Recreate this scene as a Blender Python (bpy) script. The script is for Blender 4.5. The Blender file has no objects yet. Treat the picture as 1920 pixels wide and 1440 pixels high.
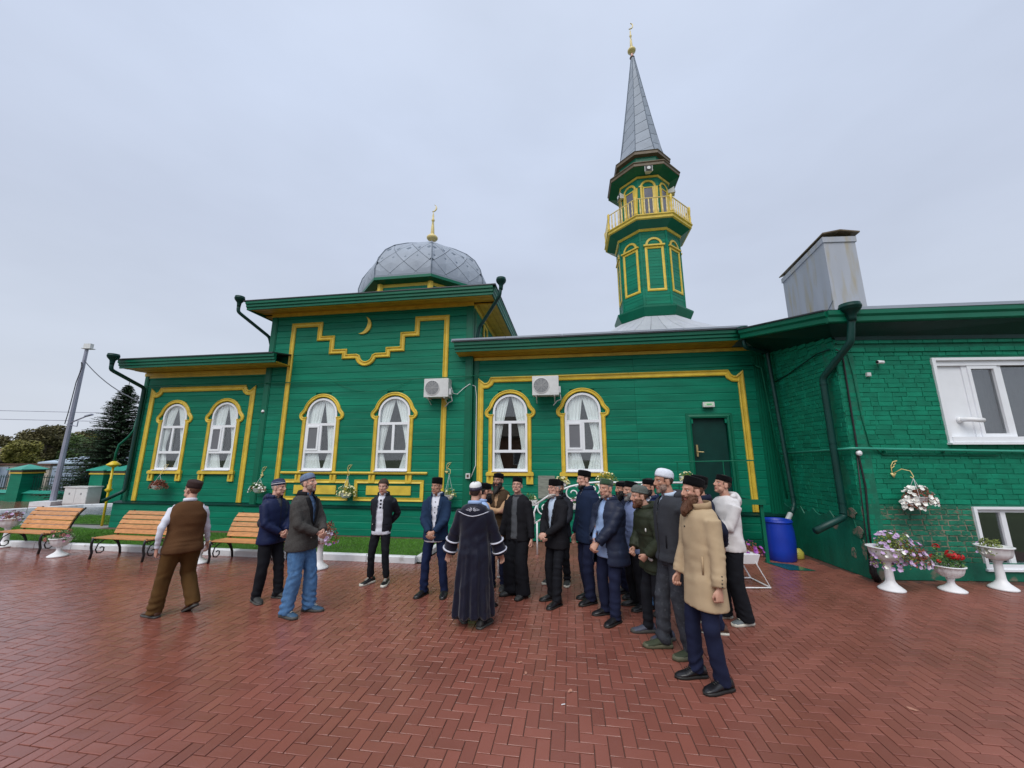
import bpy, math, random
import numpy as np
from mathutils import Vector, Matrix
from math import sin, cos, pi, radians, sqrt, atan2, hypot
R = random.Random(7)
C = bpy.context.scene.collection
SC = bpy.context.scene
# ------------------------------------------------------------ camera
cam = bpy.data.objects.new('camera', bpy.data.cameras.new('camera')); C.objects.link(cam)
cam.data.sensor_width = 36; cam.data.lens = 36*715/1920
cam.location = (0, 0, 1.95); cam.rotation_euler = (pi/2+math.atan(.198), 0, 0)
cam.data.clip_start = .05; cam.data.clip_end = 3000
SC.camera = cam
# ------------------------------------------------------------ sky and light
w = bpy.data.worlds.new('World'); SC.world = w; w.use_nodes = True
nt = w.node_tree; nt.nodes.clear()
def N(nt, t, **k):
    n = nt.nodes.new(t)
    for a, b in k.items():
        if a.startswith('i_'): n.inputs[a[2:].replace('_', ' ')].default_value = b
        else: setattr(n, a, b)
    return n
out = N(nt, 'ShaderNodeOutputWorld'); bg = N(nt, 'ShaderNodeBackground'); bg.inputs[1].default_value = .1
sky = N(nt, 'ShaderNodeTexSky', sky_type='NISHITA'); sky.sun_disc = False
sky.sun_elevation = radians(52); sky.sun_rotation = radians(200); sky.dust_density = 5; sky.air_density = 1.2
tc = N(nt, 'ShaderNodeTexCoord'); sep = N(nt, 'ShaderNodeSeparateXYZ'); nt.links.new(tc.outputs['Generated'], sep.inputs[0])
ramp = N(nt, 'ShaderNodeValToRGB'); nt.links.new(sep.outputs['Z'], ramp.inputs[0])
e = ramp.color_ramp.elements
e[0].position = 0; e[0].color = (4.7, 5.0, 5.6, 1); e[1].position = 1; e[1].color = (4.6, 5.1, 6.1, 1)
for p, c in ((.18, (4.25, 4.65, 5.4)), (.45, (4.0, 4.45, 5.45)), (.7, (4.25, 4.8, 5.95))):
    x = e.new(p); x.color = (*c, 1)
mp = N(nt, 'ShaderNodeMapping'); mp.inputs['Scale'].default_value = (1.2, 1.2, 3.2); nt.links.new(tc.outputs['Generated'], mp.inputs[0])
nz = N(nt, 'ShaderNodeTexNoise'); nz.inputs['Scale'].default_value = 1.7; nz.inputs['Detail'].default_value = 6; nz.inputs['Roughness'].default_value = .5
nt.links.new(mp.outputs[0], nz.inputs[0])
mr = N(nt, 'ShaderNodeMapRange'); mr.inputs[1].default_value = .3; mr.inputs[2].default_value = .7; mr.inputs[3].default_value = 1.0; mr.inputs[4].default_value = 1.12
nt.links.new(nz.outputs[0], mr.inputs[0])
mul = N(nt, 'ShaderNodeVectorMath', operation='SCALE'); nt.links.new(ramp.outputs[0], mul.inputs[0]); nt.links.new(mr.outputs[0], mul.inputs['Scale'])
mix = N(nt, 'ShaderNodeMixRGB'); mix.inputs[0].default_value = .93
nt.links.new(sky.outputs[0], mix.inputs[1]); nt.links.new(mul.outputs[0], mix.inputs[2])
nt.links.new(mix.outputs[0], bg.inputs[0]); nt.links.new(bg.outputs[0], out.inputs[0])
sun = bpy.data.objects.new('sun', bpy.data.lights.new('sun', 'SUN')); C.objects.link(sun)
sun.data.energy = 1.5; sun.data.angle = radians(45); sun.data.color = (1, .97, .92)
sun.rotation_euler = (radians(38), 0, radians(-20))
SC.view_settings.view_transform = 'Standard'; SC.view_settings.look = 'None'
SC.view_settings.exposure = .5; SC.view_settings.gamma = 1; SC.view_settings.use_curve_mapping = False
# ------------------------------------------------------------ materials
def mat(name, col, rough=.6, var=.15, scale=3., bump=.0, bscale=40., metal=0., spec=.5, col2=None, c2=(.55, .7), stretch=(1, 1, 1), island=0., coat=0., sheen=0., coord='P', c2scale=None, rvar=0.):
    m = bpy.data.materials.new(name); m.use_nodes = True; nt = m.node_tree; b = nt.nodes['Principled BSDF']
    L = nt.links.new
    if coord == 'P': src = N(nt, 'ShaderNodeNewGeometry').outputs['Position']
    else: src = N(nt, 'ShaderNodeTexCoord').outputs['Object']
    mp = N(nt, 'ShaderNodeMapping'); mp.inputs['Scale'].default_value = stretch; L(src, mp.inputs[0]); src = mp.outputs[0]
    n1 = N(nt, 'ShaderNodeTexNoise'); n1.inputs['Scale'].default_value = scale; n1.inputs['Detail'].default_value = 5; L(src, n1.inputs[0])
    r1 = N(nt, 'ShaderNodeMapRange'); r1.inputs[1].default_value = .28; r1.inputs[2].default_value = .72
    r1.inputs[3].default_value = 1-var; r1.inputs[4].default_value = 1+var; L(n1.outputs[0], r1.inputs[0])
    v = r1.outputs[0]
    if island:
        oi = N(nt, 'ShaderNodeObjectInfo'); ge = N(nt, 'ShaderNodeNewGeometry')
        ad = N(nt, 'ShaderNodeMath', operation='ADD'); L(oi.outputs['Random'], ad.inputs[0]); L(ge.outputs['Random Per Island'], ad.inputs[1])
        fr = N(nt, 'ShaderNodeMath', operation='FRACT'); L(ad.outputs[0], fr.inputs[0])
        r2 = N(nt, 'ShaderNodeMapRange'); r2.inputs[3].default_value = 1-island; r2.inputs[4].default_value = 1+island; L(fr.outputs[0], r2.inputs[0])
        mm = N(nt, 'ShaderNodeMath', operation='MULTIPLY'); L(v, mm.inputs[0]); L(r2.outputs[0], mm.inputs[1]); v = mm.outputs[0]
    sc_ = N(nt, 'ShaderNodeVectorMath', operation='SCALE'); sc_.inputs[0].default_value = col[:3]; L(v, sc_.inputs['Scale'])
    cout = sc_.outputs[0]
    if col2:
        n3 = N(nt, 'ShaderNodeTexNoise'); n3.inputs['Scale'].default_value = c2scale or scale*1.7; n3.inputs['Detail'].default_value = 7; L(src, n3.inputs[0])
        r3 = N(nt, 'ShaderNodeMapRange'); r3.inputs[1].default_value = c2[0]; r3.inputs[2].default_value = c2[1]; L(n3.outputs[0], r3.inputs[0])
        mx = N(nt, 'ShaderNodeMixRGB'); L(r3.outputs[0], mx.inputs[0]); L(cout, mx.inputs[1]); mx.inputs[2].default_value = (*col2, 1); cout = mx.outputs[0]
    L(cout, b.inputs['Base Color'])
    b.inputs['Roughness'].default_value = rough; b.inputs['Metallic'].default_value = metal
    b.inputs['Specular IOR Level'].default_value = spec; b.inputs['Coat Weight'].default_value = coat; b.inputs['Sheen Weight'].default_value = sheen
    if rvar:
        r4 = N(nt, 'ShaderNodeMapRange'); r4.inputs[1].default_value = .35; r4.inputs[2].default_value = .65
        r4.inputs[3].default_value = rough-rvar; r4.inputs[4].default_value = rough+rvar; L(n1.outputs[0], r4.inputs[0]); L(r4.outputs[0], b.inputs['Roughness'])
    if bump:
        n2 = N(nt, 'ShaderNodeTexNoise'); n2.inputs['Scale'].default_value = bscale; n2.inputs['Detail'].default_value = 4; L(src, n2.inputs[0])
        bp = N(nt, 'ShaderNodeBump'); bp.inputs['Strength'].default_value = bump; bp.inputs['Distance'].default_value = .01
        L(n2.outputs[0], bp.inputs['Height']); L(bp.outputs[0], b.inputs['Normal'])
    return m
G_ = (.001, .172, .099)
M = dict(
 green=mat('green_paint', G_, .5, .2, 1.6, .35, 30, spec=.22, stretch=(.5, .5, 4), island=.1, col2=(.015, .20, .13), c2=(.56, .85)),
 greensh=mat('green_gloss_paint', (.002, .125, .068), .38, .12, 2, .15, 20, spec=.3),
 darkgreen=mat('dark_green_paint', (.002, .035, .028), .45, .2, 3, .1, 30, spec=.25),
 pipegreen=mat('green_metal_pipe', (.003, .042, .034), .4, .2, 3, .05, 20, spec=.35),
 brickg=mat('green_painted_brick', (.003, .185, .105), .62, .16, 5, .4, 35, spec=.25, island=.16, col2=(.015, .22, .14), c2=(.62, .85)),
 brickworn=mat('worn_painted_brick', (.006, .15, .085), .6, .25, 8, .6, 35, island=.25, col2=(.17, .14, .10), c2=(.56, .72)),
 mortar=mat('green_mortar', (.002, .14, .08), .8, .2, 8, .5, 60),
 mortarworn=mat('bare_mortar', (.22, .19, .14), .85, .25, 8, .6, 60, col2=(.01, .12, .07), c2=(.48, .6)),
 plaster=mat('green_plaster', (.002, .135, .08), .55, .2, 3, .5, 25, col2=(.19, .16, .12), c2=(.60, .65), c2scale=2.1),
 yellow=mat('yellow_paint', (.66, .47, .05), .45, .16, 4, .25, 25, col2=(.48, .30, .03), c2=(.6, .85)),
 yellowd=mat('shaded_soffit_yellow', (.48, .30, .02), .5, .2, 3, .25, 25, island=.12),  # soffit shade and green bounce put into the colour, darker than the trim yellow
 cream=mat('pale_gold_paint', (.72, .58, .24), .35, .1, 4),
 steel=mat('galvanised_roof_steel', (.30, .34, .40), .58, .08, 2.2, .05, 12, metal=.0, island=.06, spec=.3),
 seam=mat('steel_seam', (.13, .16, .20), .5, .1, 3, metal=.4),
 darksteel=mat('dark_roof_steel', (.05, .055, .06), .45, .2, 3, metal=.3),
 brownfascia=mat('brown_fascia', (.12, .085, .045), .5, .2, 6),
 white=mat('white_paint', (.78, .79, .80), .4, .05, 5, .05, 30),
 upvc=mat('white_window_plastic', (.80, .82, .85), .3, .03, 5),
 grille=mat('grey_fan_grille', (.20, .21, .22), .5, .1, 20),
 acbody=mat('ivory_housing', (.62, .63, .62), .45, .06, 8, col2=(.4, .38, .33), c2=(.66, .85)),
 black=mat('black_iron', (.012, .013, .015), .35, .2, 8),
 wood=mat('varnished_pine', (.52, .24, .085), .4, .25, 6, .2, 40, stretch=(1, 6, 6), island=.15, col2=(.30, .12, .04), c2=(.6, .8)),
 kerb=mat('whitewashed_kerb', (.66, .68, .70), .6, .12, 4, .3, 30, col2=(.35, .34, .32), c2=(.62, .8)),
 soil=mat('wet_soil', (.12, .065, .045), .8, .3, 9, .6, 60),
 grass=mat('lawn_soil', (.05, .12, .02), .85, .3, 3, .6, 120),
 blade=mat('grass_blade', (.085, .23, .022), .6, .25, 1.2, island=.35),
 asphalt=mat('wet_asphalt', (.16, .18, .20), .25, .2, 1.5, .2, 60, rvar=.12),
 concrete=mat('wet_concrete', (.25, .24, .23), .4, .2, 3, .3, 50),
 terrain=mat('far_ground', (.07, .10, .04), .9, .3, .2),
 blue=mat('blue_barrel_plastic', (.006, .038, .38), .4, .1, 4),
 leaf=mat('foliage', (.07, .15, .03), .55, .3, 5, island=.45),
 leafy=mat('yellow_green_foliage', (.16, .20, .03), .55, .3, 5, island=.4),
 leafbrown=mat('dried_foliage', (.20, .055, .028), .7, .3, 5, island=.4),
 spruce=mat('spruce_needles', (.030, .070, .030), .7, .3, 1.5, island=.5),
 treeleaf=mat('tree_foliage', (.085, .14, .035), .7, .3, .8, island=.45),
 treeleafy=mat('autumn_tree_foliage', (.17, .16, .03), .7, .3, .8, island=.4),
 treebrown=mat('brown_tree_foliage', (.12, .105, .04), .7, .3, .8, island=.4),
 bark=mat('bark', (.08, .06, .045), .85, .3, 6, .6, 20),
 galv=mat('grey_pole_paint', (.28, .29, .36), .4, .15, 2, metal=.2),
 cap=mat('teal_roof_metal', (.03, .30, .22), .4, .15, 3, metal=.1),
 paver=mat('red_clay_paver', (.228, .079, .056), .40, .14, .55, .15, 90, island=.12, rvar=.14, spec=.4, col2=(.165, .054, .040), c2=(.6, .8), c2scale=1.3),
 joint=mat('dark_sand_joint', (.10, .050, .038), .7, .2, 5, .4, 80),
 wallgrey=mat('old_plaster_wall', (.36, .34, .28), .8, .2, 1.2, .3, 8, col2=(.22, .22, .2), c2=(.5, .7)),
 bluehouse=mat('blue_house_paint', (.25, .33, .42), .6, .15, 1),
 roofblue=mat('pale_blue_metal_roof', (.42, .52, .62), .4, .08, 1.5, metal=.2, island=.08),
 roofred=mat('dark_red_roof', (.13, .05, .05), .6, .25, 1, island=.15),
 roofbrown=mat('mossy_slate_roof', (.085, .07, .055), .8, .25, 1, island=.2),
 brown=mat('brown_board', (.09, .045, .03), .7, .2, 3),
 curtain=mat('white_net_curtain', (.90, .92, .90), .8, .06, 3),
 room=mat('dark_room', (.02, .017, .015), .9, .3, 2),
 screen=mat('grey_insect_screen', (.15, .155, .17), .6, .05, 5),
 brass=mat('brass_handle', (.55, .42, .2), .3, .05, 3, metal=.8),
 rubber=mat('black_rubber', (.01, .01, .011), .5, .1, 5),
 copper=mat('pinkish_metal', (.5, .3, .26), .4, .1, 4, metal=.4),
 leaflitter=mat('fallen_leaf', (.40, .19, .13), .7, .2, 20),
 puddle=mat('wet_green_mat', (.01, .10, .07), .15, .3, 4),
 patchgrey=mat('bare_grey_board', (.22, .24, .2), .7, .3, 6, .4, 40, stretch=(1, 1, 5)),
 greenlamp=mat('green_lamp_face', (.1, .5, .2), .4, .02, 3),
)
def fl(name, c): return mat(name, c, .5, .12, 30, island=.15)
FL = dict(white=fl('white_petals', (.78, .77, .72)), cream=fl('cream_petals', (.70, .66, .38)), pink=fl('pink_petals', (.55, .28, .38)), purple=fl('purple_petals', (.25, .05, .30)), lilac=fl('lilac_petals', (.50, .36, .56)), red=fl('red_petals', (.45, .01, .012)), coral=fl('coral_petals', (.45, .16, .13)))
def glassmat(name, tint, base=.06, glossc=1.):
    m = bpy.data.materials.new(name); m.use_nodes = True; nt = m.node_tree; nt.nodes.clear(); L = nt.links.new
    o = N(nt, 'ShaderNodeOutputMaterial'); mx = N(nt, 'ShaderNodeMixShader'); t = N(nt, 'ShaderNodeBsdfTransparent'); g = N(nt, 'ShaderNodeBsdfGlossy')
    t.inputs[0].default_value = (*tint, 1); g.inputs['Roughness'].default_value = .02; g.inputs[0].default_value = (glossc, glossc, glossc, 1)
    lw = N(nt, 'ShaderNodeLayerWeight'); lw.inputs[0].default_value = .5; fr = N(nt, 'ShaderNodeMath', operation='POWER'); fr.inputs[1].default_value = 4.; L(lw.outputs['Facing'], fr.inputs[0])
    a = N(nt, 'ShaderNodeMath', operation='MULTIPLY_ADD'); a.inputs[1].default_value = 1.; a.inputs[2].default_value = base; a.use_clamp = True
    L(fr.outputs[0], a.inputs[0]); L(a.outputs[0], mx.inputs[0]); L(t.outputs[0], mx.inputs[1]); L(g.outputs[0], mx.inputs[2]); L(mx.outputs[0], o.inputs[0]); return m
M['glass'] = glassmat('window_glass', (.95, .97, .97), .09)
M['glassd'] = glassmat('dark_window_glass', (.7, .72, .74), .13)
M['glasslan'] = mat('lantern_glass', (.10, .10, .13), .12, .1, 3, spec=.8)
M['brickhouse'] = mat('brown_brick', (.22, .10, .06), .8, .2, 4, .4, 30)
M['roofsteel'] = mat('skylit_roof_steel', (.46, .48, .52), .45, .06, 2.2, .05, 12, metal=.15, island=.05)  # skirt sheets face the sky: that light is put into a paler base colour
M['mortarbare'] = mat('bare_render', (.20, .165, .125), .85, .25, 9, .6, 60, col2=(.02, .13, .08), c2=(.45, .6))
M['steelbox'] = mat('dull_vent_steel', (.38, .40, .44), .5, .08, 1.3, .1, 10, metal=.15, col2=(.36, .31, .20), c2=(.5, .72), stretch=(2.2, 2.2, .35))
M['greycurtain'] = mat('grey_curtain', (.16, .17, .16), .8, .15, 4)
M['whiteg'] = mat('bright_zinc', (.62, .64, .66), .3, .1, 4, metal=.3)
M['brightpipe'] = mat('light_green_paint', (.03, .28, .19), .35, .1, 4)
M['canister'] = mat('yellow_canister', (.5, .46, .08), .4, .1, 6)
M['exitface'] = mat('exit_face', (.6, .75, .55), .4, .02, 3)
M['yellowb'] = mat('bright_yellow_paint', (.72, .52, .015), .4, .12, 4)
def wet(m, x0, x1, r_wet):      # wetter, glossier paving towards the west side of the yard
    nt = m.node_tree; b = nt.nodes['Principled BSDF']; L = nt.links.new; old = b.inputs['Roughness'].links[0].from_socket
    g = N(nt, 'ShaderNodeNewGeometry'); s = N(nt, 'ShaderNodeSeparateXYZ'); L(g.outputs['Position'], s.inputs[0]); n = N(nt, 'ShaderNodeTexNoise'); n.inputs['Scale'].default_value = .45; n.inputs['Detail'].default_value = 4; L(g.outputs['Position'], n.inputs[0])
    a = N(nt, 'ShaderNodeMath', operation='MULTIPLY_ADD'); L(n.outputs[0], a.inputs[0]); a.inputs[1].default_value = 7.; L(s.outputs['X'], a.inputs[2])
    r = N(nt, 'ShaderNodeMapRange'); L(a.outputs[0], r.inputs[0]); r.inputs[1].default_value = x0; r.inputs[2].default_value = x1; r.inputs[3].default_value = 1; r.inputs[4].default_value = 0
    k = N(nt, 'ShaderNodeMix'); L(r.outputs[0], k.inputs[0]); L(old, k.inputs[2]); k.inputs[3].default_value = r_wet; L(k.outputs[0], b.inputs['Roughness'])
wet(M['paver'], -2.5, 6.0, .10)
M['paver'].node_tree.nodes['Principled BSDF'].inputs['Specular IOR Level'].default_value = .55
# ------------------------------------------------------------ mesh helpers
class MB:
    def __init__(s): s.v = []; s.f = []; s.m = []; s.mi = 0
    def add(s, vs, fs):
        o = len(s.v); s.v += [tuple(x) for x in vs]; s.f += [tuple(i+o for i in f) for f in fs]; s.m += [s.mi]*len(fs); return s
    def box(s, a, b):
        x0, y0, z0 = a; x1, y1, z1 = b
        return s.add([(x0, y0, z0), (x1, y0, z0), (x1, y1, z0), (x0, y1, z0), (x0, y0, z1), (x1, y0, z1), (x1, y1, z1), (x0, y1, z1)],
              [(0, 3, 2, 1), (4, 5, 6, 7), (0, 1, 5, 4), (1, 2, 6, 5), (2, 3, 7, 6), (3, 0, 4, 7)])
    def loft(s, rings, closed=True, caps=True):
        n = len(rings[0]); vs = [p for r in rings for p in r]; fs = []
        for i in range(len(rings)-1):
            for j in range(n if closed else n-1):
                k = (j+1) % n; fs.append((i*n+j, i*n+k, (i+1)*n+k, (i+1)*n+j))
        if caps and closed: fs += [tuple(range(n-1, -1, -1)), tuple(range((len(rings)-1)*n, len(rings)*n))]
        return s.add(vs, fs)
    def tube(s, pts, r, seg=8, caps=True):
        pts = [Vector(p) for p in pts]; rings = []; up = None
        for i, p in enumerate(pts):
            t = (pts[min(i+1, len(pts)-1)]-pts[max(i-1, 0)]).normalized()
            if up is None:
                up = t.orthogonal().normalized()
            up = (up-t*up.dot(t)); up = up.normalized() if up.length > 1e-5 else t.orthogonal().normalized()
            b = t.cross(up); rr = r[i] if isinstance(r, (list, tuple)) else r
            rings.append([p+(up*cos(2*pi*k/seg)+b*sin(2*pi*k/seg))*rr for k in range(seg)])
        return s.loft(rings, True, caps)
    def lathe(s, prof, seg=16, c=(0, 0, 0), ph=0., caps=True, tw=0., ell=1.):
        return s.loft([[(c[0]+r*cos(ph+2*pi*k/seg), c[1]+ell*r*sin(ph+2*pi*k/seg), c[2]+z) for k in range(seg)] for r, z in prof], True, caps)
    def prism(s, poly, y0, y1):     # poly in (x,z), extruded along y
        n = len(poly); vs = [(x, y0, z) for x, z in poly]+[(x, y1, z) for x, z in poly]
        return s.add(vs, [tuple(range(n)), tuple(range(2*n-1, n-1, -1))]+[(i, i+n, (i+1) % n+n, (i+1) % n) for i in range(n)])
    def ring(s, outer, inner, y0, y1):   # closed band between two outlines of equal count, in (x,z)
        n = len(outer); vs = [(x, y0, z) for x, z in outer]+[(x, y0, z) for x, z in inner]+[(x, y1, z) for x, z in outer]+[(x, y1, z) for x, z in inner]; fs = []
        for i in range(n):
            j = (i+1) % n
            fs += [(i, j, j+n, i+n), (i+2*n, i+3*n, j+3*n, j+2*n), (i, i+2*n, j+2*n, j), (i+n, j+n, j+3*n, i+3*n)]
        return s.add(vs, fs)
    def mould(s, path, prof, y=0., closed=False):   # sweep a moulding profile [(w,d)] along a path in (x,z); d = how far it stands out (-y)
        n = len(path); P = [Vector((a, b)) for a, b in path]; rings = []
        for i in range(n):
            if closed or 0 < i < n-1:
                a = (P[i]-P[i-1]).normalized(); b = (P[(i+1) % n]-P[i]).normalized()
                na = Vector((-a.y, a.x)); nb = Vector((-b.y, b.x)); k = na+nb; m = k/max(k.dot(na), .35)
            else:
                a = (P[1]-P[0]).normalized() if i == 0 else (P[-1]-P[-2]).normalized(); m = Vector((-a.y, a.x))
            rings.append([(P[i].x+m.x*w, y-d, P[i].y+m.y*w) for w, d in prof])
        if closed: rings.append(rings[0])
        return s.loft(rings, True, not closed)
    def xf(s, Mx):
        s.v = [tuple(Mx @ Vector(p)) for p in s.v]; return s
    def mesh(s, name, mats, smooth=False):
        me = bpy.data.meshes.new(name); me.from_pydata(s.v, [], s.f)
        for m in (mats if isinstance(mats, (list, tuple)) else [mats]): me.materials.append(m)
        if any(s.m): me.polygons.foreach_set('material_index', s.m)
        if smooth: me.polygons.foreach_set('use_smooth', [True]*len(me.polygons))
        me.update(); return me
    def build(s, name, mats, parent=None, smooth=False, **k):
        o = bpy.data.objects.new(name, s.mesh(name, mats, smooth)); C.objects.link(o)
        if parent: o.parent = parent
        tag(o, **k); return o
def tag(o, label=None, cat=None, group=None, kind=None):
    if label: o['label'] = label
    if cat: o['category'] = cat
    if group: o['group'] = group
    if kind: o['kind'] = kind
    return o
def thing(name, label, cat, loc=(0, 0, 0), rz=0, group=None):
    o = bpy.data.objects.new(name, None); C.objects.link(o); o.location = loc; o.rotation_euler = (0, 0, rz); o.empty_display_size = .2
    return tag(o, label, cat, group)
def part(name, parent, loc=(0, 0, 0), rz=0):
    o = bpy.data.objects.new(name, None); C.objects.link(o); o.parent = parent; o.location = loc; o.rotation_euler = (0, 0, rz); o.empty_display_size = .1; return o
def inst(name, me, parent, loc=(0, 0, 0), rot=(0, 0, 0), scale=(1, 1, 1)):
    o = bpy.data.objects.new(name, me); C.objects.link(o); o.parent = parent; o.location = loc; o.rotation_euler = rot; o.scale = scale; return o
def copy_tree(o, parent=None):
    c = o.copy(); C.objects.link(c); c.parent = parent
    for ch in list(KIDS[o]) if o in KIDS else [x for x in o.children]: copy_tree(ch, c)
    return c
KIDS = {}
def arc(cx, cz, r, a0, a1, n): return [(cx+r*cos(radians(a0+(a1-a0)*i/n)), cz+r*sin(radians(a0+(a1-a0)*i/n))) for i in range(n+1)]
def clip(poly, x0, x1, y0, y1):
    for ax, lim, sg in ((0, x0, 1), (0, x1, -1), (1, y0, 1), (1, y1, -1)):
        o = []
        for i in range(len(poly)):
            a, b = poly[i-1], poly[i]; da, db = sg*(a[ax]-lim), sg*(b[ax]-lim)
            if (da < 0) != (db < 0):
                t = da/(da-db); o.append((a[0]+(b[0]-a[0])*t, a[1]+(b[1]-a[1])*t))
            if db >= 0: o.append(b)
        poly = o
        if not poly: return []
    return poly
# ------------------------------------------------------------ ground
FA = radians(8.5); FD = Vector((cos(FA), -sin(FA))); FN = Vector((sin(FA), cos(FA))); FP = Vector((-4.47, 10.56))
def fw(u, n, z=0.):      # facade frame -> world
    p = FP+FD*u+FN*n; return (p.x, p.y, z)
RZ = -FA
def poly_sheet(name, pts, z, m, kind='structure'):
    b = MB(); b.add([fw(u, n, z) for u, n in pts], [tuple(range(len(pts)))]); return b.build(name, m, kind=kind)
tb = MB(); tb.add([(-900, -900, -.06), (900, -900, -.06), (900, 900, -.06), (-900, 900, -.06)], [(0, 1, 2, 3)]); tb.build('ground', M['terrain'], kind='structure')
plaza = poly_sheet('plaza', [(-40, -16), (16, -16), (16, 4), (3.1, 0), (3.1, -2.3), (-24, -2.3), (-40, -2.3)][::1], -.009, M['joint'])
# pavers: 90 degree herringbone laid square to the facade
PW = .0995; G = .0055
pav = MB()
def paver_verts(x0, y0, x1, y1):
    a = .003; z = R.uniform(-.0022, .0012); t1 = R.uniform(-.0012, .0012); t2 = R.uniform(-.0012, .0012); g = G/2+R.uniform(0, .0012)
    q = [(x0+g, y0+g), (x1-g, y0+g), (x1-g, y1-g), (x0+g, y1-g)]; i = [(x0+g+a, y0+g+a), (x1-g-a, y0+g+a), (x1-g-a, y1-g-a), (x0+g+a, y1-g-a)]
    tl = [t1, -t1, t2, -t2]
    vs = [fw(*p, -.02) for p in q]+[fw(*p, z-.0022) for p in q]+[fw(i[k][0], i[k][1], z+tl[k]) for k in range(4)]
    fs = [(8, 9, 10, 11)]+[(k, (k+1) % 4, (k+1) % 4+4, k+4) for k in range(4)]+[(k+4, (k+1) % 4+4, (k+1) % 4+8, k+8) for k in range(4)]
    return vs, fs
allp = []
U0, V0 = -16.0, -12.3
for i in range(0, 290):
    for j in range(0, 148):
        k = (i-j) % 4
        if k == 0: r = (i, j, i+2, j+1)
        elif k == 3: r = (i, j, i+1, j+2)
        else: continue
        x0, y0, x1, y1 = U0+r[0]*PW, V0+r[1]*PW, U0+r[2]*PW, V0+r[3]*PW
        cu, cn = (x0+x1)/2, (y0+y1)/2
        if cn > -2.33 and cu < 3.14: continue
        if cn > -.03: continue
        X, Y, _ = fw(cu, cn)
        if Y < .75 or abs(X) > 1.62*Y+.4: continue
        if cu > 10.6 and X > 6.02+.09*(Y-6.84) and Y > 6.7: continue
        if X > 5.9 and Y > 6.72: continue
        allp.append((X*X+Y*Y, x0, y0, x1, y1, X, Y))
allp.sort()
vis = [p for p in allp if p[6] > 1.95 and abs(p[5]) < 1.36*p[6]-.1]
big = set(id(p) for p in vis[:300])
for p in allp:
    vs, fs = paver_verts(*p[1:5])
    if id(p) in big:
        c = Vector((p[5], p[6], 0)); b = MB(); b.add([Vector(q)-c for q in vs], fs); o = b.build('paver', M['paver'], plaza); o.location = c
    else: pav.add(vs, fs)
pav.build('paver_field', M['paver'], plaza, kind='stuff')
# lawn strip and its kerb
lawn = poly_sheet('lawn', [(-13, -2.2), (3.02, -2.2), (3.02, -.3), (-7.3, -.3), (-8.1, -.1), (-11.5, .0), (-13, .3)], .03, M['grass'])
lawn2 = poly_sheet('side_lawn', [(-11.2, .3), (-7.5, .35), (-7.4, 2.2), (-10.1, 2.0)], .03, M['grass'])
poly_sheet('garden_path', [(-14, -.1), (-13, .3), (-11.5, 0), (-8.1, -.1), (-7.3, -.3), (-7.3, .35), (-11.2, .3), (-14, .6)], .012, M['concrete'])
poly_sheet('soil_strip', [(-7.35, -.32), (3.1, -.32), (3.1, 0.05), (-7.35, .05)], .022, M['soil'])
poly_sheet('road', [(-40, -2.3), (-13, -2.3), (-11, .35), (-10.1, 2.0), (-7.4, 2.3), (-7.4, 5), (-12.6, 4.7), (-14, 4.1), (-15.2, 1.7), (-17, .5), (-40, -1)], .006, M['asphalt'])
fp = poly_sheet('far_pavement', [(-40, -.9), (-17, .6), (-15.2, 1.8), (-13.9, 4.2), (-12.6, 4.8), (-8, 5.1), (-8, 9), (-40, 9)], .03, M['paver'])
kb = thing('kerb', 'whitewashed concrete kerb in blocks along the front of the lawn', 'kerb', fw(0, -2.29), RZ)
def kerb_block(b, x0, x1, y0, y1, z):
    g = .006; b.loft([[(x0+g, y0, 0), (x1-g, y0, 0), (x1-g, y1, 0), (x0+g, y1, 0)], [(x0+g, y0, z-.02), (x1-g, y0, z-.02), (x1-g, y1, z-.02), (x0+g, y1, z-.02)], [(x0+g+.01, y0+.02, z), (x1-g-.01, y0+.02, z), (x1-g-.01, y1-.02, z), (x0+g+.01, y1-.02, z)]])
u = -13.
while u < 3.0:
    l = min(1.0, 3.07-u); b = MB(); kerb_block(b, 0, l, -.06, .06, R.uniform(.118, .13)); o = b.build('kerb_block', M['kerb'], kb); o.location = (u, R.uniform(-.006, .006), 0); o.rotation_euler.z = R.uniform(-.004, .004); u += 1.0
for n in (.07, 1.05):
    b = MB(); kerb_block(b, 0, .98, -.05, .05, .12); o = b.build('kerb_block', M['kerb'], kb); o.location = (3.02, n, 0); o.rotation_euler.z = pi/2
kb2 = thing('far_kerb', 'white kerb beyond the wet road near the utility cabinet', 'kerb', (0, 0, 0))
pts = [(-30, -.3), (-17, .55), (-15.9, 1.1), (-15.2, 1.75), (-14.7, 2.6), (-14.0, 3.9), (-12.9, 4.6), (-9, 5.0)]
for a, b_ in zip(pts, pts[1:]):
    A, B = Vector(fw(*a)), Vector(fw(*b_)); d = (B-A); n_ = max(1, int(d.length/1.1)); st = d/n_
    for i in range(n_):
        b = MB(); kerb_block(b, 0, st.length, -.08, .08, .13); o = b.build('kerb_block', M['kerb'], kb2); o.location = A+st*i; o.rotation_euler.z = atan2(d.y, d.x)
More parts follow.
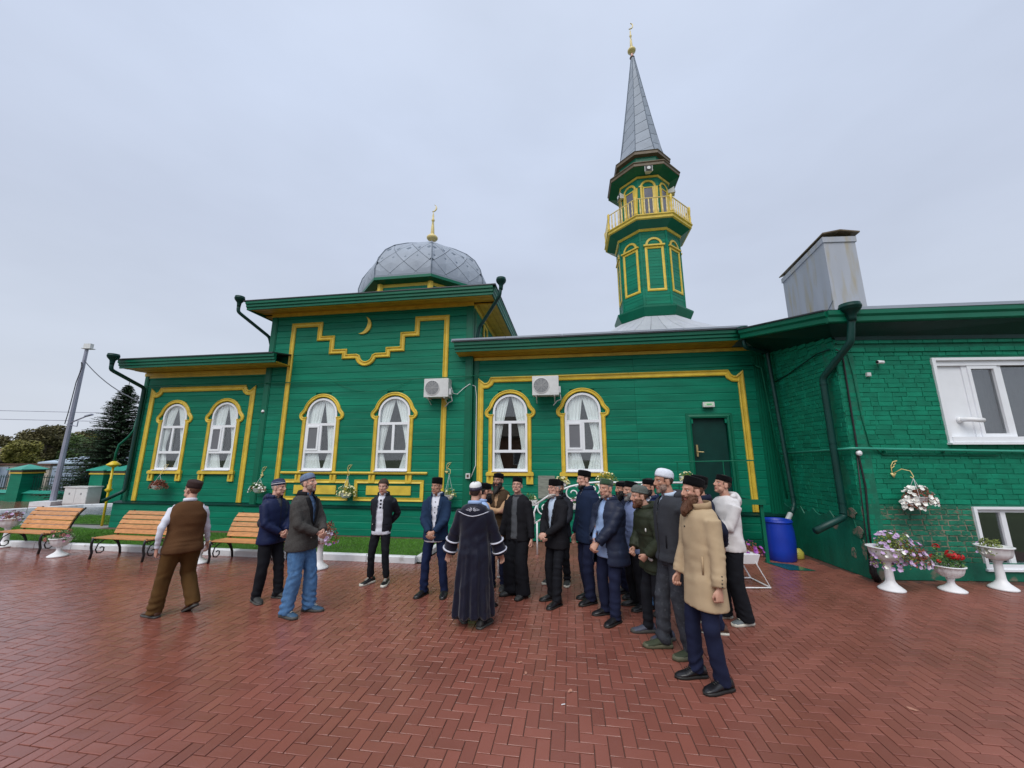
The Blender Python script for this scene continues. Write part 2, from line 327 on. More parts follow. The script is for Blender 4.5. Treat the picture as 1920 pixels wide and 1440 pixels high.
# grass blades
gb = MB()
def blades(poly_u, n_, hmax=.045):
    (u0, u1, n0, n1) = poly_u
    for _ in range(n_):
        u, n = R.uniform(u0, u1), R.uniform(n0, n1); X, Y, _z = fw(u, n); h = R.uniform(.5, 1)*hmax; a = R.uniform(0, 2*pi); w_ = .006; dx, dy = cos(a)*w_, sin(a)*w_; l = R.uniform(-.02, .02)
        gb.add([(X-dx, Y-dy, .028), (X+dx, Y+dy, .028), (X+l, Y+l*.5, .03+h)], [(0, 1, 2)])
blades((-12.9, 3.0, -2.2, -.35), 60000); blades((-11, -7.6, .4, 1.95), 9000)
gb.build('grass', M['blade'], kind='stuff')
LEAFL = ['pale fallen leaf on the pavers below the tip of the nearest black shoe', 'fallen leaf on the pavers right of the camel coat man', 'larger orange fallen leaf on the pavers far right', 'fallen leaf on the pavers below the annex flower urns', 'fallen leaf on the pavers beyond the cigarette end', 'fallen leaf on the pavers left of the camel coat man, farthest of that pair', 'fallen leaf on the pavers in front of the velvet robe']
for k, (x, y) in enumerate([(.5, 3.72), (2.16, 3.6), (3.18, 3.48), (3.21, 4.18), (.08, 4.19), (.13, 4.0), (-.55, 4.6)]):
    b = MB(); s = R.uniform(.015, .032); pts = [(cos(2*pi*i/9)*s*R.uniform(.6, 1.2)*1.4, sin(2*pi*i/9)*s*R.uniform(.6, 1.2)*.7, .003+.004*(i % 2)) for i in range(9)]
    b.add(pts+[(0, 0, .006)], [(i, (i+1) % 9, 9) for i in range(9)]); o = b.build('fallen_leaf', M['leaflitter'], label=LEAFL[k], cat='leaf', group='fallen leaves on the pavers'); o.location = (x, y, .001); o.rotation_euler.z = R.uniform(0, 6)
b = MB(); b.tube([(0, 0, 0), (.03, .008, 0)], .0035, 6); o = b.build('cigarette_end', M['white'], label='small white cigarette end lying on the pavers before the group', cat='cigarette end'); o.location = (.4, 3.53, .005)
# ------------------------------------------------------------ mosque
MQ = thing('mosque', 'long green wooden mosque with yellow mouldings, arched windows and a faceted grey dome', 'mosque', fw(0, 0), RZ)
def plank_mesh():
    b = MB(); b.add([(0, -.010, 0), (1, -.010, 0), (1, 0, 1), (0, 0, 1), (0, -.022, .0), (1, -.022, 0), (1, -.016, .08), (0, -.016, .08), (0, -.012, .93), (1, -.012, .93), (0, .01, 0), (1, .01, 0), (0, .01, 1), (1, .01, 1)],
        [(4, 5, 6, 7), (7, 6, 9, 8), (8, 9, 3, 2), (10, 11, 5, 4), (3, 9, 6), (12, 13, 3, 2)])
    b = MB(); pr = [(.012, 0), (-.018, .0), (-.022, .05), (-.022, .9), (-.012, .985), (.012, .985)]
    b.loft([[(x, y, z) for y, z in pr] for x in (0, 1)]); return b.mesh('plank', M['green'])
PLK = plank_mesh()
def planks(parent, x0, x1, z0, z1, y, dz, openings=(), joints=(), name='plank'):
    nrow = max(1, round((z1-z0)/dz)); dz = (z1-z0)/nrow
    for i in range(nrow):
        a, b_ = z0+i*dz, z0+(i+1)*dz; segs = [(x0, x1)]
        for (oc, hw, ob, ospr) in openings:
            if b_ <= ob or a >= ospr+hw: continue
            h = hw if a < ospr else sqrt(max(hw*hw-(a-ospr)**2, 0))
            ns = []
            for s in segs:
                if oc-h > s[0] and oc+h < s[1]: ns += [(s[0], oc-h), (oc+h, s[1])]
                else: ns.append(s)
            segs = ns
        for s in segs:
            cut = [s[0]]+[j for j in joints if s[0]+.5 < j < s[1]-.5 and (i % 2 or len(joints) == 1)]+[s[1]]
            for p, q in zip(cut, cut[1:]):
                inst(name, PLK, parent, (p+.002, y+R.uniform(-.003, .003), a), (0, R.uniform(-.0012, .0012), 0), (q-p-.004, 1, dz))
def wall_with_holes(name, parent, x0, x1, z0, z1, y, holes, m, th=.1):
    cu = bpy.data.curves.new(name, 'CURVE'); cu.dimensions = '2D'; cu.fill_mode = 'BOTH'; cu.extrude = th/2
    for poly in [[(x0, z0), (x1, z0), (x1, z1), (x0, z1)]]+holes:
        sp = cu.splines.new('POLY'); sp.points.add(len(poly)-1); sp.use_cyclic_u = True
        for p, q in zip(sp.points, poly): p.co = (q[0], q[1], 0, 1)
    t = bpy.data.objects.new('t', cu); C.objects.link(t); dg = bpy.context.evaluated_depsgraph_get(); me = bpy.data.meshes.new_from_object(t.evaluated_get(dg)); bpy.data.objects.remove(t)
    me.transform(Matrix.Translation((0, y+th/2, 0)) @ Matrix.Rotation(pi/2, 4, 'X')); me.materials.clear(); me.materials.append(m)
    o = bpy.data.objects.new(name, me); C.objects.link(o); o.parent = parent; return o
def arch_outline(hw, zb, zs, n=14): return [(-hw, zb)]+[(hw, zb)]+arc(0, zs, hw, 0, 180, n)
TRIM = [(-.065, -.01), (-.065, .03), (-.045, .045), (-.025, .032), (.015, .032), (.035, .05), (.065, .035), (.065, -.01)]
TRIM2 = [(-.075, -.01), (-.075, .035), (-.05, .05), (-.02, .022), (.02, .022), (.045, .045), (.075, .03), (.075, -.01)]
def window(u, y, hw, zb=1.66, zs=3.19, sash=True, brackets=True, seed=0):
    rr = random.Random(seed); W = part('window', MQ, (u, y, 0)); h2 = hw-.055
    b = MB(); b.ring(arch_outline(hw, zb, zs), [(-h2, zb+.06), (h2, zb+.06)]+arc(0, zs, h2, 0, 180, 14), -.01, .06); b.build('frame', M['upvc'], W)
    zt1, zt0 = zb+1.25, zb+.5
    for zz in (zt1, zt0): MB().box((-h2, -.004, zz-.035), (h2, .055, zz+.035)).build('transom', M['upvc'], W)
    MB().box((-.035, -.002, zt0+.035), (.035, .055, zt1-.035)).build('mullion', M['upvc'], W)
    # panes
    gl = [[(-h2, zb+.06), (h2, zb+.06), (h2, zt0-.035), (-h2, zt0-.035)], [(.035, zt0+.035), (h2, zt0+.035), (h2, zt1-.035), (.035, zt1-.035)],
          [(-h2, zt0+.035), (-.035, zt0+.035), (-.035, zt1-.035), (-h2, zt1-.035)], [(-h2, zt1+.035), (h2, zt1+.035)]+arc(0, zs, h2, 0, 180, 14)]
    for i, g in enumerate(gl):
        b = MB(); b.prism([(a, z) for a, z in g], .030, .036); o = b.build('pane', M['glass'], W)
    if sash:
        s0, s1, t0, t1 = -h2, -.035, zt0+.035, zt1-.035
        b = MB(); b.ring([(s0, t0), (s1, t0), (s1, t1), (s0, t1)], [(s0+.05, t0+.05), (s1-.05, t0+.05), (s1-.05, t1-.05), (s0+.05, t1-.05)], -.018, .02); b.build('sash', M['upvc'], W)
        MB().box((s0+.05, .0, t0+.05), (s1-.05, .004, t1-.05)).build('insect_screen', M['screen'], W)
    # curtains gathered to each side
    for sd in (-1, 1):
        b = MB(); nx, nzz = 26, 22; vs = []; z0c, z1c = zb+.02, zs+hw*.98; tie = zb+.55+rr.uniform(-.1, .15); wtop = hw*rr.uniform(1.04, 1.16); wt = hw*rr.uniform(.30, .62) if not (sash and sd < 0) else hw*.8
        for i in range(nzz+1):
            z = z0c+(z1c-z0c)*i/nzz; t = (z-tie)/(z1c-tie)
            wd = wt+(wtop-wt)*max(t, 0)**1.25 if t > 0 else wt+(tie-z)*.28
            for j in range(nx+1):
                s = j/nx; x = sd*(hw+.04-wd*s); vs.append((x, .075+.018*sin(s*nx*1.35+sd)+.012*sin(s*9+z*2), z))
        b.add(vs, [(i*(nx+1)+j, i*(nx+1)+j+1, (i+1)*(nx+1)+j+1, (i+1)*(nx+1)+j) for i in range(nzz) for j in range(nx)]); b.build('curtain', M['curtain'], W, True)
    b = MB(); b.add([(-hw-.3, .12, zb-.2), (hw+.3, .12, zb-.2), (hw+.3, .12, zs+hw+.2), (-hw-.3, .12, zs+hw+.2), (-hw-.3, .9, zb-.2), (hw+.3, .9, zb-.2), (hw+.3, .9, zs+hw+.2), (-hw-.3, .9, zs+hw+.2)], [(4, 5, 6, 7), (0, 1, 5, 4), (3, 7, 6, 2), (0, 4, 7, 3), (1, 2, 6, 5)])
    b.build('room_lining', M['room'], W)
    # yellow architrave: jamb, ear and arch
    k = hw+.058; er = .098
    ex, ez = k+.035, zs-.03
    jam = [(k, zb-.06), (k, zs-.16)]
    ear = arc(ex-.02, ez, er, -105, 62, 9)
    a0 = 15
    path = jam+ear+arc(0, zs, k+.02, a0, 180-a0, 16)+[(-x, z) for x, z in ear][::-1]+[(-x, z) for x, z in jam][::-1]
    b = MB(); b.mould([(x, z) for x, z in path], [(-.048, -.01), (-.048, .03), (-.026, .046), (-.01, .03), (.018, .03), (.034, .048), (.050, .035), (.050, -.01)], 0); b.build('architrave', M['yellow'], W)
    b = MB(); b.box((-k-.1, -.075, zb-.115), (k+.1, .0, zb-.045)); b.box((-k-.085, -.06, zb-.045), (k+.085, 0, zb-.02)); b.build('sill', M['yellow'], W) if brackets else None
    MB().box((-hw-.01, -.09, zb-.018), (hw+.01, -.005, zb-.002)).build('drip_sill', M['upvc'], W)
    for sd in (-1, 1):
        b = MB(); c = sd*(k-.0); b.box((c-.085, -.05, zb-.32), (c-.03, 0, zb-.115)); b.box((c+.03, -.05, zb-.32), (c+.085, 0, zb-.115)); b.box((c-.03, -.05, zb-.32), (c+.03, 0, zb-.26)); b.box((c-.03, -.012, zb-.26), (c+.03, 0, zb-.115)); b.build('sill_bracket', M['yellow'], W)
    return W
# window centres
LW = [(-5.80, .415, 0, False), (-4.08, .43, 0, True)]; CW = [(-.87, .46, 0, True), (1.28, .455, 0, False)]; RW = [(4.45, .455, 0, False), (6.33, .455, 0, True)]
def holes(ws): return [[(u+x, z) for x, z in arch_outline(hw-.01, 1.67, 3.19)] for u, hw, *_ in ws]
def opens(ws): return [(u, hw+.03, 1.62, 3.19) for u, hw, *_ in ws]
WY = .12; CYW = 0.
# walls (structural back + planks)
wl = wall_with_holes('left_wing_wall', MQ, -7.1, -2.78, .0, 4.62, WY+.012, holes(LW), M['green']); planks(wl, -6.96, -2.8, .76, 4.58, WY, .182, opens(LW))
wc = wall_with_holes('central_wall', MQ, -2.78, 3.43, .0, 6.3, CYW+.012, holes(CW), M['green']); planks(wc, -2.6, 3.25, .76, 6.28, CYW, .19, opens(CW))
DOOR = [(9.34, .42, .96, 2.58)]
wr = wall_with_holes('right_wing_wall', MQ, 3.43, 10.9, .0, 4.72, WY+.012, holes(RW)+[[(8.93, .98), (9.76, .98), (9.76, 2.98), (8.93, 2.98)]], M['green'])
planks(wr, 3.6, 10.5, .76, 4.68, WY, .187, opens(RW)+[(9.345, .45, .96, 2.55)], joints=(7.65,))
# side and back bodies
b = MB(); b.box((-7.1, WY+.13, 0), (-7.0, 9, 4.6)); b.box((-7.1, 8.9, 0), (11, 9, 4.6)); b.box((-2.78, .2, 4.5), (-2.68, 6.4, 6.25)); b.box((3.33, .2, 4.5), (3.43, 6.4, 6.25)); b.box((-2.7, 6.3, 4.5), (3.4, 6.4, 6.25)); b.build('rear_walls', M['green'], MQ)
sw = part('side_wall', MQ, (3.435, .02, 0), pi/2); planks(sw, .16, 6.2, 4.75, 6.25, 0, .19)
# corner boards
for (x0, x1, y0, z0, z1) in [(-7.12, -6.97, WY, .74, 4.58), (-2.80, -2.60, CYW, .74, 6.27), (3.25, 3.45, CYW, .74, 6.25), (3.455, 3.60, WY, .74, 4.66)]:
    b = MB(); b.box((x0, y0-.035, z0), (x1, y0+.1, z1)); b.box((x0+.03, y0-.045, z0), (x1-.03, y0-.034, z1)); b.build('corner_board', M['greensh'], MQ)
b = MB(); b.box((3.36, .1, 4.7), (3.462, .28, 6.25)); b.build('corner_board', M['greensh'], MQ)
b = MB()
for i in range(7): b.box((10.5+i*.055, WY-.05-.01*(i % 2), .35), (10.5+i*.055+.045, WY+.02, 4.45))
b.box((10.49, WY-.04, .35), (10.9, WY+.03, 4.45)); b.build('fluted_corner_board', M['greensh'], MQ)
# plinth
pl = MB().box((-7.28, .01, 0), (10.9, .13, .70)).build('plinth', M['green'], MQ)
for (x0, x1, y) in ((-7.28, -2.9, .0), (-2.9, 3.55, -.08), (3.55, 8.2, .0), (8.2, 10.9, 0)): planks(pl, x0, x1, .02, .70, y, .17)
MB().box((-2.9, -.075, 0), (3.55, .02, .7)).build('plinth_front', M['green'], MQ)
for (x0, x1, y) in ((-7.32, -2.92, 0), (-2.92, 3.57, -.08), (3.57, 10.9, 0)):
    b = MB(); b.add([(x0, y-.06, .715), (x1, y-.06, .715), (x1, .15, .765), (x0, .15, .765), (x0, y-.06, .70), (x1, y-.06, .70), (x1, .15, .75), (x0, .15, .75)], [(0, 1, 2, 3), (4, 7, 6, 5), (0, 4, 5, 1), (0, 3, 7, 4), (1, 5, 6, 2)]); b.build('plinth_flashing', M['darkgreen'], MQ)
i = 0
for ws, y in ((LW, WY), (CW, CYW), (RW, WY)):
    for u, hw, _, sash in ws: window(u, y-.02, hw, sash=sash, brackets=(ws is not CW), seed=i); i += 1
# long sill and the two framed yellow panels under the central windows
b = MB(); b.tube([(-1.92, -.05, 1.60), (2.3, -.05, 1.60)], .032, 8); b.box((-1.9, -.05, 1.56), (2.28, -.0, 1.6)); b.build('long_sill', M['yellow'], MQ)
for c in (-.86, 1.25):
    f = MB(); f.mould([(c-.92, .93), (c+.92, .93), (c+.92, 1.38), (c-.92, 1.38)], [(-.045, -.01), (-.045, .04), (0, .03), (.045, .045), (.045, -.01)], -.02, True); fo = f.build('panel_frame', M['yellow'], MQ)
    MB().box((c-.62, -.055, 1.04), (c+.62, -.02, 1.27)).build('raised_panel', M['yellow'], fo)
# yellow frames on the wings and stepped frame on the centre
def notch(x, z, s): return [(x+s*a, z+b_) for a, b_ in ((0, -.14), (.0, -.135), (.09, -.165), (.18, -.14), (.25, -.08), (.29, -.0), (.31, 0))]
for (xa, xb) in ((-6.72, -3.24), (3.66, 10.17)):
    zt = 4.055; p = [(xa, .77), (xa, zt-.10)]+[(xa+a, zt+c) for a, c in ((.08, -.165), (.18, -.155), (.26, -.10), (.31, 0))]
    q = [(xb, .77), (xb, zt-.10)]+[(xb-a, zt+c) for a, c in ((.08, -.165), (.18, -.155), (.26, -.10), (.31, 0))]
    b = MB(); b.mould(p+q[::-1], TRIM2, WY-.02); b.build('wall_moulding', M['yellow'], MQ)
cx = .325
half = [(2.36, .77), (2.36, 5.86), (1.5, 5.86), (1.5, 5.42), (1.08, 5.42), (1.08, 5.0), (.66, 5.0), (.66, 4.84), (.27, 4.84)]
L_ = [(cx-a, z) for a, z in half]; R_ = [(cx+a, z) for a, z in half]
b = MB(); b.mould(L_[:-1]+[(cx-.30, 4.84)]+arc(cx, 4.86, .25, 190, 350, 10)+[(cx+.30, 4.84)]+R_[:-1][::-1], [(-.07, -.01), (-.07, .035), (-.045, .055), (-.02, .02), (.02, .02), (.045, .05), (.07, .03), (.07, -.01)], CYW-.02); b.build('stepped_moulding', M['yellow'], MQ)
def crescent(r, off, k, a0=200, a1=400, n=20):
    o = arc(0, 0, r, a0, a1, n); ri = r*k; i_ = []
    ang = [radians(a0+(a1-a0)*t/n) for t in range(n+1)]
    for t, a in enumerate(ang):
        s = sin(pi*t/n); i_.append((r*cos(a)*(1-k*s), r*sin(a)*(1-k*s)))
    return o+i_[::-1][1:-1]
cr = crescent(.27, 0, .46, -112, 68)
b = MB(); b.prism([(x+.16, z+5.76) for x, z in cr], CYW-.07, CYW-.02); b.build('crescent', M['yellow'], MQ)
# eaves: stepped green fascia, yellow soffit boards, frieze
def eave(x0, x1, yo, yi, zf, zw, left=False, right=False, nb=4):
    E_ = part('eave', MQ); pr = [(0, zf-.01), (0, zf+.05), (-.035, zf+.07), (-.035, zf+.13), (-.07, zf+.15), (-.07, zf+.235), (.04, zf+.235), (.04, zf-.01)]
    b = MB(); b.loft([[(x, yo+a, z) for a, z in pr] for x in (x0-(0.0 if not left else 0), x1)])
    b.build('fascia', M['greensh'], E_)
    for k in range(nb):
        ya, yb = yo+.04+(yi-yo-.04)*k/nb, yo+.04+(yi-yo-.04)*(k+1)/nb; za, zb_ = zf+.005+(zw-zf)*k/nb, zf+.005+(zw-zf)*(k+1)/nb
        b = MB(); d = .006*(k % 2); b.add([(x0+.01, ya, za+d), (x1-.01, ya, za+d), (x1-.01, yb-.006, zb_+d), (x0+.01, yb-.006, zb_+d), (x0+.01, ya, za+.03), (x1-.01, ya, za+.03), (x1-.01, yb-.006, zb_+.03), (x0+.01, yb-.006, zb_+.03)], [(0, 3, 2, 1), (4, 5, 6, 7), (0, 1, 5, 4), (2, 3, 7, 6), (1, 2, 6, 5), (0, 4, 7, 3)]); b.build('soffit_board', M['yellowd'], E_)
    return E_
EV = eave(-7.12, -2.0, -.66, WY, 4.60, 4.60); eave(-3.12, 4.12, -.66, CYW, 6.19, 6.26, nb=5)
eave(3.05, 10.05, -.42, WY, 4.74, 4.68)
b = MB(); b.box((-7.12, WY-.06, 4.5), (-2.8, WY+.02, 4.6)); b.box((-7.12, WY-.03, 4.44), (-2.8, WY+.02, 4.5)); b.build('frieze', M['yellow'], MQ)
b = MB(); b.box((-2.8, CYW-.06, 6.16), (3.45, CYW+.02, 6.26)); b.build('frieze', M['yellow'], MQ)
b = MB(); b.box((3.46, WY-.06, 4.6), (10.5, WY+.02, 4.68)); b.build('frieze', M['yellow'], MQ)
# right side eave of the centre (boards run front to back)
SE = part('side_eave', MQ)
b = MB(); b.loft([[(4.12+a, y, z) for a, z in [(0, 6.18), (0, 6.25), (.03, 6.27), (.03, 6.34), (.06, 6.36), (.06, 6.425), (-.04, 6.425), (-.04, 6.18)]] for y in (-.65, 6.7)]); b.build('fascia', M['greensh'], SE)
for k in range(5):
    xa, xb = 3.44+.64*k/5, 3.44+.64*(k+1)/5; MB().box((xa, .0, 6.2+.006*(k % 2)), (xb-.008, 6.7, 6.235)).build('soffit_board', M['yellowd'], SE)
MB().box((3.43, .02, 6.12), (3.49, 6.4, 6.2)).build('frieze', M['yellow'], SE)
b = MB(); b.loft([[(-3.12-a, y, z) for a, z in [(0, 6.18), (.05, 6.425), (-.04, 6.425), (-.04, 6.18)]] for y in (-.65, 6.7)]); b.build('fascia', M['greensh'], SE)
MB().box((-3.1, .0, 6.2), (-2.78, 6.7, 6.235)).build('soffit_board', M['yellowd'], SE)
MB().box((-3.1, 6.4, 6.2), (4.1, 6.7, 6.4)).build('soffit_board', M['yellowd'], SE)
# diamond window on the side wall
b = MB(); b.mould([(1.05, 5.15), (1.5, 5.45), (1.5, 5.95), (1.05, 5.95)], [(-.04, -.01), (-.04, .03), (.04, .03), (.04, -.01)], -.02, True)
for v in range(len(b.v)): x, y, z = b.v[v]; b.v[v] = (3.47-y, x, z)
b.build('side_window_trim', M['yellow'], MQ)
# roofs
def quadsheet(name, pts, m, th=.03):
    b = MB(); n = len(pts); b.add([(x, y, z) for x, y, z in pts]+[(x, y, z-th) for x, y, z in pts], [tuple(range(n)), tuple(range(2*n-1, n-1, -1))]+[(i, i+n, (i+1) % n+n, (i+1) % n) for i in range(n)]); return b.build(name, m, MQ)
quadsheet('roof_slope', [(-7.2, -.76, 4.86), (-2.02, -.76, 4.86), (-2.02, .1, 5.0), (-2.7, .1, 5.0), (-2.7, 4.5, 5.75), (-7.2, 4.5, 5.75)], M['darksteel']); quadsheet('roof_slope', [(-7.2, 4.5, 5.75), (-2.7, 4.5, 5.75), (-2.7, 9.1, 4.9), (-7.2, 9.1, 4.9)], M['darksteel'])
quadsheet('roof_slope', [(2.98, -.53, 5.01), (10.3, -.53, 5.01), (10.3, .3, 5.12), (10.9, 4.5, 5.8), (3.43, 4.5, 5.8), (3.43, 0, 5.08), (2.98, 0, 5.08)], M['steel']); quadsheet('roof_slope', [(3.43, 4.5, 5.8), (10.9, 4.5, 5.8), (10.9, 9.1, 5.1), (3.43, 9.1, 5.1)], M['steel'])
b = MB()
for a, c in (((-3.2, -.75), (4.2, -.75)), ((4.2, -.75), (4.2, 6.8)), ((4.2, 6.8), (-3.2, 6.8)), ((-3.2, 6.8), (-3.2, -.75))): b.add([(a[0], a[1], 6.44), (c[0], c[1], 6.44), (.325+(c[0]-.5)*.6, 3.0+(c[1]-3)*.6, 7.15), (.325+(a[0]-.5)*.6, 3.0+(a[1]-3)*.6, 7.15)], [(0, 1, 2, 3)])
b.box((-3.2, -.75, 6.415), (4.2, 6.8, 6.439)); b.add([(-2, -1, 7.149), (2.6, -1, 7.149), (2.6, 5.2, 7.149), (-2, 5.2, 7.149)], []); b.build('roof_slope', M['darksteel'], MQ)
# roof edge strips of the right wing with joints
for k in range(5):
    x0 = 3.0+k*1.44; MB().box((x0, -.56, 5.0), (x0+1.43, -.5, 5.045)).build('roof_edge_strip', M['steel'], MQ)
# drum and dome
DC = (.36, 4.4)
def octa(r, z, c=DC, k0=0): return [(c[0]+r*cos(pi/8+pi/4*k-pi/2+pi/4*k0), c[1]+r*sin(pi/8+pi/4*k-pi/2+pi/4*k0), z) for k in range(8)]
DR = part('drum', MQ)
b = MB(); b.loft([octa(2.42, 6.6), octa(2.42, 8.12)]); b.build('drum_wall', M['green'], DR)
b = MB(); b.loft([octa(2.45, 7.98), octa(2.45, 8.12)]); b.build('cornice', M['yellow'], DR)
for k in range(8):
    x, y, _ = octa(2.44, 0)[k]; b = MB(); b.tube([(x, y, 6.6), (x, y, 8.1)], .11, 6); b.build('corner_post', M['yellow'], DR)
    x0, y0, _ = octa(2.43, 0)[k]; x1, y1, _ = octa(2.43, 0)[(k+1) % 8]; d = Vector((x1-x0, y1-y0, 0)); a = atan2(d.y, d.x); L0 = d.length
    b = MB(); b.mould([(L0*.2, 7.1), (L0*.8, 7.1), (L0*.8, 7.82), (L0*.2, 7.82)], [(-.05, -.01), (-.05, .03), (.05, .03), (.05, -.01)], 0, True); b.xf(Matrix.Translation((x0, y0, 0)) @ Matrix.Rotation(a, 4, 'Z')); b.build('panel_frame', M['yellow'], DR)
    bb = MB(); n_ = 7
    for i in range(n_): bb.box((.1, -.012-.006*(i % 2), 6.7+i*.19), (L0-.1, .01, 6.7+i*.19+.182))
    bb.xf(Matrix.Translation((x0, y0, 0)) @ Matrix.Rotation(a, 4, 'Z')); bb.build('siding', M['green'], DR, kind='stuff')
b = MB(); b.loft([octa(2.5, 8.1), octa(2.76, 8.16), octa(2.76, 8.26), octa(2.4, 8.3)]); b.build('drum_eave', M['greensh'], DR)
DOMP = [(0, 2.72, 8.27), (.16, 2.74, 8.62), (.34, 2.62, 9.08), (.5, 2.34, 9.55), (.64, 1.92, 9.95), (.78, 1.32, 10.35), (.9, .75, 10.66), (1, .2, 10.92)]
def dome_rz(t):
    for a, b_ in zip(DOMP, DOMP[1:]):
        if t <= b_[0]+1e-9: q = (t-a[0])/(b_[0]-a[0]); return a[1]+(b_[1]-a[1])*q, a[2]+(b_[2]-a[2])*q
    return DOMP[-1][1:]
def face_pt(k, s, t, rz, c, grow=0.):
    r, z = rz(t); r += grow; A = Vector(octa(r, z, c)[k]); B = Vector(octa(r, z, c)[(k+1) % 8]); return A+(B-A)*((s+1)/2)
DM = part('dome', MQ)
b = MB(); b.loft([octa(r-.03, z) for _, r, z in DOMP]); b.build('dome_shell', M['seam'], DM)
def panels(rz, c, parent, cells, grow, m, name, shr=.955):
    for k in range(8):
        for cell in cells:
            p = clip(cell, -1, 1, 0, 1)
            if len(p) < 3: continue
            ar = abs(sum(p[i-1][0]*p[i][1]-p[i][0]*p[i-1][1] for i in range(len(p))))/2
            if ar < .004: continue
            cx_, cy_ = sum(q[0] for q in p)/len(p), sum(q[1] for q in p)/len(p)
            wd = max(rz(cy_)[0]*.38, .1); sh = [(cx_+(q[0]-cx_)*shr, cy_+(q[1]-cy_)*shr) for q in p]
            pts = []
            for i in range(len(sh)):
                a, d = sh[i], sh[(i+1) % len(sh)]; pts += [a, ((a[0]*2+d[0])/3, (a[1]*2+d[1])/3), ((a[0]+2*d[0])/3, (a[1]+2*d[1])/3)]
            b = MB(); n = len(pts); b.add([face_pt(k, s, t, rz, c, grow) for s, t in pts]+[face_pt(k, cx_, cy_, rz, c, grow+.004)]+[face_pt(k, s, t, rz, c, grow-.02) for s, t in pts], [(i, (i+1) % n, n) for i in range(n)]+[(i, i+n+1, (i+1) % n+n+1, (i+1) % n) for i in range(n)]); b.build(name, m, parent)
cells = []
du, dv = .92, .30
for i in range(-3, 4):
    for j in range(-1, 5):
        cx_, cy_ = i*du+(.0 if j % 2 == 0 else du/2), j*dv/1.0*.62+.06
        cells.append([(cx_-du/2, cy_), (cx_, cy_-dv*.62), (cx_+du/2, cy_), (cx_, cy_+dv*.62)])
panels(dome_rz, DC, DM, cells, 0., M['steel'], 'dome_panel', .972)
for k in range(8):
    b = MB(); b.tube([Vector(octa(r+.012, z)[k]) for _, r, z in DOMP], .018, 5); b.build('rib', M['seam'], DM)
b = MB(); b.loft([octa(2.735, 8.26), octa(2.75, 8.34), octa(2.70, 8.36)]); b.build('dome_rim', M['steel'], DM)
def finial(parent, c, z0, s, tipz):
    F = part('finial', parent, (c[0], c[1], z0), 0)
    prof = [(.20, 0), (.12, .12), (.09, .22), (.12, .26), (.10, .30), (.13, .36), (.27, .44), (.33, .52), (.33, .58), (.27, .66), (.15, .74), (.10, .80), (.115, .84), (.085, 1.3), (.05, 1.62), (.085, 1.66), (.10, 1.72), (.085, 1.78), (.045, 1.84), (.055, 2.0), (.02, 2.2), (.015, 2.3)]
    k = (tipz-z0)/2.75; b = MB(); b.mi = 0; b.lathe([(r*s, z*k) for r, z in prof[:5]], 16); b.build('collar', M['copper'], F, True)
    b = MB(); b.lathe([(r*s, z*k) for r, z in prof[4:]], 16); b.build('spindle', M['cream'], F, True)
    r_ = .23*k; pl_ = crescent(r_, 0, .3, -105, 75, 18); b = MB(); b.prism([(x-.02*k, z+2.52*k) for x, z in pl_], -.025, .025); b.build('crescent', M['cream'], F)
finial(MQ, (.40, 4.4), 10.88, .72, 12.88)
# door
DO = part('door', MQ, (9.345, WY, 0))
MB().box((-.40, .05, .98), (.40, .10, 2.97)).build('leaf', M['darkgreen'], DO)
b = MB(); b.mould([(-.47, .96), (-.47, 3.0), (.47, 3.0), (.47, .96)], [(-.06, -.01), (-.06, .035), (-.02, .05), (.02, .03), (.06, .03), (.06, -.01)], -.015); b.build('frame', M['greensh'], DO)
b = MB(); b.box((-.335, -.0, 2.02), (-.295, .048, 2.30)); b.tube([(-.315, 0, 2.13), (-.315, -.05, 2.13), (-.19, -.055, 2.125)], .011, 6); b.build('handle', M['brass'], DO)
b = MB(); b.prism([(x, z) for x, z in arc(0, 3.0, .62, 20, 160, 10)], WY-.13, WY-.155); 
# landing, steps and rails in front of the door
LD = thing('landing', 'dark green metal landing with thin handrail below the closed door', 'landing', fw(0, 0), RZ)
MB().box((8.1, -1.25, 1.08), (9.75, .0, 1.12)).build('deck', M['darkgreen'], LD)
MB().box((8.1, -1.29, 1.07), (9.78, -1.25, 1.17)).build('edge_beam', M['greensh'], LD)
for x, y in ((9.72, -1.2), (8.2, -1.2)): MB().box((x-.03, y-.03, 0), (x+.03, y+.03, 1.07)).build('post', M['greensh'], LD)
b = MB(); b.tube([(8.15, -1.2, 1.9), (9.7, -1.2, 1.93), (9.75, -.05, 1.95)], .012, 6); b.tube([(8.2, -1.2, 1.1), (8.2, -1.2, 1.9)], .012, 6); b.tube([(9.1, -1.2, 1.1), (9.1, -1.2, 1.915)], .01, 6); b.tube([(9.7, -1.2, 1.1), (9.7, -1.2, 1.93)], .012, 6); b.build('handrail', M['greensh'], LD)
for k in range(6): MB().box((8.1-.33*(k+1), -1.2, 1.08-.18*(k+1)), (8.1-.33*k+.02, -.05, 1.11-.18*(k+1))).build('tread', M['darkgreen'], LD)
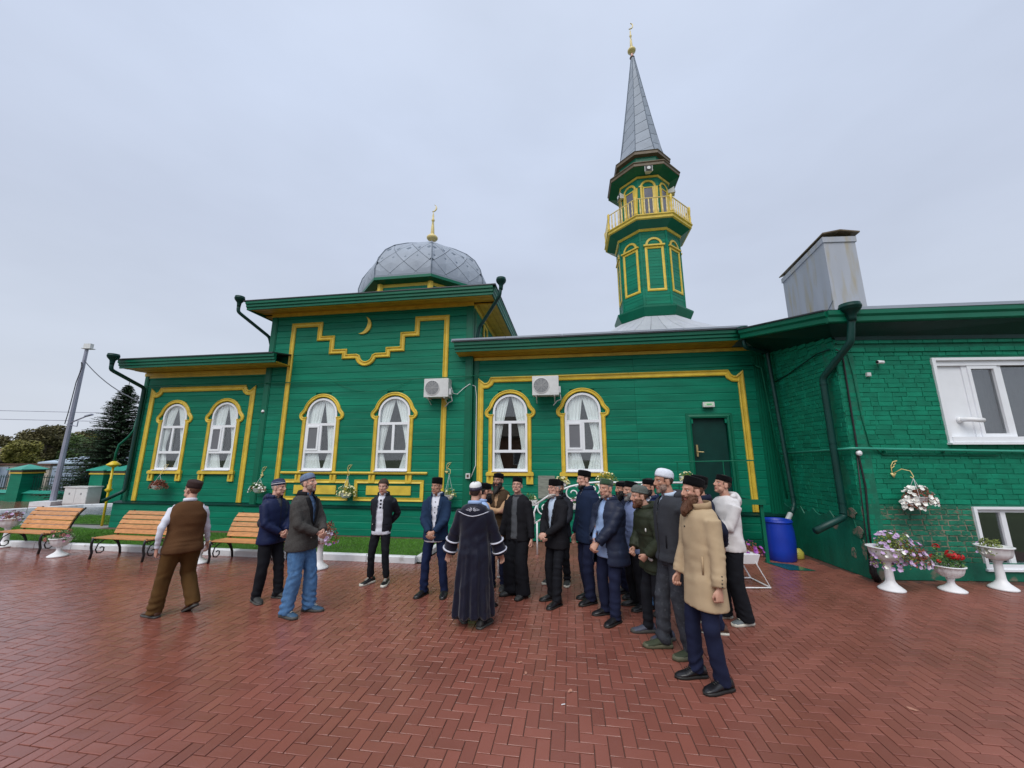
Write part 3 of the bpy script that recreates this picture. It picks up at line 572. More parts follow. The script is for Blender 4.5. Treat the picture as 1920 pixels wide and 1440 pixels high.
# ------------------------------------------------------------ minaret
MC = (9.72, 6.8)
MN = thing('minaret', 'tall green octagonal minaret with yellow balcony and grey metal spire', 'minaret', fw(0, 0), RZ)
def oc(r, z): return octa(r, z, MC)
b = MB(); b.loft([oc(1.36, 5.0), oc(1.36, 11.5)]); SH = b.build('shaft', M['green'], MN)
def on_face(b, k, r):
    x0, y0, _ = oc(r, 0)[k]; x1, y1, _ = oc(r, 0)[(k+1) % 8]; L0 = hypot(x1-x0, y1-y0)
    return b.xf(Matrix.Translation(((x0+x1)/2, (y0+y1)/2, 0)) @ Matrix.Rotation(atan2(y1-y0, x1-x0), 4, 'Z')), L0
sd = MB()
for k in range(8):
    t = MB(); L0 = 2*1.36*sin(pi/8)
    for i in range(26): t.box((-L0/2+.03, -.012-.004*(i % 3), 7.9+i*.137), (L0/2-.03, .01, 7.9+i*.137+.13))
    on_face(t, k, 1.362); sd.add(t.v, t.f)
    t = MB(); t.box((-.045, -.03, 7.9), (.045, .02, 11.5))
    x, y, _ = oc(1.36, 0)[k]; t.xf(Matrix.Translation((x, y, 0)) @ Matrix.Rotation(atan2(y-MC[1], x-MC[0])+pi/2, 4, 'Z')); t.build('corner_strip', M['green'], MN)
    t = MB(); w_ = .33; t.mould([(-w_, 8.78), (w_, 8.78), (w_, 10.68), (-w_, 10.68)], [(-.05, -.01), (-.05, .03), (0, .045), (.05, .03), (.05, -.01)], 0, True); on_face(t, k, 1.378); t.build('panel_frame', M['yellow'], SH)
    t = MB(); t.box((-w_-.10, -.09, 10.74), (w_+.10, .0, 10.80)); t.mould(arc(0, 10.80, .30, 0, 180, 10), [(-.045, -.01), (-.045, .03), (.045, .04), (.045, -.01)], 0); on_face(t, k, 1.378); t.build('panel_hood', M['yellow'], SH)
sd.build('siding', M['green'], SH, kind='stuff')
b = MB(); b.loft([oc(1.42, 11.44), oc(1.46, 11.5), oc(1.46, 11.56), oc(1.40, 11.56)]); b.build('crown_moulding', M['yellow'], MN)
b = MB(); b.loft([oc(1.4, 8.12), oc(1.66, 8.02), oc(1.66, 7.96), oc(1.50, 7.62), oc(1.46, 7.55)]); b.build('collar', M['greensh'], MN)
# skirt roof with standing seams
def skirt_rz(t): return 1.50+3.0*t, 7.64-1.68*t**.85
sk = part('skirt_roof', MN)
b = MB(); b.loft([oc(skirt_rz(t)[0]-.05, skirt_rz(t)[1]-.13) for t in (0, .25, .5, .75, 1)]+[oc(5.1, 5.3), oc(5.1, 5.2)]); b.build('underlay', M['seam'], sk)
def rev(t): return skirt_rz(t)
panels(rev, MC, sk, [[(-1+2*i/5, -.01), (-1+2*(i+1)/5, -.01), (-1+2*(i+1)/5, 1.01), (-1+2*i/5, 1.01)] for i in range(5)], .01, M['roofsteel'], 'roof_sheet', .97)
b = MB(); b.loft([oc(1.40, 11.5), oc(1.83, 11.74), oc(1.83, 11.78)]); b.build('balcony_soffit', M['greensh'], MN)
b = MB(); b.loft([oc(1.84, 11.74), oc(1.90, 11.77), oc(1.90, 11.87), oc(1.95, 11.90), oc(1.95, 11.94), oc(1.0, 11.94)]); BAL = b.build('balcony_deck', M['yellow'], MN)
BR = part('balustrade', MN)
bal = MB(); bal.lathe([(.022, 0), (.022, .08), (.035, .12), (.04, .2), (.022, .3), (.03, .42), (.022, .55), (.03, .62), (.022, .68), (.022, .72)], 8); balm = bal.mesh('baluster', M['cream'], True)
for k in range(8):
    A, B = Vector(oc(1.86, 11.95)[k]), Vector(oc(1.86, 11.95)[(k+1) % 8])
    b = MB(); b.tube([A+Vector((0, 0, .76)), B+Vector((0, 0, .76))], .026, 6); b.build('top_rail', M['cream'], BR)
    b = MB(); b.lathe([(.055, 0), (.055, .1), (.035, .14), (.05, .3), (.035, .45), (.05, .6), (.055, .66), (.055, .8), (.02, .86)], 8, c=A); b.build('newel', M['yellow'], BR, True)
    for i in range(1, 8): inst('baluster', balm, BR, A+(B-A)*i/8)
b = MB(); b.loft([oc(1.12, 11.94), oc(1.12, 14.35)]); LT = b.build('lantern', M['green'], MN)
for k in range(8):
    t = MB(); t.mould([(-.29, 12.2), (-.29, 13.75)]+arc(0, 13.75, .29, 180, 0, 10)+[(.29, 13.75), (.29, 12.2)], [(-.045, -.01), (-.045, .03), (0, .045), (.045, .03), (.045, -.01)], 0); t.box((-.36, -.04, 12.1), (.36, 0, 12.2)); on_face(t, k, 1.12); t.build('window_casing', M['yellow'], LT)
    t = MB(); t.mould([(-.205, 12.24), (.205, 12.24), (.205, 13.72), (-.205, 13.72)], [(-.025, -.01), (-.025, .03), (.025, .03), (.025, -.01)], 0, True); on_face(t, k, 1.12); t.build('window_frame', M['yellow'], LT)
    t = MB(); t.box((-.19, -.012, 12.26), (.19, -.004, 13.70)); on_face(t, k, 1.12); t.build('pane', M['glasslan'], LT)
b = MB(); b.loft([oc(1.15, 14.2), oc(1.19, 14.27), oc(1.14, 14.3)]); b.build('lantern_cornice', M['yellow'], MN)
b = MB(); b.loft([oc(1.14, 14.30), oc(1.60, 14.46)], caps=False); b.build('eave_soffit', M['greensh'], MN)
b = MB(); b.loft([oc(1.56, 14.46), oc(1.63, 14.47), oc(1.63, 14.58), oc(1.67, 14.62), oc(1.67, 14.65), oc(1.15, 14.85)]); b.build('lower_eave', M['brownfascia'], MN)
b = MB(); b.loft([oc(1.14, 14.75), oc(1.14, 15.3)]); b.build('neck', M['greensh'], MN)
b = MB(); b.loft([oc(1.12, 15.26), oc(1.30, 15.32), oc(1.30, 15.44), oc(1.33, 15.48), oc(.9, 15.60)]); b.build('upper_eave', M['brownfascia'], MN)
def spire_rz(t): return .98*(1-t)**1.04+.07+.07*max(0, .12-t)*8, 15.55+6.55*t
SP = part('spire', MN)
b = MB(); b.loft([oc(spire_rz(t)[0]-.02, spire_rz(t)[1]) for t in (0, .1, .3, .6, 1)]); b.build('spire_core', M['seam'], SP)
sc_cells = []
t0 = -.08; i = 0
while t0 < 1:
    dt = .085*(1+.15*i/10); sl = .05*(1 if True else -1); sc_cells.append([(-1.02, t0), (1.02, t0+sl), (1.02, t0+sl+dt), (-1.02, t0+dt)]); t0 += dt; i += 1
panels(spire_rz, MC, SP, sc_cells, .004, M['steel'], 'spire_panel')
for k in range(8):
    b = MB(); b.tube([Vector(oc(spire_rz(t)[0]+.008, spire_rz(t)[1])[k]) for t in (0, .1, .3, .6, 1)], .012, 5); b.build('rib', M['seam'], SP)
finial(MN, (MC[0]-.02, MC[1]), 22.05, .62, 24.25)
def horn(x, y, z, rz, label):
    t = thing('loudspeaker', label, 'loudspeaker', fw(x, y, z), RZ+rz); b = MB()
    b.loft([[(-.17, 0, -.14), (.17, 0, -.14), (.17, 0, .14), (-.17, 0, .14)], [(-.17, -.02, -.14), (.17, -.02, -.14), (.17, -.02, .14), (-.17, -.02, .14)], [(-.09, .25, -.08), (.09, .25, -.08), (.09, .25, .08), (-.09, .25, .08)]]); b.build('horn', M['acbody'], t)
    b = MB(); b.box((-.14, -.03, -.115), (.14, -.019, .115)); b.build('mouth', M['rubber'], t)
    b = MB(); b.lathe([(.075, 0), (.075, .03), (.03, .03)], 14); b.xf(Matrix.Translation((0, -.03, 0)) @ Matrix.Rotation(pi/2, 4, 'X')); b.build('driver', M['acbody'], t)
horn(9.70, MC[1]-1.50, 14.30, 0, 'square horn loudspeaker facing forward under the minaret eave'); horn(8.55, MC[1]-.5, 13.75, -1.35, 'horn loudspeaker facing left under the minaret eave'); horn(10.95, MC[1]-.5, 13.8, 1.35, 'horn loudspeaker facing right under the minaret eave')
# ------------------------------------------------------------ brick annex
BC = Vector((6.0, 6.84, 0)); BE = Vector((6.2, 9.1, 0))
BB = thing('brick_building', 'low green painted brick annex with white framed windows and metal vent box on its roof', 'building', BC, 0)
ra = atan2(-.0424, .9991); la = atan2(BC.y-BE.y, BC.x-BE.x)
def brick_mesh(seed):
    rr = random.Random(seed); b = MB(); j = lambda s: rr.uniform(-s, s)
    def rg(y, i, dx, dz): return [(i+j(dx), y, i*1.2+j(dz)), (1-i+j(dx), y, i*1.2+j(dz)), (1-i+j(dx), y, 1-i*1.2+j(dz)), (i+j(dx), y, 1-i*1.2+j(dz))]
    b.loft([rg(.02, .0, 0, 0), rg(-.005, .01, .01, .06), rg(-.010+j(.002), .05, .014, .07)][::1]); return b.mesh('brick', M['brickg'])
BM = [brick_mesh(i) for i in range(6)]
BMW = []
for m in BM: c = m.copy(); c.materials.clear(); c.materials.append(M['brickworn']); BMW.append(c)
def brick_wall(W, L0, zt, opens, worn, nmax, dz=.0845, lw=.262, z0=0., sortk=None):
    bl = []; i = 0; z = z0
    while z < zt(0)+.4:
        x = -R.uniform(0, .5)*lw if i % 2 else -R.uniform(.0, .2)*lw
        while x < L0:
            l = lw*(R.uniform(.93, 1.07) if R.random() < .75 else R.uniform(.45, .6)); a, b_ = max(x, 0), min(x+l, L0); h = dz
            segs = [(a, b_)]
            for (o0, o1, oz0, oz1) in opens:
                if z+h > oz0+.02 and z < oz1-.02: segs = [s for q in segs for s in ((q[0], min(q[1], o0)), (max(q[0], o1), q[1])) if s[1]-s[0] > .03]
            for s in segs:
                if z+h <= zt((s[0]+s[1])/2) and s[1]-s[0] > .03: bl.append((s[0], s[1], z, h))
            x += l
        z += dz; i += 1
    bl.sort(key=sortk or (lambda q: (q[0]+.0)**2+(q[2]-1.5)**2*.6))
    rest = [MB(), MB()]
    for k, (a, b_, z, h) in enumerate(bl):
        wn = worn and worn(a, z); g = .004 if not wn else .018; rot = R.uniform(-.012, .012); y = R.uniform(-.004, .004)
        me = R.choice(BMW if wn else BM)
        if k < nmax: inst('brick', me, W, (a+g/2, y, z+g*.4), (0, rot, 0), (b_-a-g, 1, h-g*.9))
        else:
            t = rest[1 if wn else 0]; t.add([(a+g/2+v.co.x*(b_-a-g), y+v.co.y, z+g*.4+v.co.z*(h-g*.9)+rot*v.co.x*(b_-a)) for v in me.vertices], [tuple(p.vertices) for p in me.polygons])
    for t, m in zip(rest, ('brickg', 'brickworn')):
        if t.v: t.build('brickwork', M[m], W, kind='stuff')
RWL = part('front_wall', BB, (0, 0, 0), ra); LWL = part('side_wall', BB, BE-BC, la)
LL = (BE-BC).length
W1 = (1.66, 4.4, 2.22, 3.76); W2 = (1.80, 4.4, .17, 1.16)
b = MB()
for (x0, x1, z0, z1) in ((0, 1.66, 0, 4.4), (1.66, 4.4, 1.16, 2.22), (1.66, 4.4, 3.76, 4.4), (1.66, 1.80, 0, 1.16), (1.8, 4.4, 0, .17), (4.4, 9, 0, 4.4)): b.box((x0, .004, z0), (x1, .3, z1))
b.build('mortar_bed', M['mortar'], RWL)
MB().box((.0, -.002, .26), (1.8, .003, 1.16)).build('worn_mortar', M['mortarworn'], RWL)
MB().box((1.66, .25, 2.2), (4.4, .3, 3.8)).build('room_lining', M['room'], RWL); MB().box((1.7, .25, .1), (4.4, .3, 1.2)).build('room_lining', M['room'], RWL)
brick_wall(RWL, 4.6, lambda x: 4.06, [W1, W2], lambda x, z: z < 1.14 and x > .12+.1*sin(z*9) and x < 1.9, 170, z0=.27)
b = MB(); b.box((0.0, -.03, 0), (4.6, .01, .27)); b.build('plinth_render', M['plaster'], RWL)
for z in (4.06,): 
    b = MB()
    for i in range(18): b.box((i*.262+.003, -.035, z), (i*.262+.257, 0, z+.075))
    b.build('corbel_course', M['brickg'], RWL, kind='stuff')
for z, d in ((3.90, .03),):
    b = MB()
    for i in range(18): b.box((i*.262+.003, -.035, z), (i*.262+.257+R.uniform(-.005, .003), 0, z+.075+R.uniform(-.006, .004)))
    b.build('corbel_course', M['brickg'], RWL, kind='stuff')
b = MB(); b.box((0, .004, 0), (LL, .3, 4.6)); b.build('mortar_bed', M['mortar'], LWL)
brick_wall(LWL, LL, lambda x: 4.50-.3*x/LL, [], None, 130, z0=.92, sortk=lambda q: (LL-q[1])**2*1.2+(q[2]-2)**2*.5)
# render on the lower part of the side wall, wavy top
b = MB(); n = 24; vs = []; 
for i in range(n+1):
    x = LL*i/n; zt_ = .93+.05*sin(i*1.3)+.04*sin(i*2.9)
    if i > n-2: zt_ = .5
    vs += [(x, -.026-.004*sin(i*1.7), 0), (x, -.024, zt_-.012), (x, -.006, zt_)]
b.add(vs, [(3*i+k, 3*i+3+k, 3*i+4+k, 3*i+1+k) for i in range(n) for k in range(2)]); b.build('render_coat', M['plaster'], LWL)
for z_ in (4.19,):
    for dz_, dd in ((0., .03), (-.17, .018)):
        b = MB()
        for i in range(9):
            x = i*.262; zz = 4.50-.3*(x+.13)/LL+dz_-.08; b.box((x+.003, -dd, zz), (min(x+.257, LL), 0, zz+.072))
        b.build('corbel_course', M['brickg'], LWL, kind='stuff')
for (px_, pz_, rx_, rz_2) in ((LL-.22, 1.02, .16, .10), (LL-.12, .72, .13, .11), (LL-.3, .34, .08, .10), (LL-.05, .45, .05, .18)):
    b = MB(); n = 22; b.prism([(px_+rx_*cos(2*pi*i/n)*(.8+.2*sin(4*pi*i/n+px_*9)+.08*sin(10*pi*i/n)), pz_+rz_2*sin(2*pi*i/n)*(.8+.2*sin(6*pi*i/n+px_*5))) for i in range(n)], -.0325, -.02)
    b.v = [(min(x, LL), y, z) for x, y, z in b.v]; b.build('bare_patch', M['mortarbare'], LWL)
# roof edges
P1 = Vector((5.66, 6.47, 4.34))-BC; P2 = Vector((5.33, 8.5, 4.70))-BC; P3 = Vector((10.6, 6.27, 4.44))-BC
RF = part('roof', BB)
def beam(b, A, B, prof, nrm):    # profile [(out,up)] swept from A to B
    b.loft([[p+nrm*o+Vector((0, 0, u)) for o, u in prof] for p in (A, B)])
nl = Vector((-1, -.1, 0)).normalized(); nr = Vector((-.04, -1, 0)).normalized()
fpz = [(0, 0), (.02, .02), (.02, .10), (.05, .14), (.05, .22), (-.05, .22), (-.05, 0)]
b = MB(); beam(b, P1, P2, fpz, nl); b.build('fascia', M['greensh'], RF)
b = MB(); beam(b, P1+nl*.02, P3, fpz, nr); b.build('fascia', M['greensh'], RF)
b = MB(); beam(b, P1+Vector((.35, 0, 0)), P3, [(.07, .225), (.07, .28), (.05, .29), (-.1, .29), (-.1, .225)], nr); b.build('roof_edge_strip', M['steel'], RF)
b = MB(); beam(b, P1, P2, [(.07, .225), (.07, .25), (-.1, .26), (-.1, .225)], nl); b.build('roof_edge_strip', M['darksteel'], RF)
w0, w1 = Vector((0, 0, 4.19)), Vector((BE.x-BC.x, BE.y-BC.y, 4.49)); w0r = Vector((0, 0, 4.15)); w1r = Vector((4.6, -.2, 4.15))
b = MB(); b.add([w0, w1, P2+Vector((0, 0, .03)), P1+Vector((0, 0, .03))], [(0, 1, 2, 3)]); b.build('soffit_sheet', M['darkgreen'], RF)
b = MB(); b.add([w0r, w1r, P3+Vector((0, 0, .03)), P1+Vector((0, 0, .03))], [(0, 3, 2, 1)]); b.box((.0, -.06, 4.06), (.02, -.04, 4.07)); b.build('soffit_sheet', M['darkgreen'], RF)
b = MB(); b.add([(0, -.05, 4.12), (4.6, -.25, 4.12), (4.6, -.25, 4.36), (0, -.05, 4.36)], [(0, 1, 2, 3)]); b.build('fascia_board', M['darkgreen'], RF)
b = MB(); z_ = .25; ap = Vector((.6, 4, 5.9))-Vector((0, 0, 0)); b.add([P1+Vector((0, 0, z_)), P3+Vector((0, 0, z_)), Vector((4.6, 3.0, 5.2)), Vector((1.2, 2.8, 5.2)), P2+Vector((0, 0, z_)), Vector((4.6, 6, 5.0)), Vector((.3, 6, 5.0))], [(0, 1, 2, 3), (0, 3, 4), (4, 3, 6), (3, 2, 5, 6)]); b.build('roof_sheet', M['steel'], RF)
b = MB(); b.box((8.6, -.3, 0), (9, 6, 4.4)); b.box((0.3, 5.8, 0), (9, 6, 4.4)); b.build('rear_wall', M['green'], BB)
# metal vent box on the roof
VB = part('vent_box', BB, Vector((7.2, 8.02, 4.9))-BC, ra)
def vb(z): return None
q = [(0, 0), (.70, -.01), (1.10, 2.05), (.42, 2.08)]
b = MB(); b.loft([[(x, y, z) for x, y in q] for z in (-.2, 2.0)]); b.build('casing', M['steelbox'], VB)
b = MB(); qq = [(-.025, -.025), (.725, -.035), (1.125, 2.07), (.395, 2.10)]; b.loft([[(x, y, z) for x, y in qq] for z in (1.97, 2.10)]); b.build('rim', M['steelbox'], VB)
b = MB(); b.tube([(-.006, .0, .55), (.25, 1.2, -.15)], .006, 5); b.build('cable', M['seam'], VB)
b = MB(); q2 = [(-.03, -.06), (.80, -.07), (1.15, 2.1), (.38, 2.15)]
mid = [(.38, -.06), (.77, 2.12)]
b.add([(q2[0][0], q2[0][1], 2.19), (mid[0][0], mid[0][1], 2.27), (q2[1][0], q2[1][1], 2.21), (q2[2][0], q2[2][1], 2.21), (mid[1][0], mid[1][1], 2.33), (q2[3][0], q2[3][1], 2.19)]+[(q2[0][0], q2[0][1], 2.16), (mid[0][0], mid[0][1], 2.24), (q2[1][0], q2[1][1], 2.18), (q2[2][0], q2[2][1], 2.18), (mid[1][0], mid[1][1], 2.30), (q2[3][0], q2[3][1], 2.16)], [(0, 1, 4, 5), (1, 2, 3, 4), (6, 11, 10, 7), (7, 10, 9, 8), (0, 6, 7, 1), (1, 7, 8, 2), (2, 8, 9, 3), (3, 9, 10, 4), (4, 10, 11, 5), (5, 11, 6, 0)])
for x, y in ((.05, .05), (.66, .05), (.45, 2.0), (1.05, 2.0)): b.box((x-.015, y-.015, 2.0), (x+.015, y+.015, 2.22))
b.build('rain_cap', M['brownfascia'], VB)
# windows of the annex
def bar(b, x0, x1, z0, z1, y0=.0, y1=.08): b.box((x0, y0, z0), (x1, y1, z1))
W = part('window', BB, (0, 0, 0), ra)
b = MB(); b.ring([(1.65, 2.22), (4.4, 2.22), (4.4, 3.77), (1.65, 3.77)], [(1.71, 2.30), (4.34, 2.30), (4.34, 3.72), (1.71, 3.72)], -.045, .12); b.build('frame', M['upvc'], W)
MB().box((1.71, -.0, 3.63), (4.34, .12, 3.72)).build('blind_box', M['upvc'], W)
MB().box((1.71, .05, 2.34), (2.20, .08, 3.63)).build('blank_panel', M['upvc'], W)
for x in (2.20, 2.80, 3.5): MB().box((x, .03, 2.34), (x+.085, .10, 3.63)).build('mullion', M['upvc'], W)
b = MB(); b.box((1.70, -.06, 2.24), (4.34, .05, 2.34)); b.box((1.63, -.10, 2.205), (4.4, .0, 2.235)); b.build('sill', M['upvc'], W)
b = MB(); b.ring([(2.285, 2.34), (2.80, 2.34), (2.80, 3.63), (2.285, 3.63)], [(2.345, 2.40), (2.74, 2.40), (2.74, 3.57), (2.345, 3.57)], .01, .08); b.build('sash', M['upvc'], W)
for x0, x1 in ((2.34, 2.745), (2.885, 3.5), (3.585, 4.34)): MB().box((x0, .05, 2.34), (x1, .056, 3.60)).build('pane', M['glassd'], W)
b = MB(); vs = []
for i in range(61): x = 2.3+i*.034; vs += [(x, .17+.02*sin(i*1.1), 2.3), (x, .17+.02*sin(i*1.1+.3), 3.65)]
b.add(vs, [(2*i, 2*i+2, 2*i+3, 2*i+1) for i in range(60)]); b.build('curtain', M['greycurtain'], W, True)
b = MB(); b.lathe([(.052, 0), (.052, .05), (.045, .06)], 14); b.xf(Matrix.Translation((1.98, .06, 2.64)) @ Matrix.Rotation(pi/2, 4, 'X')); b.tube([(1.98, .05, 2.64), (1.99, -.05, 2.64), (2.02, -.10, 2.638), (2.20, -.13, 2.62)], .040, 12); b.build('vent_pipe', M['white'], W, True)
W = part('window', BB, (0, 0, 0), ra)
b = MB(); b.ring([(1.80, .17), (4.4, .17), (4.4, 1.165), (1.80, 1.165)], [(1.85, .26), (4.34, .26), (4.34, 1.125), (1.85, 1.125)], -.04, .12); b.build('frame', M['upvc'], W)
for x in (2.27, 3.0): MB().box((x, .02, .26), (x+.08, .09, 1.07)).build('mullion', M['upvc'], W)
MB().box((1.85, .02, 1.07), (4.34, .09, 1.125)).build('transom', M['upvc'], W); MB().box((1.78, -.07, .155), (4.4, -.0, .19)).build('sill', M['upvc'], W)
for x0, x1 in ((1.86, 2.27), (2.35, 3.0), (3.08, 4.34)): MB().box((x0, .05, .26), (x1, .056, 1.07)).build('pane', M['glassd'], W)
# ------------------------------------------------------------ rain pipes
def pipe_thing(name, label, cat, segs, mats, parent_parts=None, rs=None, smooth=True, group=None):
    t = thing(name, label, cat, segs[0][1][0], 0, group); o = Vector(segs[0][1][0])
    for nm, pts, r, m in segs:
        b = MB(); b.tube([Vector(p)-o for p in pts], r, 14 if (isinstance(r, list) and max(r) > .06) or (not isinstance(r, list) and r > .02) else 7); b.build(nm, M[m], t, smooth)
    return t
def hopper(pts, s=1.): return pts
def rainpipe(label, hop, path, r, lower=None, brackets=()):
    t = thing('rain_pipe', label, 'rain pipe', hop); o = Vector(hop)
    b = MB(); b.lathe([(r*1.02, -.26), (r*1.1, -.20), (r*1.3, -.13), (r*2.4, -.06), (r*2.7, -.04), (r*2.7, -.02), (r*2.85, -.015), (r*2.85, .02), (r*2.65, .025), (r*2.65, .06), (r*2.3, .06)], 18); b.build('hopper', M['darkgreen'], t, True)
    def rnd(pts, k=.08):
        P = [Vector(p)-o for p in pts]; out = [P[0]]
        for i in range(1, len(P)-1):
            a, c, e_ = P[i-1], P[i], P[i+1]; d1 = (a-c).normalized()*min(k, (a-c).length/2.2); d2 = (e_-c).normalized()*min(k, (e_-c).length/2.2)
            out += [c+d1, c+d1*.35+d2*.12, c+d2*.35+d1*.12, c+d2]
        return out+[P[-1]]
    b = MB(); b.tube(rnd(path), r, 16); b.build('pipe', M['pipegreen'], t, True)
    P = [Vector(p)-o for p in path]
    lng = max(range(len(P)-1), key=lambda i: (P[i+1]-P[i]).length)
    for f in brackets:
        c = P[lng]+(P[lng+1]-P[lng])*f; b = MB(); d = (P[lng+1]-P[lng]).normalized()
        b.tube([c-d*.012, c+d*.012], r*1.1, 16); b.build('joint_ring', M['darkgreen'], t)
    if lower:
        b = MB(); b.tube([Vector(p)-o for p in lower[0]], r*1.12, 14, caps=False); b.build('outlet', M[lower[1]], t, True)
    return t
rainpipe('thick dark green rain pipe at the corner of the brick annex', (6.0, 6.38, 4.60), [(6.0, 6.38, 4.5), (6.0, 6.40, 4.35), (5.98, 6.46, 3.98), (5.88, 7.06, 3.46), (5.88, 7.08, 1.02), (5.86, 7.07, .95), (5.26, 6.98, .735)], .058, None, (.05, .5, .93))
rainpipe('dark green rain pipe in the inner corner above the blue barrel', (5.40, 8.52, 4.93), [(5.40, 8.52, 4.85), (5.40, 8.52, 4.50), (6.02, 8.68, 4.44), (6.0, 8.45, 1.0), (5.85, 8.35, .84)], .044, ([(5.80, 8.32, .84), (5.58, 8.2, .64)], 'whiteg'), (.02, .5, .95))
rainpipe('dark green rain pipe at the far left corner of the mosque', fw(-6.98, -.95, 4.88), [fw(-6.98, -.95, 4.8), fw(-6.98, -.95, 4.48), fw(-6.98, .0, 4.12), fw(-6.98, .0, 1.05), fw(-7.25, -.32, .78)], .05, None, (.4, .8))
rainpipe('green rain pipe bent under the upper left eave', fw(-3.30, -.75, 6.5), [fw(-3.30, -.75, 6.4), fw(-3.30, -.75, 6.1), fw(-2.95, .1, 5.6), fw(-2.88, .3, 4.95)], .046)
rainpipe('green rain pipe bent under the upper right eave beside the soffit', fw(4.34, -.72, 6.52), [fw(4.34, -.72, 6.42), fw(4.30, -.70, 6.1), fw(3.6, .05, 5.55), fw(3.52, .08, 5.2), fw(3.62, .10, 5.1)], .046)
# service pipes and cables on the walls
def cable(name, label, cat, pts, r, m, sag=0., group=None):
    t = MB(); P = [Vector(p) for p in pts]; o = P[0].copy()
    t.tube([p-o for p in P], r, 7); ob = t.build(name, M[m], smooth=True, label=label, cat=cat, group=group); ob.location = o; return ob
cable('conduit', 'thin green conduit running level across the whole mosque front', 'conduit', [fw(-6.98, -.02, 4.16), fw(-2.8, -.02, 4.13), fw(-2.7, -.1, 4.13), fw(.3, -.10, 4.09), fw(3.4, -.10, 4.13), fw(3.5, -.02, 4.16), fw(5.9, -.02, 4.14), fw(10.5, .0, 4.2)], .013, 'greensh')
cable('wall_cable', 'green cable sagging in a shallow loop under the conduit', 'cable', [fw(-.55+2.3*i/12, -.07, 4.09-.30*sin(pi*i/12)) for i in range(13)], .006, 'greensh')
cable('corner_pipe', 'thin light green pipe running down the inner corner', 'pipe', [fw(10.5, .0, 4.2), fw(10.62, -.02, 4.12), fw(10.66, -.3, 1.1)], .022, 'greensh')
ga = thing('gas_pipe', 'light green gas pipe running along the brick annex', 'gas pipe', BC)
b = MB(); b.tube([Vector((BE.x-BC.x, BE.y-BC.y, 2.08))+Vector((-.1, -.3, 0)), Vector((-.08, .1, 2.13)), Vector((-.06, -.06, 2.14)), Vector((.05, -.08, 2.14)), Vector((.5, -.1, 2.13)), Vector((2.0, -.17, 2.10)), Vector((4.6, -.28, 2.06))], .024, 8); b.build('pipe', M['brightpipe'], ga, True)
for x in (.5, 1.5, 2.5): MB().box((x-.01, -.12, 2.06), (x+.01, 0, 2.10)).build('bracket', M['greensh'], ga)
def bw(x, y, z): return BC+Vector((.9991*x+.0424*y*1, -.0424*x+y, z))
cable('black_cable', 'thick black cable down the corner of the annex, left of the thin one', 'cable', [bw(.0, -.03, 3.95), bw(.10, -.035, 3.88), bw(.07, -.04, 2.1), bw(.1, -.04, 1.5), bw(.03, -.05, .8), bw(.0, -.06, .4)], .015, 'rubber')
cable('black_cable', 'thin black cable with metal clips next to the annex corner', 'cable', [bw(.06, -.03, 2.08), bw(-.0, -.04, 1.3), bw(-.04, -.04, .5), bw(-.04, -.04, .3)], .010, 'rubber')
cable('black_cable', 'green cable looping down to the junction box on the annex', 'cable', [bw(.05, -.03, 3.86), bw(.12, -.03, 3.93), bw(.20, -.03, 3.85), bw(.23, -.03, 3.5), bw(.25, -.03, 2.7), bw(.30, -.03, 2.2), bw(.5, -.03, 2.03), bw(2.4, -.04, 2.02)], .009, 'greensh')
b = MB(); pts = [bw(-.05, -.12, .42), bw(-.10, -.16, .30), bw(-.12, -.17, .15), bw(-.06, -.16, .02)]; o_ = pts[0].copy(); b.tube([p-o_ for p in pts], [.035, .045, .05, .05], 12); ob = b.build('drain_hose', M['rubber'], smooth=True, label='fat black hose bending to the ground at the annex corner', cat='hose'); ob.location = o_
b = MB(); b.tube([Vector(p) for p in [(BE.x-.06, BE.y-.3, 3.72), (6.1, 8.3, 3.78), (5.97, 7.2, 3.98), (5.96, 6.9, 3.98)]], .012, 6); b.build('wall_cable', M['darkgreen'], smooth=True, label='dark cable strung along the shaded side of the annex', cat='cable')
# small devices
def cam_bullet(label, loc, rz, big=1.):
    t = thing('security_camera', label, 'security camera', loc, rz); b = MB(); b.lathe([(.028, 0), (.032, .01), (.032, .12), (.026, .13)], 12); b.xf(Matrix.Rotation(-pi/2*1.0, 4, 'Y') @ Matrix.Rotation(0, 4, 'X')); b.build('housing', M['white'], t, True)
    b = MB(); b.lathe([(.027, 0), (.027, .004)], 12); b.xf(Matrix.Translation((-.131, 0, 0)) @ Matrix.Rotation(-pi/2, 4, 'Y')); b.build('lens', M['rubber'], t); MB().box((-.03, 0, -.012), (.0, .09, .012)).build('bracket', M['white'], t); return t
cam_bullet('white bullet camera high on the annex wall, pointing left', bw(.74, -.1, 3.68), .15)
b = MB(); b.box((-.035, -.02, -.035), (.035, .02, .035)); b.loft([[(-.03, -.02, -.03), (.03, -.02, -.03), (.03, -.02, .03), (-.03, -.02, .03)], [(-.026, -.026, -.026), (.026, -.026, -.026), (.026, -.026, .026), (-.026, -.026, .026)]]); o = b.build('junction_box', M['acbody'], label='small square cream junction box below the annex camera', cat='junction box'); o.location = bw(.50, -.03, 3.47)
b = MB(); b.lathe([(.045, 0), (.045, .03), (.02, .05)], 16); b.xf(Matrix.Rotation(pi/2, 4, 'X')); o = b.build('round_lamp', M['white'], label='small round white fitting on the black cable of the annex', cat='lamp'); o.location = bw(.07, -.05, 2.06)
t = thing('security_camera', 'small white dome camera on the corner board of the mosque', 'security camera', fw(-2.72, -.04, 3.30), RZ); b = MB(); b.lathe([(.045, -.02), (.05, .0), (.03, .05)], 14); b.build('housing', M['white'], t, True); b = MB(); b.lathe([(.005, -.05), (.03, -.035), (.036, -.02)], 12); b.build('lens', M['rubber'], t, True)
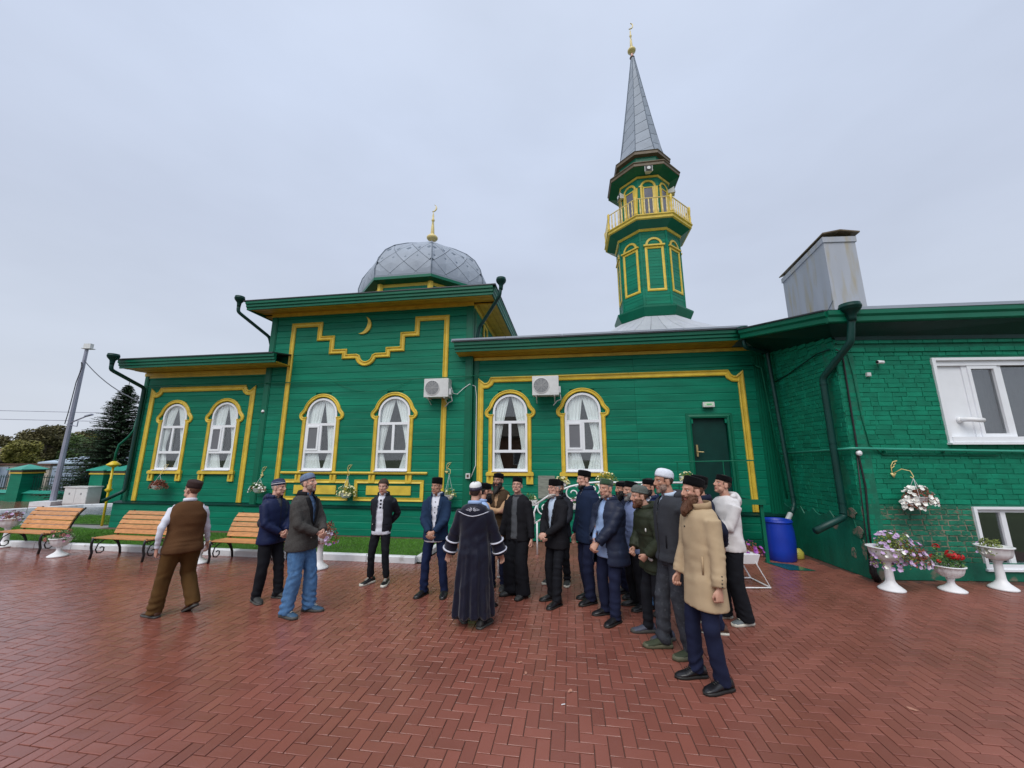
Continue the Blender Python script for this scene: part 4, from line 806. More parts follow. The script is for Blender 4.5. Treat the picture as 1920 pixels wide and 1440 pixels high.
t = thing('meter_box', 'small white box with a dark display beside the corner moulding', 'meter box', fw(3.40, -.09, 1.54), RZ); MB().box((-.055, -.03, -.065), (.055, .03, .065)).build('case', M['acbody'], t); MB().box((-.028, -.035, -.035), (.03, -.029, .035)).build('display', M['brown'], t)
t = thing('exit_lamp', 'small lit green exit lamp above the side door', 'lamp', fw(9.345, .02, 3.26), RZ); b = MB(); b.box((-.13, -.04, -.06), (.13, .03, .06)); b.build('housing', M['acbody'], t); MB().box((-.10, -.047, -.035), (.10, -.041, .04)).build('face', M['exitface'], t); MB().box((-.05, -.05, -.012), (.06, -.048, .018)).build('pictogram', M['greenlamp'], t)
def ac(label, u, zc, s=1.):
    t = thing('air_conditioner', label, 'air conditioner', fw(u, -.08, zc), RZ, 'air conditioner units on the front')
    b = MB(); W_, H_, D_ = .33, .245, .28; b.loft([[(-W_, -D_, -H_), (W_, -D_, -H_), (W_, 0, -H_), (-W_, 0, -H_)], [(-W_, -D_, H_-.01), (W_, -D_, H_-.01), (W_, 0, H_-.01), (-W_, 0, H_-.01)], [(-W_+.01, -D_+.01, H_), (W_-.01, -D_+.01, H_), (W_-.01, -.01, H_), (-W_+.01, -.01, H_)]]); b.build('casing', M['acbody'], t)
    b = MB(); b.lathe([(.195, -.006), (.205, .006), (.188, .01)], 28, caps=False); b.xf(Matrix.Translation((-.105, -D_-.004, 0)) @ Matrix.Rotation(pi/2, 4, 'X')); b.build('fan_ring', M['acbody'], t)
    b = MB(); b.lathe([(.19, 0), (.19, .004)], 28); b.xf(Matrix.Translation((-.105, -D_-.002, 0)) @ Matrix.Rotation(pi/2, 4, 'X')); b.build('fan_recess', M['grille'], t)
    b = MB()
    for r_ in (.04, .075, .11, .145, .18):
        pp = [(-.105+r_*cos(a*pi/12), -D_-.012, r_*sin(a*pi/12)) for a in range(25)]; b.tube(pp, .0028, 4)
    for a in range(8): b.tube([(-.105, -D_-.012, 0), (-.105+.19*cos(a*pi/4), -D_-.012, .19*sin(a*pi/4))], .003, 4)
    b.build('grille', M['acbody'], t)
    b = MB(); b.box((.12, -D_-.004, -.2), (.30, -D_, .2)); b.build('side_panel', M['acbody'], t)
    b = MB()
    for x in (-.24, .22): b.box((x-.015, -.26, -H_-.03), (x+.015, .06, -H_)); b.tube([(x, -.22, -H_-.02), (x, .06, -H_-.16)], .011, 5)
    b.build('bracket', M['acbody'], t); MB().box((W_, -.2, -.18), (W_+.045, -.06, -.02)).build('valve_cover', M['white'], t)
    b = MB(); b.tube([(W_+.02, -.1, -.15), (W_+.05, -.05, -.33), (W_-.05, -.02, -.36), (W_-.15, -.03, -.48)], .012, 6); b.build('hose', M['white'], t, True); return t
ac('grey air conditioner unit above the right central window', 2.56, 3.80); ac('ivory air conditioner unit between the two right wing windows', 5.42, 3.78)
cable('wall_cable', 'white cable looping from the left air conditioner to the corner moulding', 'cable', [fw(2.9, -.15, 3.85), fw(2.95, -.1, 3.68), fw(3.05, -.06, 3.66), fw(3.2, -.06, 3.80), fw(3.38, -.05, 3.93), fw(3.52, .03, 3.88), fw(3.55, .05, 3.6), fw(3.56, .05, 1.8), fw(3.46, -.03, 1.5)], .009, 'white')
b = MB(); b.box((0, -.012, 0), (.42, 0, .55)); o = b.build('bare_boards', M['patchgrey'], label='patch of bare grey weathered boards below the right wing windows', cat='boards'); o.location = fw(5.17, .09, 1.0); o.rotation_euler.z = RZ
# ------------------------------------------------------------ barrel and things around it
t = thing('water_barrel', 'blue plastic water barrel under the rain pipe', 'barrel', (5.36, 8.12, 0)); b = MB(); b.lathe([(.245, 0), (.262, .02), (.275, .2), (.285, .38), (.275, .56), (.255, .70), (.255, .74), (.262, .745), (.262, .765), (.24, .77), (.235, .70)], 28, caps=False); b.build('body', M['blue'], t, True)
b = MB(); b.lathe([(.262, .71), (.272, .72), (.272, .74), (.26, .75)], 28, caps=False); b.build('rim', M['blue'], t, True); b = MB(); b.lathe([(.24, .69), (.001, .69)], 20, caps=False); b.build('water', M['puddle'], t)
b = MB(); b.loft([[(cos(a)*r_*1.0, sin(a)*r_*.7, z) for a in [2*pi*i/10 for i in range(10)]] for r_, z in ((.08, 0), (.10, .02), (.10, .13), (.05, .19), (.03, .2))]); o = b.build('canister', M['canister'], smooth=True, label='small pale yellow canister on the ground beside the blue barrel', cat='canister'); o.location = (5.74, 8.15, 0)
b = MB(); b.add([(4.87, 7.95, .006), (5.3, 7.72, .006), (5.42, 7.3, .006), (4.98, 7.35, .006)][::-1]+[(4.9, 7.9, .002)], [(0, 1, 2, 3)]); o = b.build('wet_green_mat', M['puddle'], label='wet green mat lying on the pavers before the blue barrel', cat='mat')
# ------------------------------------------------------------ flowers, urns, baskets
def petal_mesh(nm, m, r=.028, n=10):
    b = MB(); vs = [(0, 0, -.012)]+[(cos(2*pi*i/n)*r*(1 if i % 2 else .8), sin(2*pi*i/n)*r*(1 if i % 2 else .8), .004*(i % 2)) for i in range(n)]; b.add(vs, [(0, i+1, (i+1) % n+1) for i in range(n)]); return b.mesh(nm, m)
PET = {k: petal_mesh('flower', m) for k, m in FL.items()}
def cluster_mesh(m, r=.05):
    b = MB()
    for i in range(26):
        a = R.uniform(0, 2*pi); c = R.uniform(-.3, 1); s = sqrt(1-c*c); d = Vector((s*cos(a), s*sin(a), c)); p = d*r; t = d.orthogonal().normalized()*r*.34; q = d.cross(t); b.add([p+t, p+q, p-t, p-q], [(0, 1, 2, 3)])
    return b.mesh('flower_head', m)
GER = {k: cluster_mesh(FL[k]) for k in ('red', 'coral', 'purple')}
def clump(parent, c, rx, ry, rz_, nl, leafm, flowers, seed, droop=0., ls=.03, name='foliage', up=.25):
    rr = random.Random(seed); b = MB()
    for _ in range(nl):
        while True:
            p = Vector((rr.uniform(-1, 1), rr.uniform(-1, 1), rr.uniform(-up, 1)))
            if .25 < p.length < 1: break
        q = Vector((c[0]+p.x*rx, c[1]+p.y*ry, c[2]+p.z*rz_-droop*max(0, hypot(p.x, p.y)-.55)**1.3)); d = Vector((rr.gauss(0, 1), rr.gauss(0, 1), rr.gauss(.2, .8))).normalized(); s = d.orthogonal().normalized(); l = ls*rr.uniform(.6, 1.4); w_ = l*.38
        b.add([q, q+d*l*.5+s*w_, q+d*l, q+d*l*.5-s*w_], [(0, 1, 2, 3)])
    for i in range(9):
        a = rr.uniform(0, 6.28); b.tube([c, (c[0]+cos(a)*rx*.5, c[1]+sin(a)*ry*.5, c[2]+rz_*.6), (c[0]+cos(a)*rx*.9, c[1]+sin(a)*ry*.9, c[2]+rz_*.5-droop*.3)], .003, 3)
    b.build(name, leafm, parent, kind='stuff')
    for kind, cnt, sc_ in flowers:
        me = PET.get(kind) if not kind.startswith('G') else GER[kind[1:]]
        for _ in range(cnt):
            a, e_ = rr.uniform(0, 2*pi), rr.uniform(-.35, 1.); p = Vector((cos(a)*sqrt(1-min(e_*e_, .99)), sin(a)*sqrt(1-min(e_*e_, .99)), e_))
            q = Vector((c[0]+p.x*rx*1.02, c[1]+p.y*ry*1.02, c[2]+p.z*rz_*1.05-droop*max(0, hypot(p.x, p.y)-.55)**1.3+.01)); d = (Vector((p.x, p.y-.35, p.z+.2))+Vector((rr.gauss(0, .3), rr.gauss(0, .3), rr.gauss(0, .3)))).normalized()
            o = inst('flower', me, parent, q, d.to_track_quat('Z', 'Y').to_euler(), (sc_*rr.uniform(.8, 1.2),)*3)
def ribbed(b, prof, n=24, amp=.035):
    rings = []
    for r_, z, k in prof: rings.append([(r_*(1+amp*k*cos(n/2*2*pi*i/48*1.0)) * cos(2*pi*i/48), r_*(1+amp*k*cos(n/2*2*pi*i/48))*sin(2*pi*i/48), z) for i in range(48)])
    b.loft(rings, caps=False)
def urn(label, loc, tall, rb=.19, plants=()):
    t = thing('flower_urn', label, 'flower urn', loc, 0, 'white flower urns'); b = MB(); h0 = .42 if tall else .19
    if tall: b.lathe([(.16, 0), (.165, .02), (.15, .035), (.085, .09), (.06, .13), (.055, .16), (.05, .33), (.048, .39), (.062, .40), (.062, .42), (.05, .425)], 24)
    else: b.lathe([(.155, 0), (.16, .02), (.14, .035), (.07, .08), (.045, .11), (.04, .15), (.05, .165), (.05, .185), (.045, .19)], 24)
    b.build('pedestal', M['white'], t, True); hb = .20 if tall else .17; k = rb/.19
    b = MB(); ribbed(b, [(.045*k, h0, 0), (.10*k, h0+.015, .5), (.15*k, h0+.06, 1), (.172*k, h0+.11, 1), (.18*k, h0+hb-.02, 1), (.19*k, h0+hb-.01, .2), (.205*k, h0+hb-.005, 0), (.205*k, h0+hb+.006, 0), (.18*k, h0+hb+.008, 0), (.17*k, h0+hb-.03, 0), (.02, h0+hb-.03, 0)]); b.build('bowl', M['white'], t, True)
    for i, pl_ in enumerate(plants): clump(t, (pl_[0], pl_[1], h0+hb+pl_[2]), *pl_[3:], seed=hash(label) % 1 + i*7+int(loc[0]*10)) if False else clump(t, (pl_[0], pl_[1], h0+hb+pl_[2]), *pl_[3:8], seed=i*7+int(loc[0]*10), flowers=pl_[8], droop=pl_[9])
    return t
# plants: (x, y, dz, rx, ry, rz, nleaf, material, flowers, droop)
urn('short white urn of leggy green geraniums between the first two benches', (-9.32, 8.36, 0), False, .17, [(0, 0, .01, .24, .18, .14, 420, M['leaf'], [('Gcoral', 7, .8), ('pink', 6, 1.)], .1)])
urn('white urn of lilac flowers behind the leftmost bench, at the photo edge', (-11.55, 9.22, 0), True, .19, [(0, 0, .02, .22, .2, .14, 300, M['leafbrown'], [('lilac', 22, 1.)], .1)])
urn('short white urn half hidden behind the man in the brown vest', (-6.02, 7.85, 0), False, .18, [(0, 0, .01, .14, .14, .12, 200, M['leaf'], [('cream', 10, 1.), ('white', 5, 1.)], .1)])
urn('tall white urn with trailing purple flowers before the lawn', (-3.53, 7.48, 0), True, .19, [(.1, 0, .02, .2, .18, .17, 420, M['leafbrown'], [('lilac', 16, 1.1), ('purple', 6, 1.)], .5)])
urn('tall white urn overflowing with lilac petunias below the hanging basket', (5.78, 6.30, 0), True, .21, [(.10, -.06, .02, .33, .24, .20, 1000, M['leafy'], [('lilac', 80, 1.15), ('white', 18, 1.)], .75), (.28, -.10, -.10, .25, .18, .19, 500, M['leafbrown'], [('lilac', 60, 1.15), ('white', 18, 1.)], .3)])
urn('short white urn with red geraniums, lowest of the three by the annex', (6.66, 6.26, 0), False, .185, [(0, 0, .02, .21, .17, .17, 620, M['leaf'], [('Gred', 2, .7)], .05), (.03, -.10, .10, .07, .05, .09, 30, M['leaf'], [('Gred', 4, 1.1)], 0), (-.15, -.02, .24, .015, .015, .05, 20, M['leaf'], [('Gred', 1, .9)], 0)])
urn('tall white urn with a low green plant before the small annex window', (7.53, 6.34, 0), True, .20, [(-.06, 0, .0, .16, .14, .12, 380, M['leafy'], [('lilac', 4, .9), ('white', 4, .9)], .25)])
def basket(label, loc, rz, plants, bowl=True, br=.15, hang=.36):
    t = thing('hanging_basket', label, 'hanging basket', loc, rz, 'hanging flower baskets on the walls')
    b = MB(); w0_ = (0, -.04, 0)
    sp = [(.02, -.04, .06), (.10, -.05, .14), (.17, -.06, .12), (.19, -.07, .03), (.19, -.07, -.03)]
    b.tube([(.0, -.02, -.05), (.0, -.02, .02), (-.015, -.04, .10), (.02, -.05, .17), (.08, -.05, .19)], .007, 6)
    for i in range(3): b.tube([(.03*i-.0, -.03, .06+.05*i), (.05+.03*i, -.03, .10+.045*i)], .008, 5)
    b.prism([(-.05, -.02), (.05, -.02), (0, -.10)], -.045, -.035)
    b.tube([(-.0, -.05, -.02), (.06, -.14, .05), (.14, -.20, .02), (.16, -.22, -.07), (.13, -.22, -.10), (.11, -.22, -.07)], .007, 6); b.build('bracket', M['cream'], t, True)
    c = Vector((.13, -.24, -.10-hang)); b = MB()
    for a in (0, 2.1, 4.2): b.tube([(c.x, c.y, -.10), (c.x+br*.9*cos(a), c.y+br*.9*sin(a), c.z)], .003, 4)
    b.build('hanger', M['white'], t)
    b = MB(); b.lathe([(.02, -.12), (br*.55, -.11), (br*.85, -.06), (br, 0), (br*1.05, .005), (br*.95, .006), (br*.5, -.02), (.01, -.02)], 20, c=c, caps=False); b.build('bowl', M['white'], t, True)
    for i, p in enumerate(plants): clump(t, (c.x+p[0], c.y+p[1], c.z+p[2]), *p[3:8], flowers=p[8], seed=i+int(loc[0]*10), droop=p[9])
    return t
basket('hanging basket of dried reddish brown flowers below the leftmost window', fw(-5.80, .08, 1.62), RZ, [(0, 0, .03, .30, .15, .13, 1100, M['leafbrown'], [], .3)], br=.15, hang=.30)
basket('hanging basket of small white flowers left of the man in the navy jacket', fw(-2.50, -.0, 1.56), RZ, [(-.05, 0, .02, .24, .15, .13, 500, M['leaf'], [('white', 46, .9), ('coral', 8, .7)], .25)], br=.15, hang=.28)
basket('hanging basket of pale yellow flowers between the two yellow framed panels', fw(.06, -.0, 1.62), RZ, [(.0, 0, .03, .26, .15, .17, 420, M['leafy'], [('cream', 60, 1.)], .1)], br=.15, hang=.44)
basket('hanging basket half hidden behind the man in the blue suit', fw(2.82, -.0, 1.68), RZ, [(.0, 0, .03, .20, .12, .12, 200, M['leafy'], [('cream', 20, .9)], .1)], br=.14, hang=.50)
basket('hanging basket of white petunias on the brick annex', bw(.60, -.0, 1.74), ra, [(.03, 0, .03, .24, .17, .13, 500, M['leafbrown'], [('white', 75, 1.35)], .35), (-.1, -.03, -.1, .16, .1, .1, 200, M['leafbrown'], [('white', 34, 1.3)], .2)], br=.14, hang=.30)
# scrollwork railing with flower pots (behind the group)
SR = thing('scroll_railing', 'white scrollwork railing of the steps, seen behind the standing men', 'railing', fw(0, -1.3, 0), RZ)
b = MB(); top = [(5.22, 1.0), (5.58, 1.24), (5.98, 1.39), (6.3, 1.46), (6.6, 1.485), (7.02, 1.475), (7.6, 1.48), (8.38, 1.485)]
b.tube([(x, 0, z) for x, z in top], .020, 8); b.tube([(5.25, 0, 1.0), (5.19, 0, .85), (5.20, 0, .62)], .018, 8); b.tube([(5.20, 0, .62), (5.55, 0, .84), (6.1, 0, 1.12), (6.9, 0, 1.2), (8.38, 0, 1.2)], .018, 8); b.build('rail', M['white'], SR, True)
def spiral(cx_, cz_, r0, a0, turns, sgn=1, n=26): return [(cx_+r0*(1-.75*i/n)*cos(a0+sgn*turns*2*pi*i/n), 0, cz_+r0*(1-.75*i/n)*sin(a0+sgn*turns*2*pi*i/n)) for i in range(n+1)]
for s in (spiral(5.42, .93, .17, 2.2, 1.3), spiral(6.02, 1.24, .17, 1.0, 1.3), spiral(6.45, 1.33, .14, .8, 1.2, -1), spiral(7.0, 1.36, .12, 1.6, 1.2, -1), spiral(7.5, 1.34, .12, 1.6, 1.2), spiral(5.75, 1.02, .14, -2, 1.2)):
    b = MB(); b.tube(s, .014, 7); b.build('scroll', M['white'], SR, True)
for x, z in ((5.25, .66), (6.4, 1.14), (7.6, 1.2), (8.3, 1.2)): b = MB(); b.tube([(x, 0, 0), (x, 0, z)], .018, 8); b.build('post', M['white'], SR, True)
def bush(label, loc, plants):
    t = thing('flower_box', label, 'flower box', loc, RZ); b = MB(); b.loft([[(-.12, -.06, -.1), (.12, -.06, -.1), (.12, .06, -.1), (-.12, .06, -.1)], [(-.15, -.08, .02), (.15, -.08, .02), (.15, .08, .02), (-.15, .08, .02)]]); b.build('box', M['white'], t)
    for i, p in enumerate(plants): clump(t, p[:3], *p[3:8], flowers=p[8], seed=i+int(loc[0]*10), droop=p[9])
bush('flower box with a tall bush of yellowing leaves behind the green capped man', fw(6.72, -.9, 1.44), [(.05, 0, .02, .26, .14, .20, 800, M['leafy'], [('cream', 26, .8)], .1)])
bush('flower box of yellow flowers above the scroll railing behind the old man', fw(5.75, -.5, 1.44), [(0, 0, .0, .20, .12, .10, 240, M['leafy'], [('cream', 34, 1.)], .1)])
bush('flower box of pale flowers beside the lower end of the scroll railing', fw(5.10, -1.1, 1.06), [(0, 0, .0, .16, .12, .16, 260, M['leaf'], [('cream', 14, 1.)], .1)])
bush('flower box of yellow flowers seen between the grey hoodie and the beige coat', fw(8.45, -.9, 1.58), [(0, 0, .0, .16, .12, .10, 240, M['leafy'], [('cream', 20, 1.)], .1)])
bush('flower box of white and pink flowers seen between two men behind the railing', fw(6.05, -1.5, 1.05), [(0, 0, .0, .12, .1, .13, 160, M['leaf'], [('white', 14, 1.), ('pink', 6, 1.)], .1)])
def stand(label, loc, rz, flip=1, plant=None):
    t = thing('flower_stand', label, 'flower stand', loc, rz, None); b = MB()
    b.tube([(-.35, 0, .02), (.22, 0, .02), (-.03*flip, 0, .50)], .012, 6); b.tube([(.22, 0, .02), (.22, .5, .02), (-.03, .5, .50)], .012, 6); b.tube([(-.35, 0, .02), (-.35, .5, .02), (.22, .5, .02)], .012, 6); b.tube([(-.35, 0, .02), (-.12, 0, .5)], .012, 6); b.tube([(-.35, .5, .02), (-.12, .5, .5)], .012, 6); b.build('legs', M['white'], t)
    b = MB(); b.loft([[(-.16, .0, .36), (.06, .0, .36), (.06, .5, .36), (-.16, .5, .36)], [(-.2, -.03, .50), (.1, -.03, .50), (.1, .53, .50), (-.2, .53, .50)]]); b.build('trough', M['white'], t)
    if plant: clump(t, plant[:3], *plant[3:8], flowers=plant[8], seed=5, droop=plant[9])
stand('white metal flower stand with purple petunias beside the white hoodie', (3.75, 6.35, 0), 0, 1, (.06, .25, .52, .26, .22, .12, 260, M['leafbrown'], [('purple', 26, 1.3), ('Gpurple', 2, 1.)], .25))
t = thing('flower_stand', 'white curved metal plant stand glimpsed behind the velvet robe', 'flower stand', (-.25, 6.9, 0)); b = MB(); b.tube([(0, 0, .02), (.28, 0, .02)], .012, 6)
b.tube([(.02, 0, .02), (.02, 0, .28), (.08, 0, .42), (.16, 0, .50), (.22, 0, .46), (.23, 0, .36), (.17, 0, .29), (.10, 0, .24), (.06, 0, .1)], .013, 7); b.build('frame', M['white'], t, True); b = MB(); b.lathe([(.05, .5), (.09, .56), (.10, .62)], 14, c=(.16, 0, 0)); b.build('pot', M['white'], t); clump(t, (.16, 0, .62), .12, .1, .1, 90, M['leafbrown'], flowers=[('purple', 14, 1.)], seed=3)
# ------------------------------------------------------------ benches
def make_bench():
    t = thing('park_bench', 'x', 'bench', (0, 0, 0)); L_ = 1.28
    def side():
        b = MB(); f = lambda pts, r=.018: b.tube([(0, y, z) for y, z in pts], r, 7)
        f([(0, 0), (.015, .12), (-.01, .22), (-.015, .32), (.0, .395), (.03, .405)], .022)           # front leg
        f([(.52, 0), (.50, .12), (.44, .26), (.40, .36), (.41, .40)], .022)                           # rear leg
        f([(.0, .375), (.2, .375), (.40, .37)], .018)
        f([(.40, .36), (.44, .46), (.49, .6), (.56, .74), (.66, .86)], .018)                          # back upright, rolled
        f([(.49, .12), (.43, .24), (.33, .33), (.2, .34), (.10, .27), (.07, .17), (.10, .10), (.16, .085), (.21, .12), (.21, .18), (.17, .20), (.14, .18)], .012)
        f([(.02, .38), (.05, .33), (.09, .32), (.10, .35)], .008)
        return b.mesh('side_frame', M['black'], True)
    s = side(); inst('side_frame', s, t, (0, 0, 0)); inst('side_frame', s, t, (L_, 0, 0))
    sl = MB(); sl.loft([[(x, y, z) for y, z in [(-.038, -.012), (.038, -.012), (.043, -.007), (.043, .007), (.038, .012), (-.038, .012), (-.043, .007), (-.043, -.007)]] for x in (-.04, L_+.04)]); sm = sl.mesh('slat', M['wood'])
    for i in range(4): inst('seat_slat', sm, t, (0, .035+i*.1, .40-.004*i), (-.02, 0, 0))
    for i, (y, z) in enumerate([(.415, .47), (.447, .56), (.482, .65), (.525, .74), (.59, .82)]): inst('back_slat', sm, t, (0, y-.025, z), (pi/2-.33-.09*i, 0, 0))
    return t
BN = make_bench(); BN['group'] = 'benches along the kerb'
for i, (x, y, lab) in enumerate([(-8.42, 8.13, 'wooden park bench with scrolled iron frame, middle of three, partly behind the brown vest'), (-11.22, 8.78, 'wooden park bench with scrolled iron frame at the left edge of the photo'), (-5.80, 7.80, 'wooden park bench partly hidden by the man in the navy jacket')]):
    o = BN if i == 0 else BN.copy()
    if i:
        C.objects.link(o)
        for ch in list(BN.children):
            c_ = ch.copy(); C.objects.link(c_); c_.parent = o
    o.location = (x, y, 0); o.rotation_euler.z = RZ-.03; o['label'] = lab
# ------------------------------------------------------------ left background
gr = thing('gas_riser', 'yellow gas riser pipe standing on the lawn by the mosque corner', 'gas pipe', (-12.2, 11.94, 0))
b = MB(); b.tube([(0, 0, 0), (.0, 0, 1.75)], .03, 10); b.build('riser', M['yellowb'], gr, True)
b = MB(); b.lathe([(.03, .98), (.055, 1.0), (.10, 1.05), (.055, 1.10), (.055, 1.2), (.04, 1.22), (.04, 1.35), (.03, 1.4)], 12); b.build('valve', M['yellowb'], gr, True)
b = MB(); b.lathe([(.05, 1.72), (.17, 1.78), (.17, 1.80), (.05, 1.90)], 14); b.build('cap', M['yellowb'], gr, True)
b = MB(); b.tube([(0, 0, 1.85), (0, 0, 2.15), (.05, 0, 2.4), (.3, 0, 2.65), (.42, 0, 2.85), (.45, -.0, 3.2)], .032, 10); b.build('upper_pipe', M['greensh'], gr, True)
ub = thing('utility_cabinet', 'white double door utility cabinet beside the lamp post', 'cabinet', (-18.6, 16.85, .03), RZ)
b = MB(); b.box((-.6, 0, .05), (.6, .5, .74)); b.box((-.64, -.04, .74), (.64, .54, .78)); b.box((-.58, .02, 0), (.58, .48, .05)); b.build('body', M['acbody'], ub)
for x in (-.3, .3): b = MB(); b.box((x-.28, -.012, .10), (x+.28, 0, .71)); b.build('door', M['acbody'], ub); b = MB(); b.box((x-.03, -.02, .45), (x+.03, -.012, .53)); b.build('hatch_mark', M['grille'], ub)
b = MB(); b.box((-.0, -.0, 0), (2.0, .0, .0))
lp = thing('lamp_post', 'tall grey post with a lamp arm and a box on top, far left', 'lamp post', (-19.85, 17.15, .0))
MB().box((-.45, -.45, 0), (.45, .45, .2)).build('footing', M['kerb'], lp)
b = MB(); b.tube([(0, 0, .2), (0, 0, 7.0)], [.105, .065], 8); b.build('pole', M['galv'], lp)
b = MB(); b.tube([(0, 0, 3.55), (.25, -.1, 3.62), (.9, -.2, 3.85)], .03, 6); b.loft([[(.85, -.28, 3.82), (1.15, -.28, 3.9), (1.15, -.14, 3.9), (.85, -.14, 3.82)], [(.85, -.26, 3.87), (1.12, -.26, 3.95), (1.12, -.16, 3.95), (.85, -.16, 3.87)]]); b.tube([(-.14, 0, 3.5), (.15, -.05, 3.45), (.45, -.1, 3.4), (.45, -.1, 3.62)], .02, 5); b.build('lamp_arm', M['galv'], lp)
b = MB(); b.box((-.12, -.15, 7.0), (.3, .1, 7.03)); b.box((-.08, -.1, 7.03), (.24, .05, 7.25)); b.build('top_box', M['acbody'], lp)
b = MB(); b.tube([(.0, -.1, 6.35), (.08, -.1, 6.1), (.0, -.13, 5.4), (-.02, -.15, 4), (-.05, -.16, 3.5)], .018, 5); b.build('cable', M['black'], lp)
cable('overhead_wire', 'overhead wire sloping from the lamp post towards the mosque', 'wire', [(-19.8+i*.75, 17.1+i*-.42, 6.45-.27*i-.03*i*(10-i)*.35) for i in range(11)], .018, 'black')
cable('overhead_wire', 'upper of two thin wires crossing the sky behind the spruce', 'wire', [(-60, 26, 6.2), (-40, 26.5, 5.4), (-20, 27, 5.0)], .02, 'galv'); cable('overhead_wire', 'lower of two thin wires crossing the sky behind the spruce', 'wire', [(-60, 26, 5.6), (-40, 26.5, 4.8), (-20, 27, 4.4)], .02, 'galv')
b = MB(); b.loft([[(0, -.06, 0), (.5, -.06, .05), (.5, .06, .05), (0, .06, 0)], [(0, -.05, .05), (.45, -.05, .12), (.45, .05, .12), (0, .05, .05)]]); b.tube([(.45, 0, .06), (2, 0, .4)], .03, 6); o = b.build('street_lamp_head', M['galv'], label='dark lamp head entering the photo at the far left edge', cat='lamp'); o.location = (-24.2, 18, 3.35); o.rotation_euler.z = pi
fence = thing('fence', 'green fence of masonry pillars with iron panels on a low wall at far left', 'fence', (-24.2, 19.0, 0), -.20)
def pillar(x, y):
    p = part('pillar', fence, (x, y, 0)); MB().box((-.38, -.38, 0), (.38, .38, 1.30)).build('shaft', M['green'], p); b = MB(); b.box((-.42, -.42, 1.30), (.42, .42, 1.36)); b.build('band', M['yellow'], p); MB().box((-.40, -.40, 1.36), (.40, .40, 1.46)).build('neck', M['brownfascia'], p)
    b = MB(); b.loft([[(-.5, -.5, 1.46), (.5, -.5, 1.46), (.5, .5, 1.46), (-.5, .5, 1.46)], [(-.5, -.5, 1.50), (.5, -.5, 1.50), (.5, .5, 1.50), (-.5, .5, 1.50)], [(-.03, -.03, 1.72), (.03, -.03, 1.72), (.03, .03, 1.72), (-.03, .03, 1.72)]]); b.build('cap', M['cap'], p)
for x in (-9.6, -4.3, .95, 5.9, 7.1, 12.5): pillar(x, 0)
bb_ = MB(); bar_ = MB(); bar_.tube([(0, 0, .5), (0, 0, 1.22)], .012, 5); barm = bar_.mesh('picket', M['darkgreen'])
for x0, x1 in ((-9.6, -4.3), (-4.3, .95), (.95, 5.9), (7.1, 12.5)):
    MB().box((x0+.38, -.2, 0), (x1-.38, .2, .40)).build('base_wall', M['green'], fence); b = MB(); b.loft([[(x0+.38, -.27, .40), (x1-.38, -.27, .40), (x1-.38, .27, .40), (x0+.38, .27, .40)], [(x0+.38, -.02, .52), (x1-.38, -.02, .52), (x1-.38, .02, .52), (x0+.38, .02, .52)]]); b.build('coping', M['cap'], fence)
    b = MB(); b.tube([(x0+.4, 0, .62), (x1-.4, 0, .62)], .018, 5); b.tube([(x0+.4, 0, 1.12), (x1-.4, 0, 1.12)], .018, 5); b.build('rail', M['darkgreen'], fence)
    x = x0+.5
    while x < x1-.4: inst('picket', barm, fence, (x, 0, 0)); x += .16
gt = thing('gate', 'dark green iron gate between two fence pillars near the mosque corner', 'gate', (-18.1, 17.7, 0), -.22); b = MB(); b.ring([(0, .1), (1.2, .1), (1.2, 1.35), (0, 1.35)], [(.05, .15), (1.15, .15), (1.15, 1.3), (.05, 1.3)], -.02, .02); b.box((.05, -.01, .15), (1.15, .0, .55)); b.build('frame', M['darkgreen'], gt)
for i in range(9): inst('picket', barm, gt, (.12+i*.12, 0, .05))
def house(label, loc, rz, w_, d_, h, rh, wallm, roofm, wins=(), hip=True, cat='house'):
    t = thing('house', label, cat, loc, rz); MB().box((0, 0, 0), (w_, d_, h)).build('wall', wallm, t); e_ = .5; b = MB()
    if hip:
        q = min(w_, d_)/2; A = [(-e_, -e_, h), (w_+e_, -e_, h), (w_+e_, d_+e_, h), (-e_, d_+e_, h)]; r1, r2 = ((q, d_/2, h+rh), (w_-q, d_/2, h+rh)) if w_ > d_ else ((w_/2, q, h+rh), (w_/2, d_-q, h+rh))
        b.add(A+[r1, r2]+[(x, y, z-.15) for x, y, z in A], [(0, 1, 5, 4), (1, 2, 5), (2, 3, 4, 5), (3, 0, 4), (0, 6, 7, 1), (1, 7, 8, 2), (2, 8, 9, 3), (3, 9, 6, 0), (6, 9, 8, 7)])
    else:
        b.add([(-e_, -e_, h), (w_+e_, -e_, h), (w_+e_, d_+e_, h), (-e_, d_+e_, h), (-e_, d_/2, h+rh), (w_+e_, d_/2, h+rh), (-e_, -e_, h-.15), (w_+e_, -e_, h-.15)], [(0, 1, 5, 4), (2, 3, 4, 5), (0, 4, 3), (1, 2, 5), (0, 6, 7, 1)])
    b.build('roof', roofm, t)
    for (x, z, a, c_) in wins: f = MB().box((x, -.06, z), (x+a, .02, z+c_)).build('window', M['upvc'], t); MB().box((x+.08, -.08, z+.08), (x+a-.08, -.055, z+c_-.08)).build('pane', M['glasslan'], f)
    return t
house('low blue house with a pale blue hipped metal roof behind the spruce', (-35.5, 30, 0), -.25, 7.5, 8, 1.75, 1.1, M['bluehouse'], M['roofblue'], [(1.2, .6, .9, .9), (4, .6, .9, .9)])
house('long low house with a mossy brown roof at the left edge', (-56, 31, 0), 0, 11.6, 5, 1.8, 1.35, M['bluehouse'], M['roofbrown'], [(9.2, .6, .9, 1.0)], True)
house('house with a dark red gabled roof behind the brown roofed one', (-64, 38, 0), 0, 9.5, 6, 2.1, 1.7, M['wallgrey'], M['roofred'], [], True)
